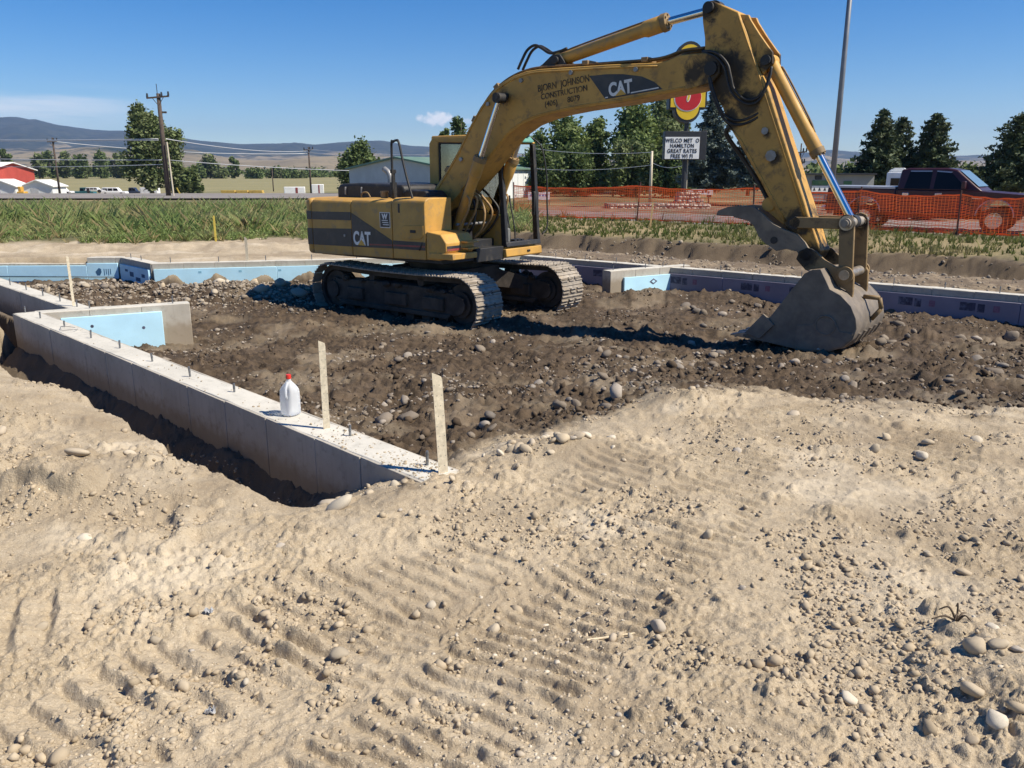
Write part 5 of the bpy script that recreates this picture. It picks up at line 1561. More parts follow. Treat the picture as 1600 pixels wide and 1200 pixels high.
def put(kind, px, top, half, Y, base_y, label, mat, seed, **kw):
    x = ray_at(px, Y); zb = zof(base_y, Y); h = zof(top, Y) - zb; wd = half / 1280 * Y
    return kind(kw.pop('name'), x, Y, zb, h, wd, label, mat, seed, **kw)
G1 = 'trees along the far side of the street'
put(broad_tree, 874, 176, 51, 95, 306, 'tall dark poplar tree showing under the middle of the boom', m_leaf_pop, 1, name='poplar_tree', group=G1, n=10968, size=.22, lobes=34, base=.06)
put(broad_tree, 928, 184, 38, 98, 306, 'slimmer pointed poplar tree between the two taller ones under the boom', m_leaf_pop, 2, name='poplar_tree', group=G1, n=8437, size=.20, pointy=.8, lobes=34, base=.06)
put(broad_tree, 985, 160, 54, 94, 306, 'tall ragged poplar tree just left of the motel sign', m_leaf_pop, 3, name='poplar_tree', group=G1, n=10968, size=.22, lobes=34, base=.06)
put(broad_tree, 1037, 150, 51, 99, 306, 'grey-green poplar tree standing behind the motel sign', m_leaf_cot, 4, name='poplar_tree', group=G1, n=10968, size=.22, lobes=34, base=.06)
put(broad_tree, 900, 232, 44, 84, 305, 'low leafy tree in front of the poplars, right of the cab', m_leaf_dark, 5, name='street_tree', group=G1, n=7087, size=.17, base=.05, lobes=30)
put(broad_tree, 985, 222, 44, 82, 305, 'light green low tree left of the grey utility pole', m_leaf_cot, 6, name='street_tree', group=G1, n=7087, size=.17, base=.05, lobes=30)
put(broad_tree, 845, 226, 33, 88, 305, 'dark low tree directly behind the cab front', m_leaf_dark, 7, name='street_tree', group=G1, n=6075, size=.17, base=.05, lobes=30)
put(broad_tree, 1045, 235, 44, 80, 305, 'dark low tree behind the letter board', m_leaf_dark, 8, name='street_tree', group=G1, n=7087, size=.17, base=.05, lobes=30)
put(conifer, 1108, 140, 62, 62, 308, 'big blue spruce behind the boom tip and letter board', m_needle_b, 9, name='spruce_tree', group=G1, n=14850, size=.15, base=.10)
put(conifer, 1168, 165, 48, 60, 306, 'blue spruce half hidden by the stick of the excavator', m_needle_b, 10, name='spruce_tree', group=G1, n=10800, size=.15, base=.10)
put(broad_tree, 722, 180, 26, 120, 300, 'tree top rising behind the boom above the cab', m_leaf_dark, 11, name='broadleaf_tree', n=4320, size=.24)
put(broad_tree, 697, 196, 17, 118, 300, 'small tree top just left of the boom above the cab', m_leaf_dark, 12, name='broadleaf_tree', n=2970, size=.23)
put(broad_tree, 569, 222, 40, 115, 300, 'round dark tree behind the engine hood and handrail', m_leaf_dark, 13, name='broadleaf_tree', n=8775, size=.23, base=.10, pointy=0)
G2 = 'pines behind the pickup truck'
put(conifer, 1368, 170, 52, 66, 302, 'dark pine with a thin spire right of the lamp pole', m_needle, 14, name='pine_tree', group=G2, n=12825, size=.16, blunt=.35)
put(conifer, 1398, 182, 40, 69, 302, 'dark pine joined to the one with the spire', m_needle, 15, name='pine_tree', group=G2, n=8775, size=.16, blunt=.8)
put(conifer, 1450, 176, 50, 67, 302, 'broad pine directly behind the cab of the pickup', m_needle, 16, name='pine_tree', group=G2, n=12825, size=.16, blunt=.6)
put(conifer, 1578, 178, 62, 56, 303, 'dark pine at the right edge behind the pickup hood', m_needle, 17, name='pine_tree', group=G2, n=14175, size=.14, blunt=.7)
put(broad_tree, 1508, 262, 34, 72, 300, 'low reddish-green shrubs behind the pickup windscreen', m_leaf_cot, 18, name='shrub', n=2970, size=.2, base=.05, cat='shrub')
# by the highway, left
put(broad_tree, 236, 166, 40, 140, 303, 'tall cottonwood tree behind the power pole', m_leaf_cot, 20, name='cottonwood_tree', n=14000, size=.30, base=.10, lobes=34)
put(broad_tree, 276, 196, 28, 143, 303, 'shorter greyish cottonwood just right of the power pole', m_leaf_cot, 21, name='cottonwood_tree', n=5670, size=.24, base=.05)
put(broad_tree, 300, 262, 20, 138, 303, 'low brown-green bush at the foot of the cottonwoods', m_leaf_cot, 22, name='bush', n=2430, size=.3, base=.02, cat='bush')
far = [(10, 236, 14), (62, 240, 11), (80, 236, 11), (104, 238, 14), (124, 243, 11), (133, 254, 9), (160, 240, 14), (184, 239, 13), (200, 248, 9), (328, 243, 13), (367, 245, 9), (430, 262, 10), (395, 266, 10), (345, 266, 12), (455, 268, 10), (473, 270, 9), (310, 262, 9)]
ORD = 'first second third fourth fifth sixth seventh eighth ninth tenth eleventh twelfth thirteenth fourteenth fifteenth sixteenth seventeenth'.split()
order = sorted(range(len(far)), key=lambda i: far[i][0])
for i, (px, top, half) in enumerate(far):
    put(broad_tree, px, top, half * (1.1 + .5 * ((i * 7) % 5) / 4), 430 + 9 * (i % 4), 279, ORD[order.index(i)] + ' tree from the left in the far row across the dry field', [m_leaf_dark, m_leaf_cot][i % 2], 30 + i, name='field_tree', group='far row of trees across the dry field', n=1700, size=.75, lobes=12 + i % 5, base=.06)
rs = np.random.RandomState(77)
cs = [(ray_at(px, Y), Y, -1.5 + 1.5 + 2 * rs.rand()) for px, Y in [(rs.uniform(-200, 760), rs.uniform(520, 640)) for _ in range(160)]]
V = leaves(rs, cs, np.stack([rs.uniform(4, 9, 160), rs.uniform(4, 8, 160), rs.uniform(2.2, 4.2, 160)], 1), 14000, 1.1)
tag(link('treeline', np_mesh('treeline', V, quads(V), m_leaf_dark)), 'dark line of brush and woods at the foot of the hills', kind='stuff')
rs = np.random.RandomState(78)
cs = [(ray_at(px, Y), Y, -.2 + 2.2 * rs.rand()) for px, Y in [(rs.uniform(815, 1110) if k < 90 else rs.uniform(1110, 1700), rs.uniform(108, 150)) for k in range(120)]]
V = leaves(rs, cs, np.stack([rs.uniform(2, 4, 120), rs.uniform(2, 4, 120), rs.uniform(1.2, 2.6, 120)], 1), 9000, .6)
tag(link('brush', np_mesh('brush', V, quads(V), m_leaf_dark)), 'dark green brush filling the gaps behind the street trees', kind='stuff')

# ================================================================ WEEDS AND GRASS
def blade_mat(name, c0, c1, c2):
    return leaf_mat(name, c0, c1, c2, .35)
m_weed = blade_mat('green_weeds', (.13, .19, .055), (.28, .35, .12), (.33, .34, .15))
m_grass = blade_mat('roadside_grass', (.075, .11, .025), (.16, .19, .05), (.27, .235, .11))
def blades(rs, P, Z, hgt, wid, spread, per):
    n = len(P)
    P = np.repeat(P, per, 0); Z = np.repeat(Z, per); hgt = np.repeat(hgt, per); m = n * per
    a = rs.rand(m) * 6.283; sp_ = spread * (.2 + rs.rand(m)) * hgt
    bx = P[:, 0] + .10 * hgt * rs.randn(m); by = P[:, 1] + .10 * hgt * rs.randn(m)
    h = hgt * (.5 + .6 * rs.rand(m)); c, s = np.cos(a), np.sin(a)
    w_ = wid * (.5 + rs.rand(m))
    b2 = rs.rand(m) * 6.283
    v0 = np.stack([bx - w_ * np.cos(b2), by - w_ * np.sin(b2), Z - .02], 1); v1 = np.stack([bx + w_ * np.cos(b2), by + w_ * np.sin(b2), Z - .02], 1)
    v2 = np.stack([bx + sp_ * .45 * c + w_ * np.cos(b2), by + sp_ * .45 * s + w_ * np.sin(b2), Z + h * .6], 1)
    v3 = np.stack([bx + sp_ * c, by + sp_ * s, Z + h], 1)
    return np.stack([v0, v1, v2, v3], 1).reshape(-1, 3)
rs = np.random.RandomState(91)
n = 16000
y = 21.5 + 33 * rs.rand(n) ** 1.4; x = rs.uniform(-.78, .02, n) * (y + 1)
dens = fbm(x * .25, y * .25, 3, 141)
edge = y - 22.6 - .09 * (x + 7) + 1.3 * fbm(x * .4, y * .4, 2, 143)
bare = np.exp(-(((x + 7.5) / 3.2) ** 2 + ((y - 27.5) / 1.8) ** 2))
ok = (edge > 0) & (rs.rand(n) < .35 + .65 * sstep(dens, -.5, .1)) & (rs.rand(n) > bare * .92) & ((x < -3) | (x * RN[0] + y * RN[1] - RC > 3.3))
x, y, dens, edge = x[ok], y[ok], dens[ok], edge[ok]
hh_ = (.22 + .34 * sstep(dens, -.3, .5)) * (.7 + .6 * rs.rand(len(x))) * (.55 + .45 * sstep(edge, 0, 2)) * (1 + .35 * sstep(-x, 7, 14))
V = blades(rs, np.stack([x, y], 1), soil(x, y)[0], hh_, .006, .8, 6)
k3 = 6
Px, Py, Hh = np.repeat(x, k3), np.repeat(y, k3), np.repeat(hh_, k3)
Pz = np.repeat(soil(x, y)[0], k3)
m3 = len(Px)
Lc = np.stack([Px + .22 * Hh * rs.randn(m3), Py + .22 * Hh * rs.randn(m3), Pz + Hh * (.12 + .85 * rs.rand(m3))], 1)
V = np.concatenate([V, leaves(rs, Lc, np.full(m3, .03), m3, .038, .4)])
tag(link('weeds', np_mesh('weeds', V, quads(V), m_weed)), 'tall green weeds in the vacant lot beyond the sandy bank', kind='stuff')
kd = rs.rand(len(x)) < .14
V = blades(rs, np.stack([x, y], 1)[kd] + .3 * rs.randn(kd.sum(), 2), soil(x[kd], y[kd])[0], hh_[kd] * 1.05, .006, .9, 10)
tag(link('dry_weeds', np_mesh('dry_weeds', V, quads(V), blade_mat('dry_stalks', (.26, .20, .09), (.40, .33, .17), (.30, .26, .12)))), 'dry tan stalks among the green weeds', kind='stuff')
n = 12000
l = rs.uniform(-26, 16, n); q_ = 2.9 + 7.6 * rs.rand(n) ** 1.2
p = RN[None] * (RC + q_)[:, None] + RD[None] * l[:, None]
x, y = p[:, 0], p[:, 1]
s_ = soil(x, y)
ok = (s_[3] > .4) & (rs.rand(n) < .25 + .75 * sstep(fbm(x * .7, y * .7, 3, 151), -.4, .3)) & (x > -6)
x, y = x[ok], y[ok]
V = blades(rs, np.stack([x, y], 1), s_[0][ok], (.07 + .08 * rs.rand(len(x)) + .16 * (rs.rand(len(x)) < .05)), .009, .5, 7)
tag(link('grass', np_mesh('grass', V, quads(V), m_grass)), 'rough green grass strip on the bank below the orange fence', kind='stuff')

# ================================================================ ORANGE SAFETY FENCE
m_net, t, b = new_mat('orange_plastic_net')
b.inputs['Base Color'].default_value = (1.0, .25, .06, 1); b.inputs['Roughness'].default_value = .5
out = [n for n in t.nodes if n.type == 'OUTPUT_MATERIAL'][0]
tr_ = N('ShaderNodeBsdfTranslucent', t); tr_.inputs[0].default_value = (1.0, .32, .09, 1)
mx = N('ShaderNodeMixShader', t); mx.inputs[0].default_value = .4
t.links.new(b.outputs[0], mx.inputs[1]); t.links.new(tr_.outputs[0], mx.inputs[2]); t.links.new(mx.outputs[0], out.inputs[0])
m_tpost = simple('rusty_brown_post', (.10, .045, .035), .8, 0, .3, 10, (.06, .04, .03), .5, .2)
m_lath = simple('wooden_lath', (.55, .37, .17), .85, 0, .2, 12, None, 0, .2)
FQ = 9.5
def fl(px):       # place along the fence line for a bearing
    u = (px - 800) / 1280 / .968
    # solve RN.(uY, Y) = RC + FQ
    Y = (RC + FQ) / (RN[0] * u * 1.0 + RN[1]); return np.array([u * Y, Y])
fence = empty('safety_fence', (0, 0, 0), 0, 'orange plastic mesh safety fence strung along the street', 'fence')
posts = [fl(p) for p in (803, 985, 1158, 1312, 1464, 1590, 1720)]
def gz_(p): return ground_z(p[0], p[1])
tops = [1.16, 1.12, 1.10, 1.06, 1.02, 1.02, 1.05]
prs = random.Random(8)
for p, h in zip(posts, tops):
    lx = prs.uniform(-.05, .09)
    mb = MB(); z0 = gz_(p)
    mb.tube([(p[0], p[1], z0 - .2), (p[0] + lx, p[1], z0 + h + .12)], .024, 6); mb.box(p[0] - .05, p[0] + .05, p[1] - .006, p[1] + .006, z0 - .05, z0 + .08)
    mb.build('fence_post', m_tpost, fence)
net = MB()
NH = 25
rsn = np.random.RandomState(3)
for i in range(len(posts) - 1):
    a, b2 = posts[i], posts[i + 1]
    za, zb = gz_(a), gz_(b2)
    seg = 14
    L_ = np.linalg.norm(b2 - a); dirv = (b2 - a) / L_; nrm = np.array([-dirv[1], dirv[0]])
    def pt(u, h):
        hh = tops[i] * (1 - u) + tops[i + 1] * u
        sag = .09 * math.sin(math.pi * u) * h + .012 * math.sin(u * 25 + i)
        billow = .10 * math.sin(math.pi * u) * math.sin(math.pi * h) * (1 if i % 2 else -1) + .02 * math.sin(u * 18 + h * 5)
        p = a + (b2 - a) * u + nrm * billow
        return (p[0], p[1], za * (1 - u) + zb * u + .05 + (hh - .05) * h - sag)
    wob = rsn.randn(NH) * .005
    for k in range(NH):
        h = k / (NH - 1)
        hw_ = .0080 if 0 < k < NH - 1 else .022
        base = len(net.v)
        for j in range(seg + 1):
            p = pt(j / seg, h + wob[k])
            net.v += [(p[0], p[1], p[2] - hw_), (p[0], p[1], p[2] + hw_), (p[0] + nrm[0] * .003, p[1] + nrm[1] * .003, p[2])]
        for j in range(seg):
            q0 = base + j * 3
            net.f += [(q0, q0 + 3, q0 + 4, q0 + 1), (q0 + 1, q0 + 4, q0 + 5, q0 + 2), (q0 + 2, q0 + 5, q0 + 3, q0)]
    nv = int(L_ / .085)
    for k in range(nv):
        u = (k + .5) / nv
        p0 = [pt(u, h) for h in (0, .5, 1)]
        base = len(net.v)
        for p in p0: net.v += [(p[0] - dirv[0] * .005, p[1] - dirv[1] * .005, p[2]), (p[0] + dirv[0] * .005, p[1] + dirv[1] * .005, p[2])]
        net.f += [(base, base + 1, base + 3, base + 2), (base + 2, base + 3, base + 5, base + 4)]
net.build('net', m_net, fence)['kind'] = 'stuff'

# survey laths and stakes
def lath(px, py_top, py_base, z, wd, label, mat, Y=None, lean=0.0):
    d = math.radians(14.5) - math.atan((600 - py_base) / 1280)
    Yb = (1.7 - z) / math.tan(d)
    if Y: Yb = Y
    x = ray_at(px, Yb); zb = ground_z(x, Yb); h = (py_base - py_top) / 1280 * Yb
    mb = MB(); mb.prism([(-wd / 2, -.15), (-wd / 2 + lean, h - wd * .5), (lean, h), (wd / 2 + lean, h - wd * .5), (wd / 2, -.15)], -.006, .006)
    o = mb.build('survey_stake', mat, None); o.location = (x, Yb, zb)
    return tag(o, label, 'stake', 'survey stakes')
m_lath_y = simple('yellow_painted_lath', (.72, .55, .10), .8, 0, .15, 12, None, 0, .1)
lath(337, 333, 373, 0, .05, 'tall yellow survey stake at the edge of the weeds', m_lath_y)
lath(244, 336, 354, 0, .04, 'short wooden stake in the weeds left of the tall yellow one', m_lath, 29)
lath(394, 334, 351, 0, .04, 'short wooden stake in the weeds right of the tall yellow one', m_lath, 28)
lath(1015, 326, 366, -.05, .05, 'wooden survey stake on the grass in front of the fence', m_lath, None, .06)
lath(1031, 330, 354, -.05, .03, 'thin brown stake leaning beside the wooden survey stake', m_tpost, 30, .12)
lath(282, 292, 304, -.6, .18, 'leaning yellow marker post by the highway under the cottonwoods', m_lath_y, 112, -.5)

# ================================================================ PICKUP TRUCK
m_truck, t, b = new_mat('dark_maroon_car_paint')
vv = coord(t); b.inputs['Base Color'].default_value = (.030, .006, .010, 1)
t.links.new(mixc(t, ss(noise(t, 1.5, 5, .6, vv), .45, .75, t), (.042, .008, .011), (.060, .018, .018)), b.inputs['Base Color'])
b.inputs['Roughness'].default_value = .38; b.inputs['Coat Weight'].default_value = .15; b.inputs['Coat Roughness'].default_value = .1
m_tglass, t, b = new_mat('dark_tinted_glass')
b.inputs['Base Color'].default_value = (.010, .011, .013, 1); b.inputs['Roughness'].default_value = .12; b.inputs['Specular IOR Level'].default_value = .22
m_wind, t, b = new_mat('sheen_windscreen')  # paler blue-grey base: reflected light painted into the glass colour
b.inputs['Base Color'].default_value = (.16, .22, .24, 1); b.inputs['Roughness'].default_value = .12
m_cchrome = simple('chrome_trim', (.75, .75, .76), .18, 1, .05, 20, None, 0, 0)
m_tyre = simple('tyre_rubber', (.022, .021, .020), .85, 0, .2, 10, (.09, .075, .06), .5, .2)
m_lamp = simple('headlamp_lens', (.72, .70, .62), .15, .2, .1, 10, None, 0, 0)
m_silver = simple('silver_trim', (.45, .46, .48), .4, .5, .1, 10, None, 0, 0)
fx, fy = ray_at(1551, 27.0), 27.0
tz_ = ground_z(fx, fy)
trk_dir = math.atan2(-.62, .785)
truck = empty('pickup_truck', (fx, fy, -.245), trk_dir, 'dark maroon crew-cab pickup truck parked behind the orange fence', 'pickup truck')
# local frame: x forward, origin under the near front wheel, y to the left (far side)
WB, TWd = 4.05, 2.0
def car_side(poly, y0, y1, nm, mat, par, bev=.03):
    return MB().prism(poly, y0, y1).build(nm, mat, par, bevel=bev)
def arch(cx_, r, z0, n=10):   # points over a wheel arch, front to rear
    return [(cx_ + r * math.cos(math.pi * k / n), z0 + r * math.sin(math.pi * k / n)) for k in range(n + 1)]
TRr_ = .42
body = [(1.02, .62), (1.04, .95), (.98, 1.13), (.85, 1.24), (-.35, 1.33), (-.45, 1.33), (-3.05, 1.36), (-3.05, .60), (-2.95, .55), (-.62, .55)] + arch(0, .54, .55)[::-1][0:0] + [(-.56, .55)] + [(-.54 * math.cos(math.pi * k / 10), .55 + .54 * math.sin(math.pi * k / 10)) for k in range(11)] + [(.60, .55)]
tb_ = MB().prism(body, -.04, TWd - .04).build('truck_body', m_truck, truck, bevel=.05, seg=3)
bed = [(-3.07, 1.38), (-5.35, 1.40), (-5.40, .68), (-5.25, .60), (-4.62, .60)] + [(-WB - .54 * math.cos(math.pi * k / 10), .60 + .50 * math.sin(math.pi * k / 10)) for k in range(11)] + [(-3.45, .58), (-3.07, .58)]
bd = MB().prism(bed, -.04, TWd - .04).build('truck_bed', m_truck, truck, bevel=.03)
MB().prism([(-3.09, 1.385), (-3.09, 1.46), (-5.36, 1.48), (-5.36, 1.405)], -.03, TWd - .05).build('bed_cover', m_silver, bd, bevel=.012)
cabp = [(-.42, 1.33), (-.66, 1.52), (-1.25, 2.02), (-1.55, 2.08), (-2.75, 2.08), (-2.98, 2.02), (-3.05, 1.36)]
cb_ = MB()
n = len(cabp)
for (yy, ins) in ((0.0, 0), (TWd - .08, 1)):
    for (x, z) in cabp:
        k = max(0, (z - 1.33) / .75) * .16
        cb_.v.append((x, yy + (k if not ins else -k), z))
cb_.f += [tuple(range(n - 1, -1, -1)), tuple(range(n, 2 * n))] + [(i, (i + 1) % n, (i + 1) % n + n, i + n) for i in range(n)]
cabo = cb_.build('truck_cab', m_truck, truck, bevel=.05, seg=3)
def cwin(nm, poly, mat, par, off=.006):
    mb = MB()
    n = len(poly)
    for o_ in (-off, .012):
        for (x, z) in poly: mb.v.append((x, max(0, (z - 1.33) / .75) * .16 + o_, z))
    mb.f += [tuple(range(n)), tuple(range(2 * n - 1, n - 1, -1))] + [(i, i + n, (i + 1) % n + n, (i + 1) % n) for i in range(n)]
    return mb.build(nm, mat, par)
cwin('front_window', [(-.98, 1.40), (-1.06, 1.58), (-1.42, 1.93), (-1.86, 1.97), (-1.90, 1.40)], m_tglass, cabo)
cwin('rear_window', [(-2.02, 1.40), (-2.00, 1.97), (-2.70, 1.97), (-2.82, 1.40)], m_tglass, cabo)
cwin('window_visor', [(-1.38, 1.955), (-1.86, 1.995), (-1.86, 1.96), (-1.44, 1.925)], m_silver, cabo, .03)
cwin('window_visor', [(-2.02, 1.995), (-2.68, 1.995), (-2.68, 1.96), (-2.02, 1.96)], m_silver, cabo, .03)
ws = MB()
wsv = []
for (x, z) in ((-.60, 1.47), (-1.22, 1.985)):
    k = max(0, (z - 1.33) / .75) * .16
    wsv += [(x + .035, .07 + k, z + .02), (x + .035, TWd - .15 - k, z + .02)]
ws.add(wsv, [(0, 1, 3, 2)]); ws.build('windscreen', m_wind, cabo)
for dx in (-1.72, -2.74):
    MB().box(dx - .10, dx + .10, -.065, -.03, 1.17, 1.27).build('door_handle', m_cchrome, tb_, bevel=.012)
for dx in (-.95, -1.95, -3.0):
    MB().box(dx - .006, dx + .006, -.043, -.03, .62, 1.33).build('door_seam', m_tyre, tb_)
mr = MB(); mr.box(-1.02, -.90, -.30, -.08, 1.42, 1.66); mr.box(-.98, -.94, -.10, .02, 1.45, 1.50); mr.build('wing_mirror', m_truck, truck, bevel=.04)
MB().box(-.72, -.40, -.055, -.035, 1.10, 1.15).build('fender_badge', m_cchrome, tb_, bevel=.005)
for yy in (.02, TWd - .44):
    MB().box(.93, 1.035, yy, yy + .34, .93, 1.12).build('headlight', m_lamp, truck, bevel=.03)
MB().box(1.0, 1.06, .40, TWd - .48, .80, 1.12).build('grille', m_cchrome, truck, bevel=.02)
MB().box(.92, 1.16, -.03, TWd - .05, .52, .76).build('front_bumper', m_cchrome, truck, bevel=.05)
MB().box(-5.56, -5.38, .0, TWd - .08, .58, .78).build('rear_bumper', m_cchrome, truck, bevel=.04)
MB().box(-3.2, -.85, -.10, .06, .44, .50).build('running_board', m_tyre, truck, bevel=.02)
MB().box(-5.2, .6, .35, TWd - .43, .42, .62).build('chassis', m_tyre, truck)
for (wx, wy) in ((0, .10), (-WB, .10), (0, TWd - .18), (-WB, TWd - .18)):
    w_ = MB(); w_.tube([(0, -.13, 0), (0, -.12, 0), (0, -.07, 0), (0, .07, 0), (0, .12, 0), (0, .13, 0)], [TRr_ * .62, TRr_ * .93, TRr_, TRr_, TRr_ * .93, TRr_ * .62], 32)
    wh = w_.build('wheel', m_tyre, truck, auto=35); wh.location = (wx, wy, TRr_)
    r_ = MB(); r_.tube([(0, -.135, 0), (0, -.145, 0), (0, -.12, 0)], [TRr_ * .60, TRr_ * .54, TRr_ * .48], 28); r_.cyl((0, -.15, 0), (0, -.10, 0), .10, .13, 18)
    for k in range(8):
        a = 6.283 * k / 8
        r_.tube([(.08 * math.cos(a), -.135, .08 * math.sin(a)), (TRr_ * .52 * math.cos(a), -.13, TRr_ * .52 * math.sin(a))], .025, 5)
    r_.build('rim', m_cchrome, wh, auto=35)
    if wy < 1:
        ar = [(.545 * math.cos(math.pi * k / 16) + wx, -.062, .55 + (.0 if wx == 0 else .03) + .54 * math.sin(math.pi * k / 16)) for k in range(17)]
        MB().tube(ar, .022, 6).build('arch_trim', m_silver, truck, smooth=True)

# ================================================================ MOTEL SIGN
SY = 55.0
sx0 = ray_at(1066, SY)
sz0 = zof(336, SY)
m_dark = simple('dark_sign_metal', (.025, .026, .030), .5, 0, .2, 3, None, 0, 0)
m_sy = simple('yellow_sign_face', (.78, .52, .02), .45, 0, .06, 2, None, 0, 0)
m_sr = simple('red_sign_face', (.55, .015, .02), .4, 0, .08, 2, None, 0, 0)
m_sw = simple('white_sign_face', (.80, .80, .78), .5, 0, .05, 3, (.6, .58, .5), .3, 0)
sign = empty('motel_sign', (sx0, SY, sz0), 0, 'motel sign with yellow and red shield above a white letter board', 'sign')
sgy = lambda py: zof(py, SY) - sz0
sgx = lambda px: ray_at(px, SY) - sx0
MB().cyl((.10, .3, 0), (.10, .3, sgy(170)), .16, .14, 14).build('sign_pole', m_dark, sign, auto=40)
MB().cyl((sgx(1074), .5, 0), (sgx(1074), .5, sgy(250)), .035, .035, 8).build('conduit', m_galv, sign, auto=40)
def shield(cx_, cz, hw_, hb, bulge, rb_):
    pts = []
    for k in range(13):
        a = math.pi * k / 12
        pts.append((cx_ + rb_ * math.cos(a), cz + hb + bulge * math.sin(a) - .0))
    pts = [(cx_ + hw_, cz - hb), (cx_ + hw_, cz + hb)] + pts + [(cx_ - hw_, cz + hb), (cx_ - hw_, cz - hb)]
    for k in range(13):
        a = math.pi + math.pi * k / 12
        pts.append((cx_ + rb_ * math.cos(a), cz - hb + bulge * math.sin(a)))
    return pts
scx = sgx(1067); scz = sgy(129)
k_ = SY / 1280
MB().prism(shield(scx, scz, 28 * k_, 37 * k_, 20 * k_, 19 * k_), -.02, .85).build('shield_cabinet', m_dark, sign)
MB().prism(shield(scx, scz, 25.5 * k_, 34.5 * k_, 18 * k_, 17 * k_), -.05, -.021).build('shield_face', m_sy, sign)
def ell(cx_, cz, rx, rz, tilt=0.0, n=28):
    return [(cx_ + rx * math.cos(a) * math.cos(tilt) - rz * math.sin(a) * math.sin(tilt), cz + rx * math.cos(a) * math.sin(tilt) + rz * math.sin(a) * math.cos(tilt)) for a in [6.283 * i / n for i in range(n)]]
for (dz, rz) in ((-21 * k_, 19 * k_), (17 * k_, 15 * k_)):
    MB().prism(ell(scx - .6 * k_, scz + dz - .6 * k_, 20.3 * k_ * (1 if dz < 0 else .8), rz, .25), -.065, -.051).build('numeral_outline', m_sw, sign)
    MB().prism(ell(scx, scz + dz, 19.3 * k_ * (1 if dz < 0 else .8), rz * .96, .25), -.08, -.066).build('numeral_loop', m_sr, sign)
    MB().prism(ell(scx + .5 * k_, scz + dz, 2.6 * k_, 6.5 * k_, -.2), -.092, -.081).build('numeral_slit', m_sw, sign)
    MB().prism(ell(scx + .5 * k_, scz + dz, 1.6 * k_, 5.2 * k_, -.2), -.10, -.093).build('numeral_slit', m_sy, sign)
bx0, bx1, bz0, bz1 = sgx(1034.5), sgx(1092), sgy(249), sgy(205)
bc = MB(); bc.box(bx0, bx1 - .1, -.03, .75, bz0 - .02, bz1); bc.box(bx1 - .1, bx1 + .3, .0, .72, bz0 - .02, bz1 + .03)
bc.build('board_cabinet', m_dark, sign, bevel=.02)
MB().box(bx0 + .04, bx1 - .16, -.045, -.031, bz0 + .03, sgy(214)).build('board_face', m_sw, sign)
m_let = simple('black_board_letters', (.01, .01, .012), .6, 0, .1, 5, None, 0, 0)
for k, (s, off) in enumerate((('WELCO MET  O', 0), ('HAMILTON', 0), ('GREAT RATES', 0), ('FREE WI FI', 0))):
    text('letter_row', s, sign, ((bx0 + bx1) / 2 - .07, -.055, sgy(222.5 + 8.1 * k)), .235, m_let, (R(90), 0, 0), .82, .008, 'CENTER', .004, 1.12)
# stone pillar and low stone planter
m_stone_w = stone_mat('rough_sign_stone', [(.42, .36, .30), (.55, .49, .42), (.35, .29, .24), (.48, .40, .32)], (.45, .38, .3))
m_mortar = simple('grey_mortar', (.20, .175, .15), .95, 0, .2, 3, None, 0, .2)
def stone_block(name, x, y, z, w0, w1, dep, h, label, cat, nx, nz, seed):
    e = empty(name, (x, y, z), 0, label, cat)
    mb = MB(); mb.add([(-w0 / 2, 0, -.4), (w0 / 2, 0, -.4), (w0 / 2, dep, -.4), (-w0 / 2, dep, -.4), (-w1 / 2, .04, h), (w1 / 2, .04, h), (w1 / 2, dep - .04, h), (-w1 / 2, dep - .04, h)],
                      [(3, 2, 1, 0), (4, 5, 6, 7), (0, 1, 5, 4), (1, 2, 6, 5), (2, 3, 7, 6), (3, 0, 4, 7)])
    mb.build('mortar_core', m_mortar, e)
    rr = np.random.RandomState(seed)
    for j in range(nz):
        for i in range(nx):
            u = (i + .5 + .5 * (j % 2) * .8 + .15 * rr.randn()) / nx - .5
            wv = w0 + (w1 - w0) * (j + .5) / nz
            if abs(u) > .49: continue
            o = link('stone', cob_p[rr.randint(7)], e, (u * wv, .01 + .04 * (j + .5) / nz, h * (j + .5) / nz), (R(90) + .15 * rr.randn(), rr.randn() * .3, 0), (wv / nx * .52, h / nz * .62, .13))
            o.data = stone_wall_me[rr.randint(7)]
    return e
stone_wall_me = []
for me_ in cob_p:
    m2 = me_.copy(); m2.materials.clear(); m2.materials.append(m_stone_w); stone_wall_me.append(m2)
stone_block('stone_pillar', ray_at(1077, 54.0), 54.0, zof(322, 54), 46 * k_, 28 * k_, 1.2, 18 * k_ + .1, 'tapered light stone pillar at the foot of the motel sign', 'pillar', 6, 4, 4)
stone_block('stone_planter', ray_at(1030, 53), 53.0, zof(337, 53), 150 * k_, 150 * k_, 2.2, 17 * k_, 'long low stone planter wall below the motel sign', 'planter', 22, 4, 5)
pn_l = MB(); pn_l.box(-.5, .5, -.2, .2, 0, .12); pl_o = pn_l.build('stone_cap', m_stone_w, None); bpy.data.objects.remove(pl_o)
# small white notice board under the spruce
nb = empty('notice_board', (ray_at(1094, 58), 58, zof(310, 58)), 0, 'small white notice board on posts beneath the blue spruce', 'sign')
MB().box(-.85, .85, -.03, .03, .25, .62).build('board_panel', m_sw, nb)
for k in range(7):
    MB().box(-.7 + k * .2, -.58 + k * .2 + .04 * (k % 2), -.04, -.031, .36 + .05 * (k % 2), .46 + .04 * (k % 3)).build('board_lettering', m_let, nb)
for sx_ in (-.6, .6): MB().box(sx_ - .04, sx_ + .04, .031, .09, -.3, .6).build('board_post', m_dark, nb)
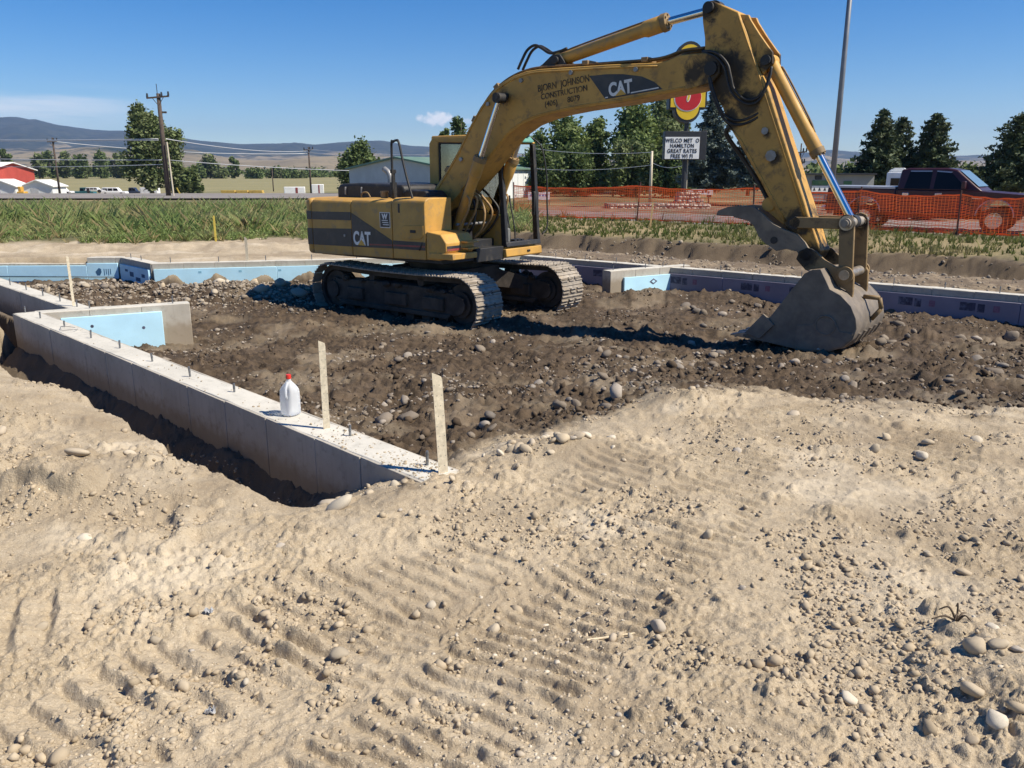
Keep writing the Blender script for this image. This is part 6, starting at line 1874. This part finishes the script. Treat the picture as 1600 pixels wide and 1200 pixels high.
# low white banner sign beyond the cab
bn = empty('banner', (ray_at(842, 48), 48, zof(312, 48)), 0, 'low white banner with blurred blue lettering beyond the cab', 'banner')
MB().box(-.62, .62, -.02, .02, .0, .42).build('banner_sheet', m_sw, bn)
m_bl = simple('blue_banner_ink', (.12, .14, .35), .7, 0, .1, 5, None, 0, 0)
for k in range(6): MB().box(-.5 + k * .17, -.40 + k * .17, -.026, -.021, .2, .3).build('banner_lettering', m_bl, bn)
for sx_ in (-.6, .6): MB().box(sx_ - .02, sx_ + .02, .021, .05, -.3, .45).build('banner_post', m_dark, bn)

# ================================================================ BUILDINGS
def gable(name, c0, along, L_, width, zb, ze, zp_, label, m_end, m_long, m_roof, over=.3, trim=None):
    """c0 near corner; 'along' ridge direction; width grows to the left of it"""
    ax = Vector((along[0], along[1], 0)).normalized(); wx = Vector((-ax.y, ax.x, 0))
    e = empty(name, (c0[0], c0[1], 0), 0, label, 'building')
    P = lambda a, b2, z: tuple(ax * a + wx * b2 + Vector((0, 0, z)))
    mb = MB(); mb.add([P(0, 0, zb), P(0, width, zb), P(0, width, ze), P(0, width / 2, zp_), P(0, 0, ze), P(.15, 0, zb), P(.15, width, zb), P(.15, width, ze), P(.15, width / 2, zp_), P(.15, 0, ze)],
                      [(4, 3, 2, 1, 0), (5, 6, 7, 8, 9), (0, 1, 6, 5), (1, 2, 7, 6), (0, 5, 9, 4), (2, 3, 8, 7), (3, 4, 9, 8)])
    mb.build('end_wall', m_end, e)
    mb = MB()
    def qbox(a0, a1, b0, b1, z0, z1):
        mb.add([P(a, b2, z) for z in (z0, z1) for b2 in (b0, b1) for a in (a0, a1)], [(0, 2, 3, 1), (4, 5, 7, 6), (0, 1, 5, 4), (2, 6, 7, 3), (0, 4, 6, 2), (1, 3, 7, 5)])
    qbox(.151, L_, .002, .15, zb, ze); qbox(.151, L_, width - .15, width - .002, zb, ze)
    mb.build('long_wall', m_long, e)
    # ribs of the metal siding
    mb = MB(); n = int(L_ / .9)
    for k in range(n): qbox(.3 + k * .9, .36 + k * .9, -.03, .0, zb, ze - .05)
    if n > 3 and L_ < 40: mb.build('siding_ribs', m_long, e)['kind'] = 'stuff'
    mb = MB()
    sl = (zp_ - ze) / (width / 2)
    mb.add([P(-over, -over, ze - sl * over), P(L_ + over, -over, ze - sl * over), P(L_ + over, width / 2, zp_), P(-over, width / 2, zp_), P(L_ + over, width + over, ze - sl * over), P(-over, width + over, ze - sl * over)]
           + [P(-over, -over, ze - sl * over + .16), P(L_ + over, -over, ze - sl * over + .16), P(L_ + over, width / 2, zp_ + .16), P(-over, width / 2, zp_ + .16), P(L_ + over, width + over, ze - sl * over + .16), P(-over, width + over, ze - sl * over + .16)],
           [(3, 2, 1, 0), (3, 5, 4, 2), (6, 7, 8, 9), (9, 8, 10, 11), (0, 1, 7, 6), (4, 5, 11, 10), (0, 6, 9, 3), (3, 9, 11, 5), (1, 2, 8, 7), (2, 4, 10, 8)])
    mb.build('roof', m_roof, e)
    return e
m_wht = simple('white_metal_siding', (.72, .74, .73), .6, 0, .06, .8, (.6, .6, .56), .3, .02)
m_gry = simple('shaded_siding_grey_trim', (.50, .51, .52), .6, 0, .08, .8, None, 0, .02)  # gable end's shade put into its siding colour; also plain grey door, ribs
m_grn = simple('faded_green_roof', (.13, .22, .165), .6, 0, .12, .6, (.2, .26, .2), .4, .02)
gable('metal_building', (ray_at(702, 78), 78), (.63, .78), 13.5, 14.0, -1.6, zof(264, 80), zof(247, 82), 'white metal building with a faded green roof behind the cab', m_gry, m_wht, m_grn)
m_redb = simple('red_barn_siding', (.42, .065, .045), .7, 0, .12, .5, None, 0, .02)
gable('red_building', (ray_at(55, 172), 172), (-1, .05), 40, 14, -4, zof(266, 172), zof(255, 172), 'red metal building with a white roof edge at the far left', m_redb, m_redb, m_sw, .5)
for (pxc, hwp, pk, ev, Y, lb) in ((57, 25, 282, 291, 160, 'white gabled shed with a door, right of the pair at the far left'), (-3, 27, 281, 291, 158, 'white gabled shed cut off by the left edge of the picture')):
    k2 = Y / 1280
    e = gable('white_shed', (ray_at(pxc + hwp - 2, Y), Y), (.0, 1.0), 5, 2 * (hwp - 2) * k2, -4.2, zof(ev, Y), zof(pk, Y), lb, m_wht, m_wht, m_sw, .35)
    MB().box(-2.1 * hwp * k2 * .62, -2.1 * hwp * k2 * .40, -.05, -.001, -4.2, zof(ev + 3, Y)).build('shed_door', m_gry, e)
sb_ = empty('yellow_machine', (ray_at(29, 156), 156, zof(308, 156)), 0, 'small yellow machine between the two white sheds', 'machine')
mb = MB(); mb.box(-.7, .7, 0, 1.4, 0, 1.0); mb.box(-.5, .1, .2, 1.2, 1.0, 1.9); mb.build('machine_body', m_yd, sb_, bevel=.1)
MB().cyl((-.4, -.1, .35), (-.4, 1.5, .35), .36, .36, 14).build('wheel', m_tyre, sb_); MB().cyl((.45, -.1, .35), (.45, 1.5, .35), .36, .36, 14).build('wheel', m_tyre, sb_)
# storefront right of the stick, with green sign panels
sf = empty('roadside_store', (ray_at(1312, 62), 62, zof(304, 62)), 0, 'low grey store with green sign panels beyond the pickup bed', 'building')
kk = 62 / 1280
MB().box(-62 * kk, 50 * kk, 0, 6, -.5, 29 * kk).build('store_wall', simple('grey_store_wall', (.30, .31, .30), .8, 0, .1, 1), sf)
MB().box(-63 * kk, 51 * kk, -.3, 6.2, 29 * kk + .002, 31.5 * kk).build('store_roof', m_dark, sf)
m_sg = simple('green_store_sign', (.06, .16, .07), .6, 0, .2, 3, (.3, .38, .12), .5, 0)
for (x0, x1, z0, z1, mt) in ((-44, -20, 14, 21, m_sg), (-44, -18, 4, 13, m_sw), (-40, -30, 22, 28, m_dark), (4, 16, 12, 20, m_sg), (2, 18, 3, 11, m_sw)):
    MB().box(x0 * kk, x1 * kk, -.06, -.002, z0 * kk, z1 * kk).build('sign_panel', mt, sf)
for k in range(3):
    MB().prism([((-42 + 8 * k) * kk, 6 * kk), ((-38 + 8 * k) * kk, 6 * kk), ((-40 + 8 * k) * kk, 11 * kk)], -.07, -.061).build('sign_mark', m_dark, sf)
# motor home roof behind the pickup
rv = empty('motor_home', (ray_at(1415, 36), 36, -.5), math.atan2(-.62, .785), 'white motor home partly hidden behind the pickup cab', 'motor home')
MB().box(-.95, 1.55, 0, 2.3, .55, zof(269, 36) + .5).build('motor_home_body', m_sw, rv, bevel=.06)
MB().box(-.75, -.15, -.02, -.001, 1.5, 1.95).build('window', m_tglass, rv)
MB().box(.4, 1.3, -.02, -.001, 1.45, 1.95).build('window', m_tglass, rv)
mb = MB(); mb.box(-.9, -.2, .4, 1.2, zof(269, 36) + .51, zof(264, 36) + .5); mb.tube([(-.9, .2, zof(268, 36) + .5), (-.7, .2, zof(263.5, 36) + .5), (-.3, .2, zof(263.5, 36) + .5), (-.1, .2, zof(268, 36) + .5)], .03, 6); mb.build('roof_rack', m_sw, rv)
for wx in (-.3, .6): MB().cyl((wx, -.02, .42), (wx, .26, .42), .40, .40, 20).build('wheel', m_tyre, rv, auto=40)
# long white roofs glimpsed through the trees
for (px0, px1, py, Y, lb) in ((946, 1012, 277, 118, 'long white low building glimpsed between the street trees'),):
    e = empty('low_building', (ray_at((px0 + px1) / 2, Y), Y, zof(300, Y)), 0, lb, 'building')
    wv = (px1 - px0) / 1280 * Y
    MB().box(-wv / 2, wv / 2, 0, 6, -.5, zof(py, Y) - zof(300, Y)).build('building_wall', m_wht, e)
    MB().box(-wv / 2 - .3, wv / 2 + .3, -.3, 6.3, zof(py, Y) - zof(300, Y) + .002, zof(py - 3, Y) - zof(300, Y)).build('building_roof', m_sw, e)
m_cs = [(.75, .75, .74), (.04, .13, .14), (.70, .71, .72), (.78, .78, .77), (.03, .04, .07), (.25, .28, .32)]
def far_car(px, Y, L_, h, colr, label, kind, nm, yaw=0.05):
    x = ray_at(px, Y); z = zof(293, Y) - h
    e = empty(nm, (x, Y, z), yaw, label, 'vehicle', 'vehicles parked beyond the highway')
    mt = simple('car_paint_' + nm, colr, .35, 0, .05, 3, None, 0, 0)
    half_ = L_ / 2
    MB().prism([(-half_, .45), (-half_, .95 * h * .58), (half_ * .95, .95 * h * .55), (half_, .45)], -.9, .9).build('car_body', mt, e, bevel=.08)
    if kind == 'suv': roof = [(-half_ * .96, h * .54), (-half_ * .86, h), (half_ * .25, h), (half_ * .52, h * .54)]
    elif kind == 'pickup': roof = [(-half_ * .15, h * .54), (-half_ * .10, h), (half_ * .36, h), (half_ * .58, h * .54)]
    else: roof = [(-half_ * .98, h * .54), (-half_ * .92, h), (half_ * .55, h), (half_ * .9, h * .54)]
    cbn = MB().prism(roof, -.78, .78).build('car_cabin', mt, e, bevel=.06)
    x0, x1 = roof[0][0], roof[3][0]
    nw = 3 if kind != 'pickup' else 2
    for k in range(nw):
        a0 = x0 + (x1 - x0) * (.10 + .84 * k / nw); a1 = x0 + (x1 - x0) * (.10 + .84 * (k + .82) / nw)
        MB().box(a0, a1, -.80, -.775, h * .62, h * .90).build('window', m_tglass, cbn)
    for wx in (-half_ * .62, half_ * .62):
        MB().cyl((wx, -.92, .36), (wx, -.70, .36), .36, .36, 16).build('wheel', m_tyre, e, auto=40)
    return e
far_car(95, 185, 4.6, 1.6, m_cs[0], 'white hatchback beside the white shed', 'suv', 'parked_car')
far_car(127, 192, 5.6, 1.85, m_cs[1], 'teal pickup with a pale cap in the far parking row', 'pickup', 'parked_pickup')
far_car(147, 183, 3.8, 1.1, m_cs[2], 'low white car nose in front of the teal pickup', 'suv', 'parked_car')
far_car(177, 186, 5.5, 1.75, m_cs[3], 'long white sport utility car in the far parking row', 'suv', 'parked_car')
far_car(203, 194, 5.0, 1.75, m_cs[4], 'dark blue pickup right of the long white car', 'pickup', 'parked_pickup')
tr2 = empty('cargo_trailer', (ray_at(230, 186), 186, zof(306, 186)), 0, 'white box trailer left of the cottonwood trunks', 'trailer')
mb = MB(); mb.box(-1.9, 1.9, 0, 1.8, .3, 1.75); mb.build('trailer_box', m_sw, tr2, bevel=.05)
for k in range(4): MB().box(-1.7 + k * .95, -1.66 + k * .95, -.03, -.001, .35, 1.7).build('trailer_rib', m_gry, tr2)
MB().cyl((0, -.05, .2), (0, .2, .2), .32, .32, 14).build('wheel', m_tyre, tr2)
m_yb = simple('yellow_barrier', (.62, .42, .10), .8, 0, .15, 2, None, 0, 0)
for i, (p0, p1, lb) in enumerate(((343, 366, 'long yellow stack of timber in the dry field, the leftmost one'), (367, 386, 'yellow stack of timber in the middle of the row in the field'), (387, 409, 'yellow stack of timber at the right end of the row in the field'))):
    Y = 150; k2 = Y / 1280
    e = empty('timber_stack', (ray_at((p0 + p1) / 2, Y), Y, zof(306, Y)), 0, lb, 'timber stack', 'timber stacks in the dry field')
    w2 = (p1 - p0) / 2 * k2 * .95
    for j in range(3):
        MB().box(-w2 + .1 * (j % 2), w2 - .08 * ((j + 1) % 2), 0, 1.2, j * .33, j * .33 + .30).build('timber_bundle', m_yb, e)
for (p0, p1, top, lb) in ((444, 475, 292, 'wide white wrapped pallet left of the excavator'), (487, 505, 288, 'narrow white crate just left of the engine hood')):
    Y = 120; k2 = Y / 1280
    e = empty('wrapped_pallet', (ray_at((p0 + p1) / 2, Y), Y, zof(308, Y)), .2, lb, 'pallet')
    w2 = (p1 - p0) / 2 * k2
    MB().box(-w2, w2, 0, 1.2, .15, zof(top, Y) - zof(308, Y)).build('wrapped_load', m_sw, e, bevel=.06)
    MB().box(-w2 * 1.02, w2 * 1.02, -.04, 1.24, 0, .149).build('pallet_base', m_lath, e)
    MB().box(w2 * .1, w2 * .32, -.02, -.001, .2, zof(top, Y) - zof(308, Y) - .1).build('load_label', m_redd, e)

# ================================================================ POLES AND WIRES
m_wood = simple('weathered_pole_wood', (.085, .062, .048), .9, 0, .3, 2, None, 0, .3)
m_wire = simple('bare_aluminium_wire', (.62, .63, .64), .5, .3, .05, 1, None, 0, 0)
def pole(nm, px_b, py_b, px_t, py_t, Y, r, label, arms=(), mat=None, cat='utility pole'):
    xb, xt = ray_at(px_b, Y), ray_at(px_b, Y) + .0
    zb, zt = zof(py_b, Y) - 1.0, zof(py_t, Y)
    e = empty(nm, (xb, Y, zb), 0, label, cat)
    h = zt - zb
    MB().tube([(0, 0, 0), (0, 0, h * .5), (0, 0, h)], [r, r * .88, r * .72], 12).build('pole_shaft', mat or m_wood, e, smooth=True)
    for (py, w0, yaw) in arms:
        z = zof(py, Y) - zb
        mb = MB(); mb.box(-w0, w0, -.08, .08, -.09, .09, Matrix.Translation((0, -.22, z)) @ Matrix.Rotation(yaw, 4, 'Z') @ Matrix.Rotation(-.10, 4, 'Y')); mb.build('cross_arm', m_wood, e)
        for s_ in (-.92, .35, .95):
            iz = z + s_ * w0 * .10
            mb = MB(); mb.cyl((s_ * w0 * math.cos(yaw), -.22 + s_ * w0 * math.sin(yaw), iz + .08), (s_ * w0 * math.cos(yaw), -.22 + s_ * w0 * math.sin(yaw), iz + .52), .13, .09, 10); mb.build('insulator', m_dark, e, auto=40)
        MB().tube([(-w0 * .55, -.22, z - .05), (0, -.2, z - .95)], .035, 6).build('arm_brace', m_wood, e); MB().tube([(w0 * .55, -.22, z + .05), (0, -.2, z - .95)], .035, 6).build('arm_brace', m_wood, e)
    return e, xb, zb
ep, xp, zp0 = pole('power_pole', 262, 302, 262, 146, 100, .30, 'tall dark power pole with a cross-arm in front of the cottonwoods', ((152, 1.25, .15),))
MB().tube([(-.1, 0, zof(150, 100) - zp0), (-.12, 0, zof(131, 100) - zp0)], .04, 6).build('lightning_rod', m_dark, ep)
MB().box(.25, .75, -.08, .08, zof(176, 100) - zp0 - .07, zof(174, 100) - zp0).build('side_arm', m_wood, ep)
mb = MB(); mb.tube([(.75, -.3, 0), (.55, -.3, zof(222, 100) - zp0)], .10, 8); mb.build('riser_pipe', m_galv, ep)
pole('power_pole', 91, 303, 84, 215, 150, .20, 'slim power pole standing by the red building', ((221, .8, .3),))
pole('power_pole', 485, 300, 483, 230, 170, .20, 'distant power pole left of the engine hood', ((234, .9, .3),))
pole('power_pole', 426, 300, 426, 262, 220, .16, 'small far power pole between the field trees', ())
pole('power_pole', 1016, 302, 1017, 236, 66, .13, 'grey utility pole standing among the street trees', (), m_galv)
pole('power_pole', 1247, 290, 1247, 224, 115, .12, 'thin pole with a cross-arm behind the bucket cylinder', ((238, .75, .1), (255, .55, .1)))
lpl, xl, zl = pole('lamp_pole', 1297, 306, 1297, -130, 44, .15, 'tall thin grey lamp pole rising out of the picture', (), simple('grey_painted_pole', (.20, .21, .23), .5, .3, .1, 2, None, 0, 0), 'lamp pole')
MB().box(-.9, .1, -.15, .15, zof(-130, 44) - zl, zof(-130, 44) - zl + .18).build('lamp_head', m_dark, lpl, bevel=.04)
MB().box(-.28, .28, -.28, .28, .75, 1.05).build('pole_base', m_conc, lpl, bevel=.02)
def wire(a, b2, sag, r, label, grp):
    pts = []
    for k in range(25):
        u = k / 24
        p = Vector(a).lerp(Vector(b2), u); p.z -= sag * 4 * u * (1 - u); pts.append(tuple(p))
    o = MB().tube(pts, r, 5).build('power_line', m_wire, None, smooth=True)
    return tag(o, label, 'cable', grp)
def wp(px, py, Y): return (ray_at(px, Y), Y - .2, zof(py, Y))
GW = 'power lines strung across the left of the picture'
wire(wp(-320, 208, 130), wp(256, 217, 100), .5, .045, 'upper white power line left of the tall pole', GW)
wire(wp(268, 217, 100), wp(483, 236, 170), .6, .05, 'upper white power line right of the tall pole', GW)
wire(wp(-320, 217, 130), wp(256, 219, 100), .2, .05, 'second white power line left of the tall pole', GW)
wire(wp(84, 220, 150), wp(483, 240, 170), .8, .06, 'power line from the slim pole to the distant pole', GW)
wire(wp(483, 238, 170), wp(760, 247, 120), .6, .05, 'power line running behind the excavator cab at ridge height', GW)
wire(wp(483, 233, 170), wp(760, 241, 120), .5, .05, 'topmost power line running behind the excavator cab', GW)
wire(wp(268, 250, 100), wp(760, 268, 110), .5, .04, 'low power line right of the tall pole above the field trees', GW)
wire(wp(-320, 236, 130), wp(258, 250, 100), .4, .04, 'low power line left of the tall pole above the field trees', GW)
wire(wp(-100, 258, 150), wp(258, 257, 100), .3, .035, 'lowest power line just above the parked cars', GW)
wire(wp(820, 230, 80), wp(1016, 238, 66), .3, .02, 'thin cable in front of the poplars left of the grey pole', 'cables at the grey utility pole')
wire(wp(820, 262, 80), wp(1016, 258, 66), .3, .02, 'lower thin cable in front of the poplars, left of the grey pole', 'cables at the grey utility pole')
wire(wp(1018, 255, 66), wp(1066, 258, 57), .25, .018, 'short cable from the grey pole to the motel sign', 'cables at the grey utility pole')

# ================================================================ SINGLE THINGS ON THE SAND
def loose(px, py, wpx, label, arr=None, stretch=1.0, sd=1, z=0.0, rz=None, sink=.36):
    d = math.radians(14.5) - math.atan((600 - py) / 1280)
    Y = (1.7 - z) / math.tan(d); x = (px - 800) / 1280 * (Y * .968 + 1.7 * .25)
    r = .88 * wpx / 2 / 1280 * (Y * .968 + .43)
    o = place_stone('stone', x, Y, r / max(1, stretch * .9), arr or cob_p, np.random.RandomState(sd), sink, None, rz, stretch)
    return tag(o, label, 'stone', 'loose stones on the sand')
loose(1325, 1093, 32, 'smooth egg-shaped pale stone near the bottom right', None, 1.1, 3)
loose(1552, 1150, 50, 'largest brown rounded stone at the bottom right corner', None, 1.0, 5)
loose(1520, 1166, 24, 'grey angular stone beside the largest brown one', None, 1.0, 6)
loose(1506, 893, 30, 'oblong grey stone on the sand near the right edge', None, 1.3, 7, 0, .2)
loose(1446, 892, 18, 'small round brown stone left of the oblong grey one', None, 1.0, 8)
loose(1160, 913, 20, 'white angular pebble in the middle right of the sand', None, 1.0, 9)
loose(528, 797, 44, 'big flat pale stone just below the buried wall end', None, 1.3, 10, 0, .1)
loose(512, 775, 30, 'rounded pale stone against the foot of the wall end', None, 1.2, 11, 0, .1)
loose(616, 752, 22, 'rounded tan stone on the sand by the buried wall end', None, 1.0, 12)
loose(632, 757, 14, 'small tan stone touching the rounded one by the wall end', None, 1.0, 13)
loose(133, 843, 30, 'grey-brown oblong stone on the open sand at left', None, 1.3, 14, 0, 0)
loose(206, 735, 20, 'pale stone on the bank left of the trench, right of two', None, 1.2, 15)
loose(208, 724, 20, 'brown stone on the bank left of the trench, behind the pale one', None, 1.1, 16)
loose(123, 746, 34, 'long tan stone half buried in the left bank', None, 1.5, 17, 0, 0, .4)
loose(8, 669, 20, 'white-grey stone at the left edge on the spoil bank', None, 1.2, 18, .15)
loose(190, 886, 22, 'two-toned dark stone on the open sand at lower left', None, 1.1, 19)
loose(530, 1019, 38, 'pale lumpy stone among the crawler prints', None, 1.3, 20, 0, .2)
loose(243, 997, 20, 'bright white oval stone on the lower left', None, 1.1, 21)
loose(650, 941, 18, 'round cream stone near the middle of the sand', None, 1.0, 22)
loose(847, 826, 24, 'tan stone near the middle of the sand, above the scrape', None, 1.2, 23, 0, .2)
loose(1556, 1050, 34, 'flat tan stone half buried near the right edge', None, 1.4, 24, 0, .1, .45)
loose(1582, 1055, 30, 'dark angular stone at the right edge above the brown one', None, 1.0, 25)
loose(1240, 650, 22, 'grey stone standing upright where the sand meets the mud', None, 1.0, 26)
# dry stick and broken twig
m_twig = simple('dry_straw_stick', (.62, .52, .36), .9, 0, .2, 30, None, 0, .2)
def gpt(px, py, z=0.0):
    d = math.radians(14.5) - math.atan((600 - py) / 1280); Y = (1.7 - z) / math.tan(d)
    return (px - 800) / 1280 * (Y * .968 + .43), Y
a = gpt(917, 984); b2 = gpt(992, 969)
sk = MB().tube([(a[0], a[1], ground_z(*a) + .012), ((a[0] + b2[0]) / 2, (a[1] + b2[1]) / 2, max(ground_z((a[0] + b2[0]) / 2, (a[1] + b2[1]) / 2) + .008, .5 * (ground_z(*a) + ground_z(*b2)) + .012)), (b2[0], b2[1], ground_z(*b2) + .014)], [.004, .0045, .003], 7).build('straw_stick', m_twig)
tag(sk, 'thin straight straw-coloured stick lying on the sand', 'stick')
c0 = gpt(1490, 998)
cz_ = ground_z(*c0)
tw = MB()
rt_ = random.Random(12)
for (dx, dz, dy) in ((-.10, .10, .02), (-.16, .03, .0), (.02, .12, .03), (.06, .05, -.02), (.10, .02, .04), (-.05, .07, -.03)):
    dx *= .6; dz *= .6; dy *= .6
    tw.tube(spline([(c0[0], c0[1], cz_), (c0[0] + dx * .5, c0[1] + dy, cz_ + dz * .7 + .01), (c0[0] + dx, c0[1] + dy * 2, cz_ + dz * .6)], 5), [.005 - .00025 * k for k in range(11)], 6)
tag(tw.build('root_twig', simple('dark_root', (.10, .07, .045), .9, 0, .3, 20), None, smooth=True), 'dark broken root sticking up from the sand at right', 'root')
m_film = simple('milky_plastic_film', (.42, .43, .44), .4, 0, .15, 30, None, 0, 0)
def wrapper(px, py, s, label, sd):
    p = gpt(px, py); z = ground_z(*p); rr = np.random.RandomState(sd)
    mb = MB(); n = 7
    for i in range(n):
        for j in range(n):
            mb.v.append((p[0] + s * (i / (n - 1) - .5) + .003 * rr.randn(), p[1] + s * .8 * (j / (n - 1) - .5) + .003 * rr.randn(), z + .008 + .012 * abs(rr.randn())))
    for i in range(n - 1):
        for j in range(n - 1):
            mb.f.append((i * n + j, (i + 1) * n + j, (i + 1) * n + j + 1, i * n + j + 1))
    o = mb.build('plastic_scrap', m_film, None)
    sm = o.modifiers.new('thick', 'SOLIDIFY'); sm.thickness = .0008
    return tag(o, label, 'plastic scrap')
wrapper(328, 960, .035, 'crumpled clear plastic scrap on the sand at left', 4)
wrapper(330, 1106, .03, 'crumpled clear plastic scrap on the sand at bottom left', 6)

# ================================================================ HAZE
hz = MB(); hz.box(-14500, 14500, -12, 9600, -140, 500)
m_hz = bpy.data.materials.new('thin_blue_haze'); m_hz.use_nodes = True
t = m_hz.node_tree; t.nodes.clear()
o_ = N('ShaderNodeOutputMaterial', t); pv = N('ShaderNodeVolumePrincipled', t)
pv.inputs['Color'].default_value = (.44, .62, 1.0, 1); pv.inputs['Density'].default_value = 8e-5; pv.inputs['Anisotropy'].default_value = .1
t.links.new(pv.outputs[0], o_.inputs['Volume'])
hzo = hz.build('haze', m_hz)
tag(hzo, 'thin blue haze over the valley', kind='stuff')
